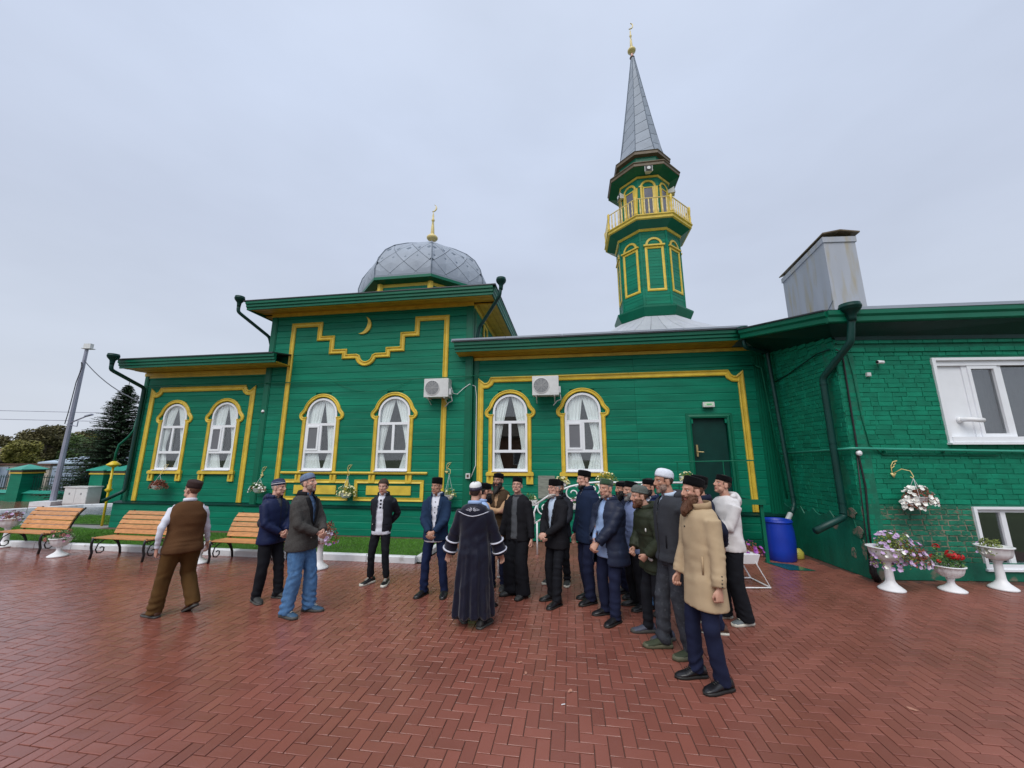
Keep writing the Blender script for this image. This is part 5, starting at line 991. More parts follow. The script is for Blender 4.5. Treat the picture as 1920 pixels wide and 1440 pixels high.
wg = thing('boundary_wall', 'weathered pale boundary wall with a dark coping behind the fence', 'wall', (-40, 24, 0), -.06); MB().box((0, 0, 0), (12.5, .25, 1.62)).build('wall_body', M['wallgrey'], wg); MB().box((-.05, -.08, 1.62), (12.6, .35, 1.71)).build('coping', M['brown'], wg)
for i, x in enumerate((2.2, 5.0, 8.6)): MB().box((x, -.06, .3), (x+1.3, -.0, 1.5)).build('metal_sheet', M['bluehouse'], wg)
bg_ = thing('sheet_wall', 'long wall of pale blue metal sheets behind the spruce and cabinet', 'wall', (-27.3, 23.2, 0), -.10)
for i in range(7): b = MB(); b.box((i*1.5, 0, 0), (i*1.5+1.47, .06, 1.55+.02*(i % 2))); b.build('metal_sheet', M['bluehouse'], bg_)
def tree(name, label, loc, h, rx, rz_, m, n, seed, trunk=.18, clumps=9, ls=.35, base=.25):
    rr = random.Random(seed); t = thing(name, label, 'tree', loc); b = MB(); b.tube([(0, 0, 0), (.1, 0, h*.4), (0, .1, h*.8)], [trunk, trunk*.7, trunk*.25], 8)
    cs = []
    for i in range(clumps):
        a = rr.uniform(0, 6.28); q = rr.uniform(.1, .75); c = Vector((cos(a)*rx*q, sin(a)*rx*q, h*base+rr.uniform(.15, .95)*(h*(1-base))-rz_*.05)); k = 1-.35*(c.z/h); cs.append((c, rx*rr.uniform(.35, .55)*k)); b.tube([(0, 0, h*.3), c*.6+Vector((0, 0, h*.1)), c], [trunk*.45, trunk*.25, .02], 5)
    b.build('trunk', M['bark'], t); f = MB()
    for i in range(n):
        c, r_ = rr.choice(cs); d = Vector((rr.gauss(0, 1), rr.gauss(0, 1), rr.gauss(0, 1))).normalized(); p = c+Vector((d.x, d.y, d.z*.8))*r_*rr.uniform(.55, 1.08)
        nn = Vector((rr.gauss(0, 1), rr.gauss(0, 1), rr.gauss(0, 1)+.5)).normalized(); s = nn.orthogonal().normalized()*ls*rr.uniform(.5, 1); u_ = nn.cross(s)*.6; f.add([p-s, p-u_, p+s, p+u_], [(0, 1, 2, 3)])
    f.build('crown', m, t); return t
tree('birch_tree', 'tall dark brown topped tree behind the others, above the blue roof', (-48, 40, 0), 5.4, 2.3, 3, M['treebrown'], 8000, 3, clumps=16, ls=.15, base=.3)
tree('leafy_tree', 'yellowing bushy tree left of the leaning lamp post', (-43.2, 34, 0), 3.5, 1.9, 2.5, M['treeleafy'], 8000, 4, clumps=16, ls=.14, base=.2)
tree('leafy_tree', 'broad green tree right behind the leaning lamp post', (-49, 42, 0), 4.3, 3.2, 3, M['treeleaf'], 11000, 5, clumps=20, ls=.15, base=.2)
tree('leafy_tree', 'darker green tree behind the pale blue roof, beside the spruce', (-49.8, 45, 0), 4.3, 3.0, 3, M['treeleaf'], 8000, 6, clumps=16, ls=.15, base=.2)
tree('bush', 'thin green bush growing in front of the pale wall at far left', (-31, 23, 0), 1.9, .9, 1, M['treeleaf'], 500, 7, trunk=.05, clumps=6, ls=.10, base=.2)
for k, (x_, lab_) in enumerate([(-106, 'hazy brown tree on the far skyline, cut by the left photo edge'), (-100, 'hazy yellow tree on the far skyline above the brown roof'), (-94, 'small brown tree on the far skyline just right of the brown roof'), (-86, 'hazy yellow tree far behind the trees left of the lamp post'), (-78, 'brown tree on the far skyline behind the lamp post')]): tree('distant_tree', lab_, (x_, 78+3*(k % 3), 0), 6.5+1.5*(k*37 % 5)/5, 4.5, 3, M['treeleafy' if k % 2 else 'treebrown'], 1500, 20+k, clumps=9, ls=.4, base=.1)['group'] = 'trees on the far skyline'
h_ = house('brown brick gabled house behind the viewer, seen only reflected in the window panes', (-4, -20, 0), pi, 9, 8, 4.4, 2.6, M['brickhouse'], M['roofbrown'], [(1.5, 1.4, 1.0, 1.4), (4, 1.4, 1.0, 1.4), (6.5, 1.4, 1.0, 1.4)], False)
house('white two storey house behind the viewer, seen only reflected in the window panes', (12, -24, 0), pi, 12, 8, 5.6, 2.0, M['white'], M['roofred'], [(1.5+2.3*i, z, 1.0, 1.3) for i in range(5) for z in (1.0, 3.7)], True)
tree('leafy_tree', 'big tree behind the viewer, seen only reflected in the annex window', (17, -15, 0), 7.5, 3.2, 3, M['treeleaf'], 3000, 77, clumps=12, ls=.25, base=.25)
def spruce(label, loc, h, r0, seed, n=125):
    rr = random.Random(seed); t = thing('spruce_tree', label, 'tree', loc); b = MB(); b.tube([(0, 0, 0), (0, 0, h*.7), (0, 0, h+.25)], [.16, .06, .008], 8); f = MB()
    for i in range(n*9):
        q = (i+rr.random())/(n*9); z = h*(.04+.95*q**.9); L_ = r0*(1-q)**.85*rr.uniform(.7, 1.1)+.10; a = rr.uniform(0, 6.28); d = Vector((cos(a), sin(a), 0)); droop = (.25+.75*rr.random())*(1-1.25*q)
        P = [Vector((0, 0, z)), Vector((0, 0, z-L_*droop*.35))+d*L_*.5, Vector((0, 0, z-L_*droop*.55+L_*.10))+d*L_]; b.tube(P, [.018*(1-q)+.004, .01, .003], 3, False)
        m_ = int(14+46*L_)
        for k in range(m_):
            s = rr.uniform(.15, 1); p = P[0]*(1-s)+P[2]*s; p.z = (P[0].z*(1-s)**2+2*P[1].z*s*(1-s)+P[2].z*s*s); sd_ = rr.choice((-1, 1)); e_ = (Vector((-d.y, d.x, 0))*sd_*rr.uniform(.5, 1)+d*rr.uniform(.2, .9)+Vector((0, 0, rr.uniform(-.55, .15)))).normalized(); l = rr.uniform(.10, .20)*(1.1-s*.5)*(.6+.5*(1-q)); w_ = Vector((0, 0, 1)).cross(e_).normalized()*.022+Vector((0, 0, rr.uniform(-.012, .012)))
            f.add([p, p+e_*l*.5+w_, p+e_*l, p+e_*l*.5-w_], [(0, 1, 2, 3)])
    b.build('trunk', M['bark'], t); f.build('crown', M['spruce'], t); return t
spruce('tall dark spruce beside the far left corner of the mosque', (-19.75, 19.3, 0), 5.75, 2.2, 2); spruce('smaller spruce leaning out left of the tall one', (-21.0, 19.9, 0), 3.0, 1.15, 5, 40)
# ------------------------------------------------------------ people
from mathutils.bvhtree import BVHTree
V = Vector
def remesh(b, vox, smooth_it=2):
    me = b.mesh('t', M['white']); o = bpy.data.objects.new('t', me); C.objects.link(o); m = o.modifiers.new('r', 'REMESH'); m.mode = 'VOXEL'; m.voxel_size = vox; m.use_smooth_shade = True
    dg = bpy.context.evaluated_depsgraph_get(); r = bpy.data.meshes.new_from_object(o.evaluated_get(dg)); bpy.data.objects.remove(o); bpy.data.meshes.remove(me)
    n = len(r.vertices); P = np.empty(n*3, 'f'); r.vertices.foreach_get('co', P); P = P.reshape(-1, 3).astype('d')
    F = [tuple(p.vertices) for p in r.polygons]; ne = len(r.edges); E_ = np.empty(ne*2, 'i'); r.edges.foreach_get('vertices', E_); E_ = E_.reshape(-1, 2); bpy.data.meshes.remove(r)
    for _ in range(smooth_it): P = lap(P, E_)
    return P, F, E_
def lap(P, E_, k=.6):
    s = np.zeros_like(P); c = np.zeros(len(P)); np.add.at(s, E_[:, 0], P[E_[:, 1]]); np.add.at(s, E_[:, 1], P[E_[:, 0]]); np.add.at(c, E_[:, 0], 1); np.add.at(c, E_[:, 1], 1)
    return P*(1-k)+s/np.maximum(c, 1)[:, None]*k
def normals(P, F):
    me = bpy.data.meshes.new('t'); me.from_pydata(P.tolist(), [], F); me.update(); a = np.empty(len(P)*3, 'f'); me.vertices.foreach_get('normal', a); bpy.data.meshes.remove(me); return a.reshape(-1, 3).astype('d')
def mk(name, P, F, mats, parent, mi=None, smooth=True, **k):
    me = bpy.data.meshes.new(name); me.from_pydata([tuple(p) for p in P], [], F)
    for m in (mats if isinstance(mats, (list, tuple)) else [mats]): me.materials.append(m)
    if mi is not None: me.polygons.foreach_set('material_index', mi)
    me.polygons.foreach_set('use_smooth', [smooth]*len(F)); me.update(); o = bpy.data.objects.new(name, me); C.objects.link(o); o.parent = parent; tag(o, **k); return o
def ell(b, c, r, rot=None, n=10):
    rings = []
    for i in range(1, n): a = pi*i/n; rings.append([(sin(a)*cos(2*pi*j/16), sin(a)*sin(2*pi*j/16), -cos(a)) for j in range(16)])
    t = MB(); t.loft(rings); Mx = Matrix.Translation(c) @ (rot.to_4x4() if rot else Matrix.Identity(4)) @ Matrix.Diagonal((*r, 1)); t.xf(Mx); b.add(t.v, t.f)
# head, ear axis at the origin, looking along +Y
hb = MB()
ell(hb, (0, -.012, .045), (.077, .098, .092)); ell(hb, (0, .022, -.015), (.062, .068, .088)); ell(hb, (0, .030, -.055), (.050, .052, .052)); ell(hb, (0, .066, -.088), (.024, .020, .019))
ell(hb, (0, .078, .040), (.048, .014, .011)); hb.tube([(0, .086, .036), (0, .101, .0), (0, .111, -.018)], [.009, .0105, .0125], 8); ell(hb, (0, .104, -.022), (.018, .013, .009))
for s in (-1, 1):
    ell(hb, (s*.041, .062, -.006), (.020, .020, .018)); ell(hb, (s*.078, -.006, -.002), (.009, .020, .033), Matrix.Rotation(s*.35, 3, 'Z')); ell(hb, (s*.045, .03, -.055), (.02, .035, .03))
ell(hb, (0, .084, -.052), (.024, .010, .0065)); ell(hb, (0, .082, -.063), (.020, .010, .007)); ell(hb, (0, .078, -.042), (.022, .013, .014))
HP, HF, HE = remesh(hb, .0056, 2)
for s in (-1, 1):
    d = ((HP-np.array([s*.031, .086, .018]))**2/np.array([.018, .03, .010])**2).sum(1); HP[:, 1] -= .0135*np.exp(-d)
    d = ((HP-np.array([s*.083, .0, -.0]))**2/np.array([.012, .010, .018])**2).sum(1); HP[:, 0] -= s*.005*np.exp(-d)
d = ((HP-np.array([0, .092, -.0575]))**2/np.array([.026, .03, .0026])**2).sum(1); HP[:, 1] -= .004*np.exp(-d)
HN = normals(HP, HF)
HC = np.array([HP[list(f)].mean(0) for f in HF]); 
lipmask = (np.abs(HC[:, 0]) < .023) & (HC[:, 1] > .07) & (np.abs(HC[:, 2]+.0575) < .0075)
EYE = MB()
for s in (-1, 1):
    EYE.mi = 2; ell(EYE, (s*.031, .0685, .018), (.0125, .0115, .0085), n=7)
    EYE.mi = 3; ell(EYE, (s*.031, .0765, .0175), (.0055, .0045, .0058), n=5)
    EYE.mi = 0; ell(EYE, (s*.031, .0715, .0265), (.0145, .011, .0045), n=6); ell(EYE, (s*.031, .070, .0095), (.013, .010, .0035), n=6)
EYE.mi = 0
def eyem():   # material index per face, rebuilt in the order faces were added
    return EYE.m
# ell() adds through add(), so EYE.m follows EYE.mi
HANDS = {}
def make_hand(pose):
    b = MB(); c = {'relaxed': (.35, .45, .4), 'curl': (1.1, 1.2, .8), 'clasp': (.75, .8, .5)}[pose]
    b.loft([[(x*th*.5, y*wd*.5+yo, z) for x, y in [(cos(2*pi*k/12), sin(2*pi*k/12)) for k in range(12)]] for z, wd, th, yo in ((.03, .052, .042, 0), (0, .055, .038, 0), (-.03, .074, .036, .003), (-.06, .084, .032, .003), (-.092, .082, .026, .001))])
    for y, l, r in ((.030, .072, .0088), (.010, .080, .0092), (-.010, .074, .0088), (-.029, .060, .0078)):
        p = V((0, y, -.075)); a = .12; pts = [p]; q = V((0, y*1.05, -.092)); pts.append(q)
        for i, (f, cc) in enumerate(zip((.42, .32, .26), c)):
            a += cc*(1+.1*(y < 0)); q = q+V((-sin(a), y*.05, -cos(a)))*l*f; pts.append(q)
        b.tube(pts, [r*1.05, r*1.1, r, r*.92, r*.75], 8)
    b.tube([(-.004, .022, -.012), (-.012, .045, -.040), (-.022, .052, -.066), (-.030, .046, -.088)], [.015, .0125, .0108, .008], 8)
    P, F, E_ = remesh(b, .0046, 1); HANDS[pose] = (P, F)
for p_ in ('relaxed', 'curl', 'clasp'): make_hand(p_)
def fab(name, c, rough=.85, bump=.35, bs=160, var=.12, scale=6, sheen=.0, **k): bump *= .6; return mat(name, c, rough, var, scale, bump, bs, coord='O', sheen=sheen, spec=.22, **k)
SKIN = [mat('skin_%d' % i, c, .5, .10, 18, .12, 260, coord='O', col2=c2, c2=(.58, .75)) for i, (c, c2) in enumerate([((.50, .27, .19), (.50, .20, .15)), ((.43, .22, .145), (.40, .17, .12)), ((.55, .31, .23), (.58, .22, .18)), ((.36, .19, .125), (.34, .14, .10))])]
LIP = mat('lips', (.34, .12, .10), .5, .05, 10, coord='O'); EW = mat('eye_white', (.40, .38, .36), .3, .02, 5, coord='O'); EI = mat('iris', (.025, .016, .012), .2, .02, 5, coord='O')
HAIR = dict(stub=mat('stubble', (.17, .12, .10), .7, .5, 60, .4, 300, coord='O', col2=(.34, .22, .17), c2=(.4, .6)), black=mat('black_hair', (.010, .008, .007), .6, .3, 60, .6, 300, coord='O'), brown=mat('brown_hair', (.045, .024, .014), .6, .3, 60, .6, 300, coord='O'), grey=mat('grey_hair', (.20, .19, .18), .65, .25, 60, .6, 300, coord='O'), white=mat('white_hair', (.50, .48, .45), .65, .2, 60, .6, 300, coord='O'), red=mat('red_brown_hair', (.12, .05, .025), .6, .3, 60, .6, 300, coord='O'))
CL = dict(
 blacksuit=fab('black_wool', (.009, .009, .012)), navysuit=fab('navy_wool', (.010, .020, .052)), navydk=fab('navy_cotton', (.012, .016, .036)), bluesuit=fab('blue_suiting', (.012, .030, .072)),
 darktr=fab('black_trousering', (.008, .009, .013)), navytr=fab('navy_trousering', (.010, .014, .040)), bluetr=fab('suit_trousering', (.008, .016, .055)),
 jeans=fab('blue_denim', (.070, .165, .33), var=.22, scale=22, col2=(.13, .25, .43), c2=(.5, .9), bump=.5), greyjeans=fab('grey_denim', (.040, .044, .054), var=.3, scale=18, col2=(.10, .11, .125), c2=(.58, .8), bump=.5),
 brownvest=fab('brown_wool', (.095, .043, .017), bump=.6, bs=110), browncord=fab('brown_trousering', (.095, .048, .014), var=.2), whiteshirt=fab('white_shirt', (.66, .68, .76), .7), lightblue=fab('light_blue_shirt', (.30, .42, .66), .7), paleblue=fab('pale_blue_shirt', (.50, .60, .74), .7), blueshirt=fab('slate_blue_shirt', (.13, .19, .36), .7),
 lavender=fab('lavender_blue_shirt', (.19, .24, .42), .7), midblue=fab('blue_checked_shirt', (.10, .17, .30), .7, var=.4, scale=40), greyshirt=fab('grey_jersey', (.085, .09, .10)), charcoal=fab('charcoal_fleece', (.036, .039, .047), bump=.6, bs=120), greytweed=fab('grey_tweed', (.058, .055, .052), bump=.7, bs=120, var=.25, scale=60), blackvelvetc=fab('black_collar', (.01, .01, .012)),
 beige=fab('camel_wool', (.46, .345, .215), bump=.25, var=.06), beigein=fab('camel_collar', (.42, .30, .18)), olive=fab('olive_parka', (.026, .032, .018), .6, .35, 60, col2=(.05, .06, .035), c2=(.6, .8)), olivelight=fab('olive_lining', (.06, .085, .055)), whitehood=fab('white_hoodie', (.68, .66, .66), .85), parka=fab('navy_parka', (.016, .022, .046), .5, .3, 40, col2=(.04, .055, .10), c2=(.6, .85)), blackjkt=fab('black_jacket', (.014, .016, .024), .7), windbr=fab('navy_windbreaker', (.010, .017, .060), .5, .3, 40), tan=fab('tan_shirt', (.48, .30, .17), .8), dkbrown=fab('brown_quilted_vest', (.060, .036, .018), .8), velvet=fab('navy_velvet', (.003, .004, .016), .5, .3, 30, sheen=.22), braid=mat('silver_braid', (.55, .56, .64), .45, .1, 40, .3, 200, coord='O'),
 fur=mat('black_velvet_cap', (.004, .004, .005), .95, .3, 40, .6, 260, coord='O', sheen=.04, spec=.1), greenvel=mat('green_velvet_cap', (.012, .055, .018), .8, .25, 30, .5, 200, coord='O', sheen=.4), knitw=mat('white_knit_cap', (.68, .72, .80), .85, .08, 40, .5, 160, coord='O'), knitg=mat('grey_knit_cap', (.10, .115, .105), .9, .2, 40, .6, 160, coord='O'), capbrown=mat('dark_brown_knit_cap', (.030, .012, .010), .9, .2, 40, .6, 160, coord='O'), capblue=mat('blue_grey_cap', (.13, .18, .28), .85, .15, 30, .4, 160, coord='O'), capstripe=mat('navy_cap', (.018, .024, .07), .85, .15, 30, .4, 160, coord='O'), bandw=mat('white_cap_band', (.5, .5, .52), .8, .1, 30, .3, 160, coord='O'), bandd=mat('embroidered_band', (.045, .04, .07), .8, .6, 60, .4, 160, coord='O', col2=(.2, .2, .25), c2=(.6, .75)), capw=mat('white_felt_cap', (.72, .72, .72), .8, .06, 30, .3, 160, coord='O'),
 shoeb=mat('black_shoe_leather', (.010, .010, .012), .28, .2, 20, .1, 60, coord='O'), shoeg=mat('grey_shoe_fabric', (.13, .15, .16), .7, .15, 20, .3, 120, coord='O'), shoedk=mat('dark_grey_shoe', (.035, .036, .036), .6, .2, 20, .3, 120, coord='O'), shoebr=mat('brown_shoe_leather', (.085, .038, .022), .45, .2, 20, .2, 60, coord='O'), shoebl=mat('blue_trainer', (.035, .085, .15), .6, .25, 25, .3, 120, coord='O'), shoeo=mat('olive_shoe_knit', (.035, .045, .022), .8, .15, 30, .4, 160, coord='O'), shoepb=mat('purple_grey_trainer', (.055, .06, .09), .6, .25, 25, .3, 120, coord='O'), solew=mat('white_sole', (.62, .6, .52), .6, .1, 20, coord='O'), soleb=mat('black_sole', (.012, .011, .01), .6, .1, 20, coord='O'), soleo=mat('olive_sole', (.10, .10, .06), .6, .1, 20, coord='O'), soled=mat('grey_sole', (.06, .06, .055), .6, .1, 20, coord='O'),
 button=mat('pale_button', (.55, .52, .45), .4, .1, 20, coord='O'), metalb=mat('dark_button', (.02, .018, .015), .4, .1, 20, coord='O'), reflect=mat('reflective_patch', (.6, .6, .58), .4, .1, 20, coord='O'), patchy=mat('yellow_patch', (.60, .42, .04), .6, .1, 20, coord='O'), bag=fab('grey_bag', (.045, .048, .058), .7))
def ring(hw, hd, yo, z, n=32, e=2.35):
    return [(hw*abs(cos(a))**(2/e)*(1 if cos(a) > 0 else -1), yo+hd*abs(sin(a))**(2/e)*(1 if sin(a) > 0 else -1), z) for a in [2*pi*k/n for k in range(n)]]
def ik(A, B, l1, l2, pole):
    d = B-A; L = min(d.length, (l1+l2)*.998); dn = d.normalized(); B = A+dn*L; x = (l1*l1-l2*l2+L*L)/(2*L); h = sqrt(max(l1*l1-x*x, 0)); p = (pole-dn*pole.dot(dn)); p = p.normalized() if p.length > 1e-5 else V((0, 1, 0)); return A+dn*x+p*h, B
def bez(A, K, B, rA, rK, rB, n=4):
    pts = [A]; rs = [rA]
    for i in range(1, n): t = i/n; pts.append(A.lerp(K, t)); rs.append(rA+(rK-rA)*t)
    pts.append(K*.96+(A+B)*.02); rs.append(rK)
    for i in range(1, n): t = i/n; pts.append(K.lerp(B, t)); rs.append(rK+(rB-rK)*t)
    pts.append(B); rs.append(rB); return pts, rs
def folds(P, Nn, joints, rr, base=.0022):
    d = np.zeros(len(P))
    for _ in range(4):
        a = np.array([rr.gauss(0, 1) for _ in range(3)]); b_ = np.array([rr.gauss(0, 1) for _ in range(3)]); d += base*.5*np.sin(P@a*16+2.2*np.sin(P@b_*9)+rr.uniform(0, 6))
    for (c, ax, rad, amp, fr) in joints:
        c = np.array(c); ax = np.array(ax); Q = P-c; w_ = np.exp(-(Q**2).sum(1)/rad**2); b_ = np.array([rr.gauss(0, 1) for _ in range(3)]); ph = rr.uniform(0, 6)
        c2 = np.array([rr.gauss(0, 1) for _ in range(3)]); s = np.sin(Q@ax*fr*(.8+.4*rr.random())+2.6*np.sin(Q@b_*9+ph)+Q@c2*14+ph); d += amp*w_*(np.sign(s)*np.abs(s)**.8)*(.55+.45*np.sin(Q@c2*22+ph*2))
    return P+Nn*d[:, None]
def person(label, loc, rz, H, body, top, legs, shoes, head, arms, cap=None, hair='brown', hairstyle='short', beard=None, skin=0, feet=((.10, 0, -.15, 0), (-.10, 0, .15, 0)), lean=0., twist=0., glasses=False, seed=1, extra=None, side=0., hipy=0.):
    rr = random.Random(seed); body = .91*body; k = H/1.75; T = thing('person', label, 'person', loc, rz); bw_ = body
    HIP = V((0, hipy, .905*k))
    def bend(p):
        p = V(p); t = min(max((p.z-.86*k)/(.40*k), 0), 1); t = t*t*(3-2*t); q = p-V((0, 0, .92*k)); q = Matrix.Rotation(twist*t, 3, 'Z') @ q; q = Matrix.Rotation(-lean*t, 3, 'X') @ q; q = Matrix.Rotation(side*t, 3, 'Y') @ q; return q+V((0, hipy, .92*k))
    # ---- limbs
    W_ = .5+.5*bw_
    LEG = []
    for (sx, (fx, fy, yaw, pit)) in zip((1, -1), feet):
        hip = HIP+V((sx*.088*k*W_, 0, 0)); lift = .115*sin(pit) if pit > 0 else 0; ank = V((fx*k, fy*k, .085*k+lift))
        if pit > 0: ank = ank+V((sin(-yaw)*.03, cos(yaw)*.03, 0))
        knee, a2 = ik(hip, ank, .425*k, .405*k, V((-sin(yaw)*.6, cos(yaw), 0))); LEG.append((hip, knee, ank, yaw, pit, sx))
    ARM = []
    for sx, a in zip((1, -1), arms):
        S = bend((sx*.165*k*(.6+.4*bw_), -.012*k, 1.376*k)); Wt = bend(V(a[0])*k) if len(a) < 5 or not a[4] else V(a[0])*k; E_, Wt = ik(S, Wt, .288*k, .255*k, V(a[1])); ARM.append((S, E_, Wt, a[2], V(a[3]), sx))
    # ---- body
    hy, hp, hr = head; HR = Matrix.Rotation(hy, 3, 'Z') @ Matrix.Rotation(-hp, 3, 'X') @ Matrix.Rotation(hr, 3, 'Y')
    nb = bend((0, -.015*k, 1.46*k)); hc0 = bend((0, .040*k, (1.75-.144)*k)); piv = V((0, -.02, -.075)); hc = hc0+piv*k-HR @ (piv*k); hs = 1.01*k**.5*(.97+.03*bw_)
    HM = Matrix.Translation(hc) @ HR.to_4x4() @ Matrix.Diagonal((hs*(.97+.05*(bw_-1)*1.5), hs, hs, 1)); HMn = np.array(HM)
    tf = lambda P: P@HMn[:3, :3].T+HMn[:3, 3]
    vs = [tuple(p) for p in tf(HP)]; fs = list(HF); mi = [1 if q else 0 for q in lipmask]
    def addb(b, m=None):
        o = len(vs); vs.extend(b.v); fs.extend([tuple(i+o for i in f) for f in b.f]); mi.extend(m if m else [0]*len(b.f))
    e_ = MB(); e_.v = [tuple(p) for p in tf(np.array(EYE.v))]; e_.f = EYE.f; addb(e_, EYE.m)
    b = MB(); nr = .056*k*(.8+.2*bw_); b.tube([bend((0, -.02*k, 1.38*k)), nb, nb.lerp(hc+HR @ V((0, -.02, -.06)), .6), hc+HR @ V((0, -.018, -.03))], [nr*1.6, nr*1.15, nr, nr*.95], 14); addb(b)
    b = MB(); b.loft([[bend(p) for p in ring(w2*k*bw_*.86, d2*k*bw_*.84, 0, z*k, 16)] for z, w2, d2 in ((.84, .15, .11), (.95, .16, .115), (1.05, .14, .10), (1.2, .155, .11), (1.35, .165, .11), (1.43, .10, .07))]); addb(b)
    for (S, E_, Wt, pose, pn, sx) in ARM:
        b = MB(); pts, rs = bez(S, E_, Wt, .036*k, .028*k, .024*k); b.tube(pts, rs, 8); addb(b)
        P, F = HANDS[pose]; d = (Wt-E_).normalized(); z = -d; x = -sx*pn; x = (x-z*x.dot(z)).normalized() if sx > 0 else (pn-z*pn.dot(z)).normalized()
        # right hand: palm faces local -x ; left hand is mirrored
        pa = (pn-z*pn.dot(z)).normalized(); xa = -pa; ya = z.cross(xa)*(1); 
        if sx < 0: ya = -ya
        Mx = np.array([[xa.x, ya.x, z.x], [xa.y, ya.y, z.y], [xa.z, ya.z, z.z]]); Q = P*k*.95
        Q = Q@Mx.T+np.array(Wt+d*.018*k); hb2 = MB(); hb2.v = [tuple(q) for q in Q]; hb2.f = F if sx > 0 else [f[::-1] for f in F]; addb(hb2)
    for (hip, kn, an, yaw, pit, sx) in LEG:
        b = MB(); pts, rs = bez(hip, kn, an, .07*k*bw_, .05*k, .036*k); b.tube(pts, rs, 8); addb(b)
    mk('body', vs, fs, [SKIN[skin], LIP, EW, EI], T, mi)
    # ---- hair, beard, brows from the head surface
    def shell(name, mask_f, thick, m, push=None, nz_=0.):
        fi = [i for i in range(len(HF)) if mask_f[i]]; used = sorted({v for i in fi for v in HF[i]}); ix = {v: j for j, v in enumerate(used)}; cnt = {}
        for i in fi:
            f = HF[i]
            for a, c_ in zip(f, f[1:]+f[:1]): cnt[(min(a, c_), max(a, c_))] = cnt.get((min(a, c_), max(a, c_)), 0)+1
        bd = {v for e3, c_ in cnt.items() if c_ == 1 for v in e3}; P = HP[used].copy(); Nn = HN[used]; th = np.array([thick if v not in bd else -.002 for v in used])
        if nz_: th = th*(1+nz_*np.sin(P@np.array([210, 150, 90])+2*np.sin(P@np.array([90., -120, 160]))))
        P = P+Nn*th[:, None]
        if push is not None: P = P+push(HP[used])*(th > 0)[:, None]
        if P.size: mk(name, tf(P), [tuple(ix[v] for v in HF[i]) for i in fi], m, T)
    x_, y_, z_ = HC[:, 0], HC[:, 1], HC[:, 2]; ear = (np.abs(x_) > .068) & (np.abs(z_) < .038) & (np.abs(y_+.004) < .026)
    HM_ = HAIR[hair]
    if hairstyle != 'bald':
        th = {'short': .004, 'buzz': .0022, 'full': .013}[hairstyle]
        line = np.where(y_ > .033, .062+.15*np.maximum(0, y_-.02)*0 - .9*np.maximum(0, np.abs(x_)-.055)*(y_ < .055), np.where(y_ > -.045, .006, -.052))
        mk_ = (z_ > line) & ~ear & ~((y_ > .045) & (z_ < .072))
        shell('hair', mk_, th, HM_, nz_=.35)
        sb = (np.abs(x_) > 9) & (np.abs(x_) > .06) & (y_ > .008) & (y_ < .035) & (z_ > -.02) & (z_ < .07) & ~ear
        if sb.any() and hairstyle != 'buzz': shell('sideburn', sb, .002, HM_)
    if beard:
        bl, bm, cover = beard
        cheek = -.028 if cover == 'full' else -.04
        mask = (z_ < cheek+.55*np.maximum(0, np.abs(x_)-.035)+.0) & (y_ > -.002) & ~ear & ~((np.abs(x_) < .026) & (z_ > -.067) & (z_ < -.050)) & ~((np.abs(x_) < .02) & (z_ > -.036))
        if cover == 'chin': mask = mask & (z_ < -.066) & (y_ > .02)
        if cover == 'jaw': mask = mask & ((z_ < -.066) | (np.abs(x_) > .034))
        def push(Q):
            g = np.clip((-Q[:, 2]-.045)/.05, 0, 1)*np.clip((Q[:, 1]+.01)/.07, 0, 1)*np.exp(-(Q[:, 0]/.062)**2); nzz = 1+.18*np.sin(Q[:, 0]*160+Q[:, 2]*60)+.1*np.sin(Q[:, 0]*310)
            return np.stack([Q[:, 0]*g*.12, g*bl*.30, -g*bl*nzz], 1)
        shell('beard', mask, .007+.11*min(bl, .1) if bl > .01 else .0012, HAIR[bm] if bl > .01 else HAIR['stub'], push, .3)
    b = MB()
    for s in (-1, 1):
        b.tube([(s*.012, .083, .034), (s*.028, .0845, .040), (s*.045, .074, .036)], [.0028, .0034, .0018], 5)
    mk('eyebrows', tf(np.array(b.v)), b.f, HAIR[hair if hair != 'white' else 'grey'], T)
    if glasses:
        b = MB()
        for s in (-1, 1): b.tube([(s*.033+.021*cos(a*pi/8), .098, .016+.015*sin(a*pi/8)) for a in range(17)], .0016, 4); b.tube([(s*.054, .097, .02), (s*.074, .06, .02), (s*.082, .0, .018)], .0016, 4)
        b.tube([(-.012, .098, .019), (0, .101, .022), (.012, .098, .019)], .0016, 4); mk('glasses', tf(np.array(b.v)), b.f, M['black'], T)
    # ---- cap
    if cap:
        kind, cm = cap[0], cap[1]; tilt = cap[2] if len(cap) > 2 else -.10; ch = (cap[3] if len(cap) > 3 else .082)*.92
        CMx = Matrix.Translation((0, -.012, .057)) @ Matrix.Rotation(-tilt, 4, 'X')
        def lat(prof, nm, m, par=None, seg=36, wob=0.):
            b = MB(); rings = []
            for r_, z in prof: rings.append([(r_*.80*cos(2*pi*i/seg), r_*1.01*sin(2*pi*i/seg), z+wob*sin(2*2*pi*i/seg)) for i in range(seg)])
            b.loft(rings, caps=False); b.xf(CMx); o = mk(nm, tf(np.array(b.v)), b.f, m, T); 
            if par: o.parent = par
            return o
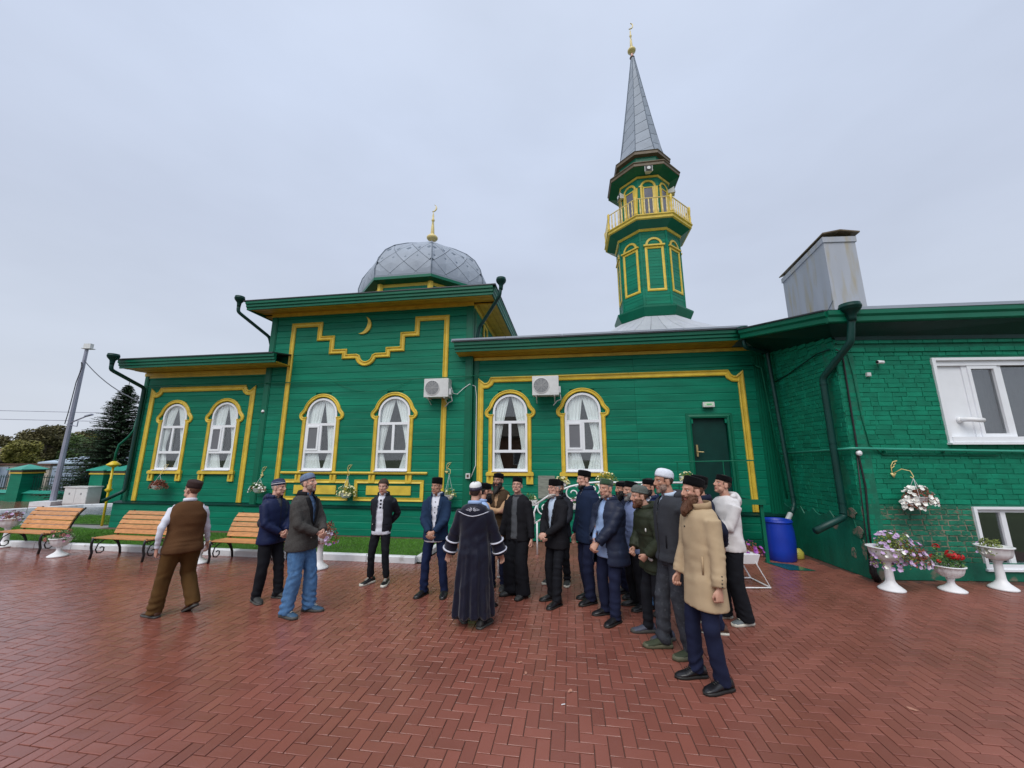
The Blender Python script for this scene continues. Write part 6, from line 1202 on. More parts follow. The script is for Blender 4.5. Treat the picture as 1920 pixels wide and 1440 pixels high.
        if kind == 'pill':
            c_ = lat([(.094, -.006), (.1005, -.006), (.1015, .02), (.1005, ch-.014), (.098, ch-.004), (.092, ch+.003), (.07, ch+.009), (.03, ch+.012), (.001, ch+.013)], 'cap', CL[cm], wob=.002)
            lat([(.1005, ch-.013), (.1014, ch-.009), (.0995, ch-.005)], 'piping', CL[cm], c_)
        elif kind == 'dome':
            c_ = lat([(.096, -.012), (.1005, -.012), (.101, .01), (.100, .03), (.093, .055), (.076, .074), (.05, .084), (.02, .088), (.001, .089)], 'cap', CL[cm])
            if cap[4:]:
                for (z0, z1, bmn) in cap[4]:
                    f = lambda z: np.interp(z, [-.012, .01, .03, .055, .074], [.1005, .101, .100, .093, .076])+.0012
                    lat([(f(z0)-.003, z0), (f(z0), z0), (f((z0+z1)/2), (z0+z1)/2), (f(z1), z1), (f(z1)-.003, z1)], 'band', CL[bmn], c_)
            if cap[5:]:
                b = MB()
                for a in (0, pi/2): b.tube([(cos(a)*.083*cos(t)*.98, sin(a)*.104*cos(t)*.98, .012+.080*sin(t)) for t in [pi*i/18 for i in range(1, 18)]], .0028, 5)
                b.xf(CMx); o = mk('seam_braid', tf(np.array(b.v)), b.f, CL[cap[5]], T); o.parent = c_
    # ---- trousers
    lr = legs.get('r', 1.); b = MB(); J = []
    b.loft([ring(.162*k*bw_, .120*k*bw_, hipy, .80*k), ring(.168*k*bw_, .122*k*bw_, hipy, .87*k), ring(.158*k*bw_, .112*k*bw_, hipy, .94*k), ring(.148*k*bw_, .102*k*bw_, hipy, .99*k)])
    for (hip, kn, an, yaw, pit, sx) in LEG:
        bot = an-V((0, 0, .045*k)) if not legs.get('crop') else an+V((0, 0, .02))
        pts, rs = bez(hip+V((0, 0, -.02*k)), kn, bot, .098*k*bw_*(.55+.45*lr), .068*k*lr*(.6+.4*bw_), .060*k*lr*legs.get('hem', 1.), 5); b.tube(pts, rs, 16)
        ax = (kn-hip).normalized(); J += [(kn, ax, .15, .0065, 50), (an+V((0, 0, .03)), (0, 0, 1), .14, .0095*legs.get('stack', 1), 70), (hip-V((0, -.08, .05)), (sx*.6, 0, .8), .12, .005, 80)]
    P, F, E_ = remesh(b, .0125, 3); P = folds(P, normals(P, F), J, rr, .0035); mk('trousers', P, F, CL[legs['m']], T)
    # ---- shoes
    for (hip, kn, an, yaw, pit, sx) in LEG:
        sm, so = shoes[0], shoes[1]; b = MB(); sc = k**.5; prof = [(-.085, .030, .055, .0), (-.075, .038, .095, 0), (-.03, .041, .11, 0), (.02, .042, .10, 0), (.07, .046, .078, .003), (.12, .050, .058, .004), (.165, .044, .048, .003), (.195, .026, .036, -.002), (.205, .010, .026, -.004)]
        rings = []
        for y, hw, h, xo in prof: rings.append([(sx*-xo+hw*1.05*cos(a)*(1 if sin(a) < .2 else .9), y, max(.016, .016+(h-.016)*(sin(a)*.5+.5) if sin(a) > -.9 else .016)) for a in [2*pi*i/14 for i in range(14)]])
        b.loft(rings); s2 = MB(); out = [(.0, -.094), (.035, -.085), (.044, -.05), (.043, .02), (.052, .09), (.053, .13), (.040, .185), (.0, .213), (-.038, .185), (-.050, .13), (-.048, .08), (-.041, .02), (-.043, -.05), (-.035, -.085)]
        st = shoes[2] if len(shoes) > 2 else .02; s2.loft([[(x*1.0, y, 0) for x, y in out], [(x*1.05, y*1.02, st*.5) for x, y in out], [(x*1.02, y, st) for x, y in out], [(x*.9, y*.97, st+.004) for x, y in out]])
        Mx = Matrix.Translation((an.x, an.y, 0)) @ Matrix.Rotation(yaw, 4, 'Z')
        if pit > 0: Mx = Mx @ Matrix.Translation((0, .13, .0)) @ Matrix.Rotation(-pit*.8, 4, 'X') @ Matrix.Translation((0, -.13, 0))
        Mx = Mx @ Matrix.Scale(sc, 4); b.xf(Mx); s2.xf(Mx); o = b.build('shoe', CL[sm], T, True); s2.build('sole', CL[so], o, True)
        if len(shoes) > 3:
            l = MB()
            for i in range(5): l.tube([(-.022, .035+i*.018, .098-i*.006), (0, .037+i*.018, .105-i*.007), (.022, .035+i*.018, .098-i*.006)], .0035, 5)
            l.xf(Mx); l.build('laces', CL[shoes[3]], o, True)
    # ---- torso garments
    def torso(spec, grow, inner=False):
        hem = spec.get('hem', .86); fl_ = spec.get('flare', 1.); belly = body-1; prof = []
        zs = [(1.475, .058, .056, -.018), (1.46, .092, .070, -.018), (1.435, .132, .086, -.015), (1.39, .165, .102, -.01), (1.30, .178, .116, .0), (1.20, .172, .117, .004), (1.10, .165, .114, .006), (1.0, .168, .116, .004), (.92, .176, .122, 0)]
        for z, w2, d2, yo in zs:
            if z < hem+.02: continue
            q = 1 if z > 1.38 else bw_; yo2 = yo+(.05*max(0, belly*2)*math.exp(-((z-1.05)/.13)**2)); prof.append((z, w2*q+grow, d2*q+grow, yo2))
        z = min(.86, hem+.1) if hem < .86 else None
        if hem < .86:
            n = max(1, int((.86-hem)/.08))
            for i in range(n+1): t = (.86-hem)*i/n; prof.append((.86-t, (.186*bw_+grow)*(1+(fl_-1)*t/max(.86-hem, .01)), (.136*bw_+grow)*(1+(fl_-1)*t/max(.86-hem, .01)), 0))
        else: prof.append((hem, (.180*bw_+grow)*spec.get('hemw', 1.), (.130*bw_+grow)*spec.get('hemw', 1.), 0))
        b = MB(); b.loft([[bend(p) for p in ring(w2*k, d2*k, yo*k, z*k)] for z, w2, d2, yo in prof[::-1]]); return b
    objs = {}
    def garment(name, spec, grow, vox=.0125):
        b = torso(spec, grow); J = [(bend((0, .1*k, 1.0*k)), (0, 0, 1), .2, .003, 60), (bend((0, -.1*k, 1.0*k)), (0, .2, 1), .2, .003, 55)]
        sl = spec.get('sleeve', 1.)
        if sl:
            for (S, E_, Wt, *_r) in ARM:
                d = (Wt-E_).normalized(); end = Wt-d*.0 if not spec.get('long') else Wt+d*.03; pts, rs = bez(S, E_, end, (.064*k+grow*.5)*sl, (.050*k+grow*.45)*sl, (.037*k+grow*.45)*sl*spec.get('cuff', 1.), 5); b.tube(pts, rs, 16)
                Si = S+V((-_r[-1]*.04, 0, -.0)); b.tube([Si, S], [(.062*k+grow*.5)*min(sl, 1), (.062*k+grow*.5)*min(sl, 1)], 14)
                J += [(E_, (Wt-S).normalized(), .11, .0055, 58), (E_.lerp(Wt, .75), d, .09, .0035, 66), (S.lerp(E_, .25)-V((0, 0, .03)), (E_-S).normalized(), .09, .0035, 52)]
        P, F, E2 = remesh(b, vox, 3); Nn = normals(P, F)
        if spec.get('robe'):
            th = np.arctan2(P[:, 1]-hipy, P[:, 0]); w_ = np.clip((1.15*k-P[:, 2])/(1.0*k), 0, 1)*(np.hypot(P[:, 0], P[:, 1]) < .42); P = P+Nn*(w_*(.020*np.sin(th*9+.8*np.sin(P[:, 2]*5))+.010*np.sin(th*17+1.4)))[:, None]
        if spec.get('quilt'): P = P+Nn*(.0045*np.abs(np.sin(P[:, 2]*34)))[:, None]
        P = folds(P, Nn, J, rr, spec.get('base', .0035))
        op = spec.get('open')
        if op:
            ub = P.copy(); ub[:, 1] -= hipy
            t = np.clip((P[:, 2]-.86*k)/(.40*k), 0, 1); t = t*t*(3-2*t); ang = -twist*t; yy = P[:, 1]-hipy+lean*t*(P[:, 2]-.92*k)*-1.0; zz = P[:, 2]; xx = P[:, 0]-side*t*(P[:, 2]-.92*k); X = xx*np.cos(ang)-yy*np.sin(ang); Y = xx*np.sin(ang)+yy*np.cos(ang)
            hw = np.interp(zz/k, [o[0] for o in op], [o[1] for o in op]); cx = spec.get('opx', 0.)
            front = (Y > .02) & (np.hypot(X, Y) < .30)
            # snap edge vertices to the opening line
            for s in (-1, 1):
                dist = s*(X-cx)-hw; m_ = front & (np.abs(dist) < .0066) & (hw > .004); P[m_, 0] -= s*dist[m_]*.9
            inside = front & (np.abs(X-cx) < hw-.0) & (hw > .004) & (Nn[:, 1] > -.25)
            F = [f for f in F if not all(inside[v] for v in f)]
        o = mk(name, P, F, CL[spec['m']], T); bvh = BVHTree.FromPolygons([V(p) for p in P], F); objs[name] = (o, bvh, P, F); return o, bvh
    def pr(bvh, x, z, back=False, off=.005):
        s = -1 if back else 1; h = bvh.ray_cast(V((x, s*1.2, z)), V((0, -s, 0))); return (h[0]+V((0, s*off, 0))) if h[0] else None
    def strip(bvh, A, B, nm, m, par, back=False, off=.005, th=.004):
        a = [pr(bvh, *p, back, off) for p in A]; c_ = [pr(bvh, *p, back, off) for p in B]; ok = [(p, q) for p, q in zip(a, c_) if p and q]
        if len(ok) < 2: return
        b = MB(); s = V((0, -th if not back else th, 0)); b.loft([[p, q, q+s, p+s] for p, q in ok]); return b.build(nm, CL[m], par, True)
    if len(top) > 1 and top[1].get('sleeve', 1): top[0]['sleeve'] = .62
    for g in top:
        o, bvh = garment(g['name'], g, g['grow']); hemz = g.get('hem', .86)
        if g.get('collar'):
            cm, ctype = g['collar']; b = MB(); z0, z1, r0, r1, gap = {'shirt': (1.465, 1.505, .066, .059, .35), 'stand': (1.46, 1.525, .072, .064, .25), 'jacket': (1.45, 1.515, .084, .076, .75), 'crew': (1.468, 1.488, .068, .064, .0), 'turn': (1.455, 1.515, .082, .090, .6)}[ctype]
            r0 += g['grow']*.5; r1 += g['grow']*.4; n = 22; rings = []
            for i in range(n+1):
                a = pi/2+gap+(2*pi-2*gap)*i/n; up = .012 if ctype in ('shirt', 'jacket', 'turn') else 0
                rings.append([bend(V((r_*cos(a)*1.08, r_*sin(a)*1.05-.018+(z-1.46)*.28, z+(-.03 if 0 else 0)-.012*max(0, sin(a))+up*max(0, -sin(a))))*k) for r_, z in ((r0, z0), (r0+.007, z0), (r1+.012, z1), (r1, z1+.004), (r1-.003, z1))])
            b.loft(rings); b.build('collar', CL[cm], o, True)
        if g.get('hood'):
            b = MB(); 
            for i in range(15):
                a = pi*(.06+.88*i/14); q = .55+.45*sin(a)**.6; ell(b, bend(V((.098*cos(a)*-1, -.02-.095*sin(a), 1.475+.012*sin(a)))*k), (.040*k*q, .044*k*q, .048*k*q), n=7)
            ell(b, bend(V((0, -.135, 1.425))*k), (.11*k, .062*k, .105*k)); P2, F2, E2 = remesh(b, .011, 4); P2 = folds(P2, normals(P2, F2), [(bend(V((0, -.11, 1.43))*k), (0, .4, 1), .15, .005, 60)], rr, .004); mk('hood', P2, F2, CL[g['hood']], o)
        if g.get('lapel'):
            lm, zb, lw = g['lapel']; op = g['open']
            for s in (-1, 1):
                A, B = [], []
                for i in range(9):
                    t = i/8; z = (1.44-(1.44-zb)*t); w_ = np.interp(z, [q[0] for q in op], [q[1] for q in op]); A.append((s*(w_+.002)*k, z*k)); B.append((s*(w_+.004+lw*(1-t)**.6*(1 if t > .12 else .75))*k, (z+.0)*k))
                strip(bvh, A, B, 'lapel', lm, o, off=.010, th=.009)
        if g.get('buttons'):
            bm_, zsb, bx = g['buttons']
            for z in zsb:
                p = pr(bvh, bx*k, z*k, off=.004)
                if p: b = MB(); ell(b, p, (.009, .005, .009), n=5); b.build('button', CL[bm_], o, True)
        if g.get('zip'):
            A = [(-.003*k, (1.42-(1.42-hemz-.02)*i/10)*k) for i in range(11)]; strip(bvh, A, [(-a, z) for a, z in A], 'zip', g['zip'], o, off=.004)
        for pk in g.get('pockets', ()):
            x, z, w_, h_, pm = pk; strip(bvh, [(x*k-w_/2+w_*i/4, (z+h_)*k) for i in range(5)], [(x*k-w_/2+w_*i/4, z*k) for i in range(5)], 'pocket', pm, o, off=.006)
        if g.get('cuffs'):
            for (S, E_, Wt, *_r) in ARM:
                d = (Wt-E_).normalized(); b = MB(); rc = (.040*k+g['grow']*.5)*g.get('sleeve', 1)*g.get('cuff', 1.)+.003; b.tube([Wt-d*.02, Wt+d*.012], rc, 16); b.build('cuff', CL[g['cuffs']], o, True)
    if extra: extra(T, k, objs, bend, pr, strip, ARM, LEG, rr, tf)
    return T
SH = lambda m, **k: dict(name='shirt', m=m, grow=.002, hem=k.pop('hem', .84), collar=(m, k.pop('collar', 'shirt')), sleeve=k.pop('sleeve', .85), **k)
# arm presets: (wrist, pole, hand pose, palm normal)
def down(s, y=.02, out=.27, z=.80, pose='relaxed'): return ((s*out, y, z), (s*.3, -1, 0), pose, (-s, .15, 0))
CLASP = lambda z=.93, y=.235, x=.0: (((.045+x, y, z), (1, -.5, -.2), 'clasp', (-.25, -1, .1)), ((-.045+x, y+.02, z+.012), (-1, -.5, -.2), 'clasp', (.25, -1, .1)))
BEHIND = (((.06, -.17, .93), (1, -.5, 0), 'relaxed', (0, 1, 0)), ((-.06, -.19, .95), (-1, -.5, 0), 'relaxed', (0, 1, 0)))
CROSS = (((-.12, .20, 1.16), (1, .1, -.6), 'clasp', (0, -1, .1)), ((.13, .22, 1.20), (-1, .1, -.6), 'clasp', (0, -1, .1)))
R90 = pi/2
SUITOPEN = [(1.0, 0), (1.06, .0), (1.10, .012), (1.30, .045), (1.46, .060)]
FULLOPEN = lambda w, h=.6: [(h, w*1.1), (1.1, w), (1.35, w*.85), (1.46, .06)]
# 1 brown waistcoat, walking away
person('heavy man in a brown waistcoat and white sleeves walking away at left', (-4.33, 5.34, 0), radians(52), 1.67, 1.24,
 [SH('whiteshirt', hem=.80), dict(name='waistcoat', m='brownvest', grow=.020, hem=.80, sleeve=0, flare=1.02)], dict(m='browncord', r=1.25, hem=1.15), ('shoebr', 'soled'),
 (.45, -.12, 0), (down(1, .10, .30, .86), ((-.27, .02, .88), (-.8, -1, 0), 'curl', (1, .1, 0))), cap=('pill', 'capbrown', -.12, .080), hair='red', hairstyle='buzz', skin=2, twist=-.42, feet=((.20, -.12, .25, .55), (-.17, .13, .35, 0)), seed=1)
# 2 navy windbreaker
def bag(T, k, objs, bend, pr, strip, ARM, LEG, rr, tf):
    b = MB(); ell(b, V((-.06, -.20, 1.03)), (.13, .085, .12)); P, F, E_ = remesh(b, .014, 3); P = folds(P, normals(P, F), [((0, -.2, 1.), (0, 0, 1), .2, .006, 60)], rr, .004); mk('shoulder_bag', P, F, CL['bag'], T)
person('older man in a navy windbreaker and striped cap with a grey bag on his back', (-3.52, 5.90, 0), radians(-108), 1.665, 1.08,
 [SH('greyshirt', hem=.9), dict(name='jacket', m='windbr', grow=.026, hem=.80, open=[(.9, 0), (1.28, .0), (1.34, .02), (1.46, .05)], collar=('windbr', 'jacket'), cuff=.95, zip='blackjkt', hood='windbr')], dict(m='darktr', r=1.12), ('shoedk', 'soled'),
 (.22, -.02, 0), CLASP(.97, .22), cap=('dome', 'capstripe', -.12, .08, [(.008, .020, 'bandw'), (.034, .043, 'capblue')]), hair='white', hairstyle='buzz', skin=2, feet=((.11, -.04, -.35, 0), (-.13, .12, .15, 0)), seed=2, extra=bag)
# 3 grey tweed
person('man in a grey tweed jacket with black collar, blue jeans and blue trainers', (-2.80, 5.39, 0), radians(-102), 1.765, 1.12,
 [SH('midblue', hem=.9), dict(name='jacket', m='greytweed', grow=.026, hem=.78, open=[(.95, 0), (1.08, .0), (1.14, .02), (1.46, .055)], lapel=('blackvelvetc', 1.08, .06), collar=('blackvelvetc', 'jacket'), buttons=('button', [1.05, .93], .02), cuff=1.05)], dict(m='jeans', r=1.22, hem=1.15, stack=1.5), ('shoebl', 'soled', .03, 'solew'),
 (.05, -.22, 0), CLASP(1.0, .25), cap=('dome', 'capblue', -.15, .08, [(-.012, .004, 'bandd')], 'bandd'), hair='grey', hairstyle='buzz', beard=(.006, 'grey', 'full'), skin=2, feet=((.11, -.04, -.2, 0), (-.13, .10, .1, 0)), seed=3)
# 4 black jacket, hands behind
def polo(T, k, objs, bend, pr, strip, ARM, LEG, rr, tf):
    o, bvh = objs['shirt'][:2]
    for i, z in enumerate((1.37, 1.31, 1.25)): strip(bvh, [(-.016, z*k), (-.016, (z+.03)*k)], [(.016, z*k), (.016, (z+.03)*k)], 'button_tab', 'blackjkt', o, off=.004)
person('young bareheaded man in a black jacket and white polo, hands behind his back', (-2.15, 6.62, 0), radians(176), 1.63, .97,
 [SH('whiteshirt', hem=.80), dict(name='jacket', m='blackjkt', grow=.026, hem=.86, hemw=.93, open=FULLOPEN(.062), collar=('blackjkt', 'jacket'), pockets=[(.125, .98, .10, .012, 'darktr'), (-.125, .98, .10, .012, 'darktr')], buttons=('button', [.985], .12))], dict(m='darktr', r=.98, crop=1), ('shoeb', 'solew', .034, 'solew'),
 (.12, .04, 0), BEHIND, hair='brown', hairstyle='full', skin=2, feet=((.14, .0, -.45, 0), (-.15, .02, .12, 0)), seed=4, extra=polo)
# 5 blue suit
person('man in a bright navy suit and black cap, hands clasped, facing the camera', (-1.15, 6.10, 0), radians(174), 1.675, 1.06,
 [SH('whiteshirt', hem=.78, collar='stand', buttons=('metalb', [1.38, 1.3, 1.22], .0)), dict(name='jacket', m='bluesuit', grow=.024, hem=.80, open=[(.76, .012), (.9, .012), (1.05, .028), (1.3, .055), (1.46, .062)], lapel=('bluesuit', 1.05, .055), collar=('bluesuit', 'jacket'), pockets=[(.13, .95, .11, .012, 'bluetr')])], dict(m='bluetr', r=1.02), ('shoeb', 'soleb'),
 (-.22, .0, 0), CLASP(.95, .235), cap=('pill', 'fur', -.04, .085), hair='black', hairstyle='short', skin=1, feet=((.155, .02, -.35, 0), (-.165, .0, .12, 0)), seed=5)
# 6 velvet robe
def robe(T, k, objs, bend, pr, strip, ARM, LEG, rr, tf):
    o, bvh = objs['robe'][:2]
    n = 16; A = [((-.205+.41*i/n)*k, (1.335+.055*abs(i/n*2-1)**1.6)*k) for i in range(n+1)]; strip(bvh, A, [(x, z-.011*k) for x, z in A], 'braid', 'braid', o, True, .004, .003)
    for s in (-1, 1):   # ornament between the shoulders, four leaf shapes and scrolls
        for (cx_, cz_, w_, h_, r_) in ((.045, 1.41, .034, .010, .25*s), (.02, 1.415, .012, .018, .5*s), (.075, 1.407, .020, .006, .1*s), (.03, 1.395, .016, .006, -.6*s), (.03, 1.428, .016, .006, .9*s)):
            n = 10; up = []; dn = []
            for i in range(n+1):
                t = -1+2*i/n; x = t*w_; hh = h_*(1-t*t); ca, sa = cos(r_), sin(r_); 
                for L_, q in ((up, hh), (dn, hh*.45)): L_.append(((s*cx_+x*ca-q*sa)*k, (cz_+x*sa+q*ca)*k))
            strip(bvh, up, dn, 'ornament', 'braid', o, True, .004, .003); strip(bvh, [(x, 2*cz_*k-z) for x, z in up], [(x, 2*cz_*k-z) for x, z in dn], 'ornament', 'braid', o, True, .004, .003)
    for (S, E_, Wt, pose, pn, sx) in ARM:
        d = (Wt-E_).normalized()
        for q in (-.135, -.012):
            c_ = Wt+d*q; b = MB(); b.tube([c_-d*.006, c_+d*.006], (.098 if q < -.1 else .104)*k, 18); b.build('sleeve_braid', CL['braid'], o, True)
    P = objs['robe'][2]; bot = P[P[:, 2] < .18*k]
    if len(bot):
        ths = np.arctan2(bot[:, 1], bot[:, 0]); pts = []
        for i in range(40):
            a = -pi+2*pi*i/40; m_ = np.abs((ths-a+pi) % (2*pi)-pi) < .12
            if m_.any(): q = bot[m_]; q = q[np.hypot(q[:, 0], q[:, 1]).argmax()]; pts.append((q[0]*1.005, q[1]*1.005, .125*k))
    q = [pr(bvh, .30*k, z*k, True, .0) for z in (.2, .4, .6, .8)]
person('man seen from behind in a long navy velvet robe and white topped cap', (-.47, 5.05, 0), radians(-8), 1.665, 1.10,
 [SH('lightblue', hem=.9), dict(name='robe', m='velvet', grow=.030, hem=.13, flare=1.22, robe=1, sleeve=1.08, cuff=1.65, collar=('lightblue', 'shirt'), base=.004, long=1)], dict(m='darktr', r=1.0), ('shoedk', 'soled'),
 (-.12, -.05, 0), (((.33, .10, .85), (.6, -1, 0), 'relaxed', (-.4, -1, 0)), ((-.36, .08, .83), (-.6, -1, 0), 'relaxed', (.3, -1, 0))), cap=('dome', 'capw', -.10, .08, [(-.012, .030, 'bandd')], 'metalb'), hair='brown', hairstyle='buzz', skin=0, feet=((.13, -.03, -.4, 0), (-.15, .10, .55, 0)), seed=6, extra=robe)
# 7 behind the robe
person('bearded man in a light blue shirt mostly hidden behind the velvet robe', (-.42, 5.72, 0), radians(-72), 1.62, 1.0,
 [SH('lightblue', hem=.82)], dict(m='darktr', r=1.), ('shoeb', 'soleb'), (.1, 0, 0), CLASP(.95, .22), cap=('pill', 'fur', .12, .07), hair='black', hairstyle='short', beard=(.05, 'black', 'full'), skin=1, seed=7)
# 8 tan sleeves
person('bearded man with arms crossed in a brown quilted waistcoat over tan sleeves', (-.21, 6.42, 0), radians(158), 1.745, 1.05,
 [SH('tan', hem=.9), dict(name='waistcoat', m='dkbrown', grow=.02, hem=.72, sleeve=0, open=[(.9, 0), (1.1, 0), (1.3, .03), (1.46, .055)], quilt=1)], dict(m='navytr', r=1.1), ('shoedk', 'soled'),
 (.0, -.06, 0), CROSS, cap=('pill', 'fur', -.05, .062), hair='black', hairstyle='short', beard=(.09, 'black', 'full'), skin=3, feet=((.10, .05, -.15, 0), (-.10, 0, .15, 0)), seed=8)
# 9 cardigan
person('fair man with glasses in a black cardigan over a grey shirt, arms hanging', (.09, 6.06, 0), radians(150), 1.685, 1.0,
 [SH('greyshirt', hem=.82, collar='crew'), dict(name='cardigan', m='blacksuit', grow=.024, hem=.80, flare=1.04, open=FULLOPEN(.055), cuff=1.1)], dict(m='darktr', r=1.5, hem=1.25, stack=1.2), ('shoedk', 'soleb', .03),
 (.30, -.20, 0), (down(1, .06, .27, .84, 'curl'), down(-1, .08, .28, .83, 'curl')), cap=('pill', 'fur', -.08, .070), hair='brown', hairstyle='short', skin=2, glasses=True, feet=((.12, .0, -.5, 0), (-.10, .02, -.05, 0)), seed=9)
# 10 old man
person('thin old man with glasses in a black suit and tall black cap, hands folded', (.64, 5.79, 0), radians(128), 1.66, 1.0,
 [SH('paleblue', hem=.9), dict(name='jacket', m='blacksuit', grow=.026, hem=.76, open=[(.9, 0), (1.02, .0), (1.08, .025), (1.3, .055), (1.46, .06)], lapel=('blacksuit', 1.02, .06), collar=('blacksuit', 'jacket'), buttons=('metalb', [.98], .01))], dict(m='darktr', r=1.12), ('shoeb', 'soleb'),
 (-.02, -.08, 0), CLASP(.97, .235), cap=('pill', 'fur', .05, .088), hair='white', hairstyle='buzz', beard=(.012, 'white', 'chin'), skin=2, glasses=True, feet=((.14, -.02, -.3, 0), (-.10, .12, .1, 0)), seed=10)
# 11 behind the old man
person('dark bearded man in a black jacket standing behind the thin old man', (.80, 6.62, 0), radians(158), 1.61, 1.0,
 [SH('greyshirt', hem=.9), dict(name='jacket', m='blackjkt', grow=.026, hem=.78, open=[(.9, 0), (1.25, .0), (1.46, .05)], collar=('blackjkt', 'jacket'))], dict(m='darktr', r=1.05), ('shoedk', 'solew', .03),
 (.1, -.02, 0), CLASP(.95, .22), cap=('pill', 'fur', -.02, .066), hair='black', hairstyle='short', beard=(.03, 'black', 'full'), skin=1, feet=((.22, .0, -.3, 0), (-.10, 0, .15, 0)), seed=11)
# 12 tall navy coat
person('tall man in a long dark navy coat with a white collar and short chin beard', (1.11, 5.86, 0), radians(112), 1.80, 1.04,
 [SH('whiteshirt', hem=.9, collar='stand'), dict(name='coat', m='navysuit', grow=.028, hem=.76, open=[(.9, 0), (1.38, .0), (1.46, .035)], collar=('navysuit', 'stand'), buttons=('metalb', [1.3, 1.2, 1.1, 1.0], .01), cuff=1.1)], dict(m='navytr', r=1.22), ('shoeb', 'soleb'),
 (-.03, .05, 0), (down(1, .06, .26, .82), down(-1, .04, .26, .82)), cap=('pill', 'fur', -.22, .075), hair='brown', hairstyle='buzz', beard=(.018, 'black', 'chin'), skin=2, feet=((.10, -.05, -.12, 0), (-.10, .06, .1, 0)), seed=12)
# 13 green cap
person('stout man in an open navy parka and light blue shirt with a green velvet cap', (1.28, 5.27, 0), radians(126), 1.70, 1.20,
 [SH('lightblue', hem=.74), dict(name='parka', m='parka', grow=.036, hem=.66, flare=1.08, open=[(.6, .14), (.9, .10), (1.05, .075), (1.3, .06), (1.46, .06)], opx=.02, collar=('parka', 'jacket'), sleeve=1.12, cuff=1.1, quilt=1)], dict(m='navytr', r=1.1), ('shoeb', 'soleb'),
 (.02, -.0, 0), CLASP(.94, .27), cap=('pill', 'greenvel', -.22, .072), hair='grey', hairstyle='buzz', beard=(.008, 'white', 'chin'), skin=0, feet=((.14, -.02, -.35, 0), (-.13, .12, .05, 0)), seed=13)
# 14 bearded man between
person('black bearded man glimpsed between the green cap and the grey bearded man', (1.72, 6.08, 0), radians(108), 1.63, 1.0,
 [SH('navydk', hem=.82)], dict(m='navytr', r=1.05), ('shoeb', 'soleb'), (.0, 0, 0), BEHIND, cap=('pill', 'fur', -.05, .055), hair='black', hairstyle='short', beard=(.05, 'black', 'full'), skin=1, seed=14)
# 15 lavender shirt
person('grey bearded man in a slate blue shirt and black cap behind the green capped man', (1.72, 5.62, 0), radians(106), 1.645, 1.14,
 [SH('lavender', hem=.74, sleeve=1.05)], dict(m='darktr', r=1.1), ('shoeb', 'soleb'), (.0, .02, 0), BEHIND, cap=('pill', 'fur', -.25, .075), hair='grey', hairstyle='short', beard=(.03, 'grey', 'full'), skin=0, seed=15)
# 16 olive parka
def olive(T, k, objs, bend, pr, strip, ARM, LEG, rr, tf):
    o, bvh, P, F = objs['parka']
    S, E_, Wt, *_ = ARM[1]; c_ = S.lerp(E_, .42); h = bvh.ray_cast(c_+V((-1, .3, .1)), (c_-(c_+V((-1, .3, .1)))).normalized())
    for (t, w_, hh, m) in ((.38, .045, .05, 'metalb'), (.38, .034, .034, 'patchy')):
        c2 = S.lerp(E_, t); ax = (E_-S).normalized(); out = V((-1, .15, 0)); out = (out-ax*out.dot(ax)).normalized(); sd = ax.cross(out); b = MB(); r0 = .080*k+(.004 if m == 'metalb' else .008); rings = []
        for i in range(5):
            a = (i/4-.5)*w_/.04*.62; dirn = out*cos(a)+sd*sin(a); rings.append([c2+dirn*r0+ax*hh/2, c2+dirn*r0-ax*hh/2, c2+dirn*(r0-.006)-ax*hh/2, c2+dirn*(r0-.006)+ax*hh/2])
        b.loft(rings); b.build('sleeve_patch', CL[m], o, True)
    b = MB(); p = pr(bvh, -.15*k, 1.22*k); 
    if p: ell(b, p, (.014, .008, .024), n=6); b.build('reflector', CL['reflect'], o, True)
    p = pr(bvh, -.16*k, .90*k)
    if p: b = MB(); ell(b, p, (.05, .02, .028), n=6); b.build('pocket_reflector', CL['reflect'], o, True)
person('man leaning forward in an olive parka and grey knit cap with yellow sleeve patch', (1.67, 4.76, 0), radians(96), 1.66, 1.06,
 [SH('olivelight', hem=.70, collar='crew'), dict(name='parka', m='olive', grow=.040, hem=.74, flare=1.05, hood='olive', collar=('olive', 'jacket'), sleeve=1.15, cuff=1.05, base=.005)], dict(m='darktr', r=1.05), ('shoepb', 'soled', .035),
 (.02, .06, 0), ((( .20, .18, .96), (1, -.6, 0), 'curl', (-1, 0, 0)), ((-.20, .18, .96), (-1, -.6, 0), 'curl', (1, 0, 0))), cap=('dome', 'knitg', -.25, .08, [(-.012, .012, 'knitg')]), hair='red', hairstyle='short', beard=(.015, 'red', 'full'), skin=0, lean=.16, feet=((.12, .09, -.1, 0), (-.11, -.03, .1, 0)), seed=16, extra=olive)
# 17 behind
person('man in a blue jacket glimpsed between the grey knit cap and the white cap', (1.93, 5.48, 0), radians(112), 1.70, 1.0,
 [SH('whiteshirt', hem=.9), dict(name='jacket', m='windbr', grow=.02, hem=.8, open=[(.9, 0), (1.2, 0), (1.46, .05)], collar=('windbr', 'jacket'))], dict(m='jeans', r=1.), ('shoedk', 'soleb'), (.0, 0, 0), BEHIND, cap=('pill', 'fur', -.1, .06), hair='black', hairstyle='short', beard=(.012, 'black', 'full'), skin=1, seed=17)
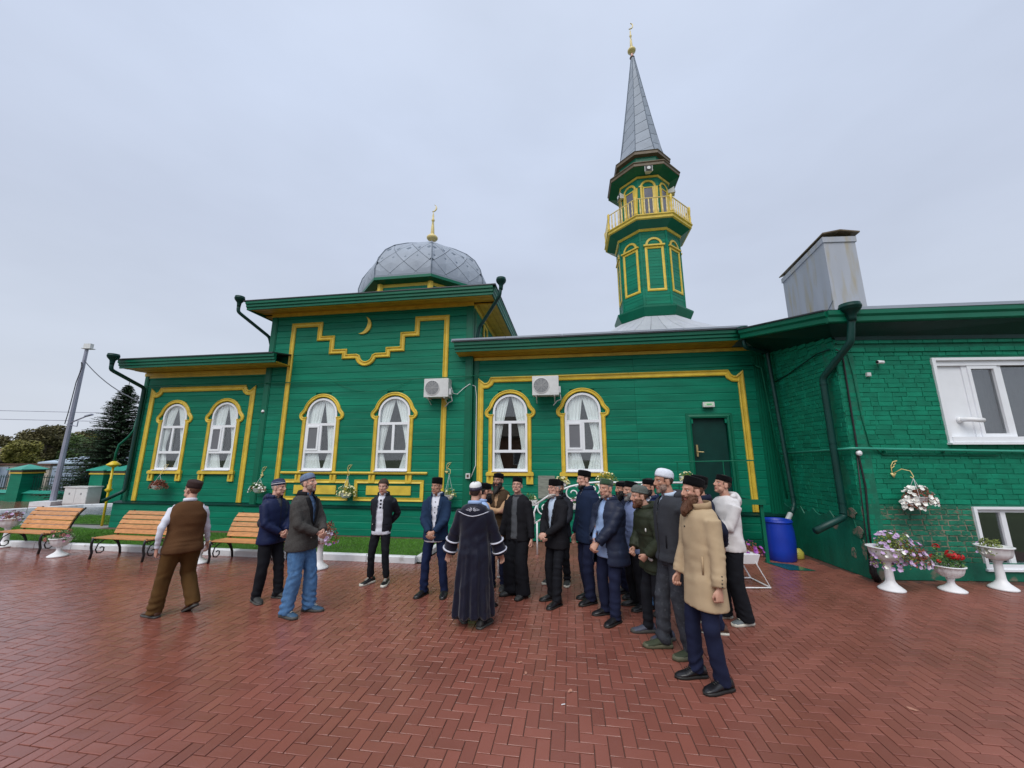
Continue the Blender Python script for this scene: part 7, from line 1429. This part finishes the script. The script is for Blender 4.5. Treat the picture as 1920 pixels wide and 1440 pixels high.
# 18 grey hoodie
person('tall bearded man in charcoal hoodie, grey jeans and white knit cap', (1.73, 4.38, 0), radians(97), 1.855, 1.02,
 [SH('paleblue', hem=.9), dict(name='hoodie', m='charcoal', grow=.030, hem=.84, hemw=.92, open=[(.9, 0), (1.3, .0), (1.46, .04)], hood='charcoal', zip='metalb', pockets=[(-.12, .98, .012, .12, 'blacksuit')], sleeve=1.05)], dict(m='greyjeans', r=1.16, stack=1.4), ('shoeo', 'soleo', .035),
 (.04, .02, 0), BEHIND, cap=('dome', 'knitw', -.25), hair='brown', hairstyle='short', beard=(.008, 'brown', 'full'), skin=1, feet=((.13, .10, -.15, 0), (-.11, -.06, .05, 0)), seed=18)
# 19 beige coat
person('man with a long brown beard in a camel coat, nearest to the camera', (1.785, 3.83, 0), radians(99), 1.785, 1.0,
 [dict(name='coat', m='beige', grow=.022, hem=.62, flare=1.10, collar=('beigein', 'turn'), buttons=('metalb', [1.3], .03), sleeve=1.08, cuff=1.12, pockets=[(-.14, .92, .012, .15, 'beigein')], base=.003)], dict(m='navytr', r=1.08, stack=1.3), ('shoeb', 'soleb', .022, 'metalb'),
 (-.0, -.02, 0), (((.23, .12, .81), (.4, -1, 0), 'curl', (-1, 0, 0)), ((-.245, .03, .80), (-.3, -1, 0), 'curl', (1, .1, 0))), cap=('pill', 'fur', -.30, .082), hair='red', hairstyle='short', beard=(.085, 'red', 'full'), skin=0, feet=((.12, .07, -.08, 0), (-.11, -.02, .12, 0)), seed=19,
 extra=lambda T, k, objs, bend, pr, strip, ARM, LEG, rr, tf: [(lambda b, c_: (ell(b, c_, (.006, .008, .006), n=5), b.build('cuff_button', CL['metalb'], objs['coat'][0], True)))(MB(), ARM[1][2]-(ARM[1][2]-ARM[1][1]).normalized()*(.02+.028*i)+V((-.060, .012, 0))) for i in range(4)])
# 20 behind beige
person('man in a dark jacket turned away, mostly hidden behind the camel coat', (2.38, 4.98, 0), radians(70), 1.745, 1.06,
 [SH('whiteshirt', hem=.9), dict(name='jacket', m='navydk', grow=.03, hem=.8, open=[(.9, 0), (1.3, 0), (1.46, .05)], collar=('navydk', 'jacket'))], dict(m='navytr', r=1.05), ('shoebr', 'solew'), (.1, -.1, 0), BEHIND, cap=('pill', 'fur', -.1, .09), hair='black', hairstyle='short', beard=(.05, 'black', 'full'), skin=1, feet=((.12, .05, -.15, 0), (-.16, -.05, .15, 0)), seed=20)
# 21 white hoodie
person('young man in a white hoodie and black cap looking down, arms folded', (2.77, 5.16, 0), radians(96), 1.76, 1.04,
 [dict(name='hoodie', m='whitehood', grow=.024, hem=.82, hemw=.96, hood='whitehood', sleeve=1.15, cuff=.85, base=.006, pockets=[(-.14, .92, .008, .14, 'whiteshirt')])], dict(m='darktr', r=1.35, hem=1.2), ('shoeg', 'solew', .03, 'solew'),
 (.0, -.28, 0), (((-.04, .26, 1.12), (1, -.4, -.6), 'clasp', (0, -1, .1)), ((-.03, .31, 1.15), (-.5, -.9, -.4), 'clasp', (.6, -1, .1))), cap=('pill', 'fur', -.02, .068), hair='brown', hairstyle='short', skin=0, feet=((.12, .08, -.1, 0), (-.11, -.04, .1, 0)), seed=21)
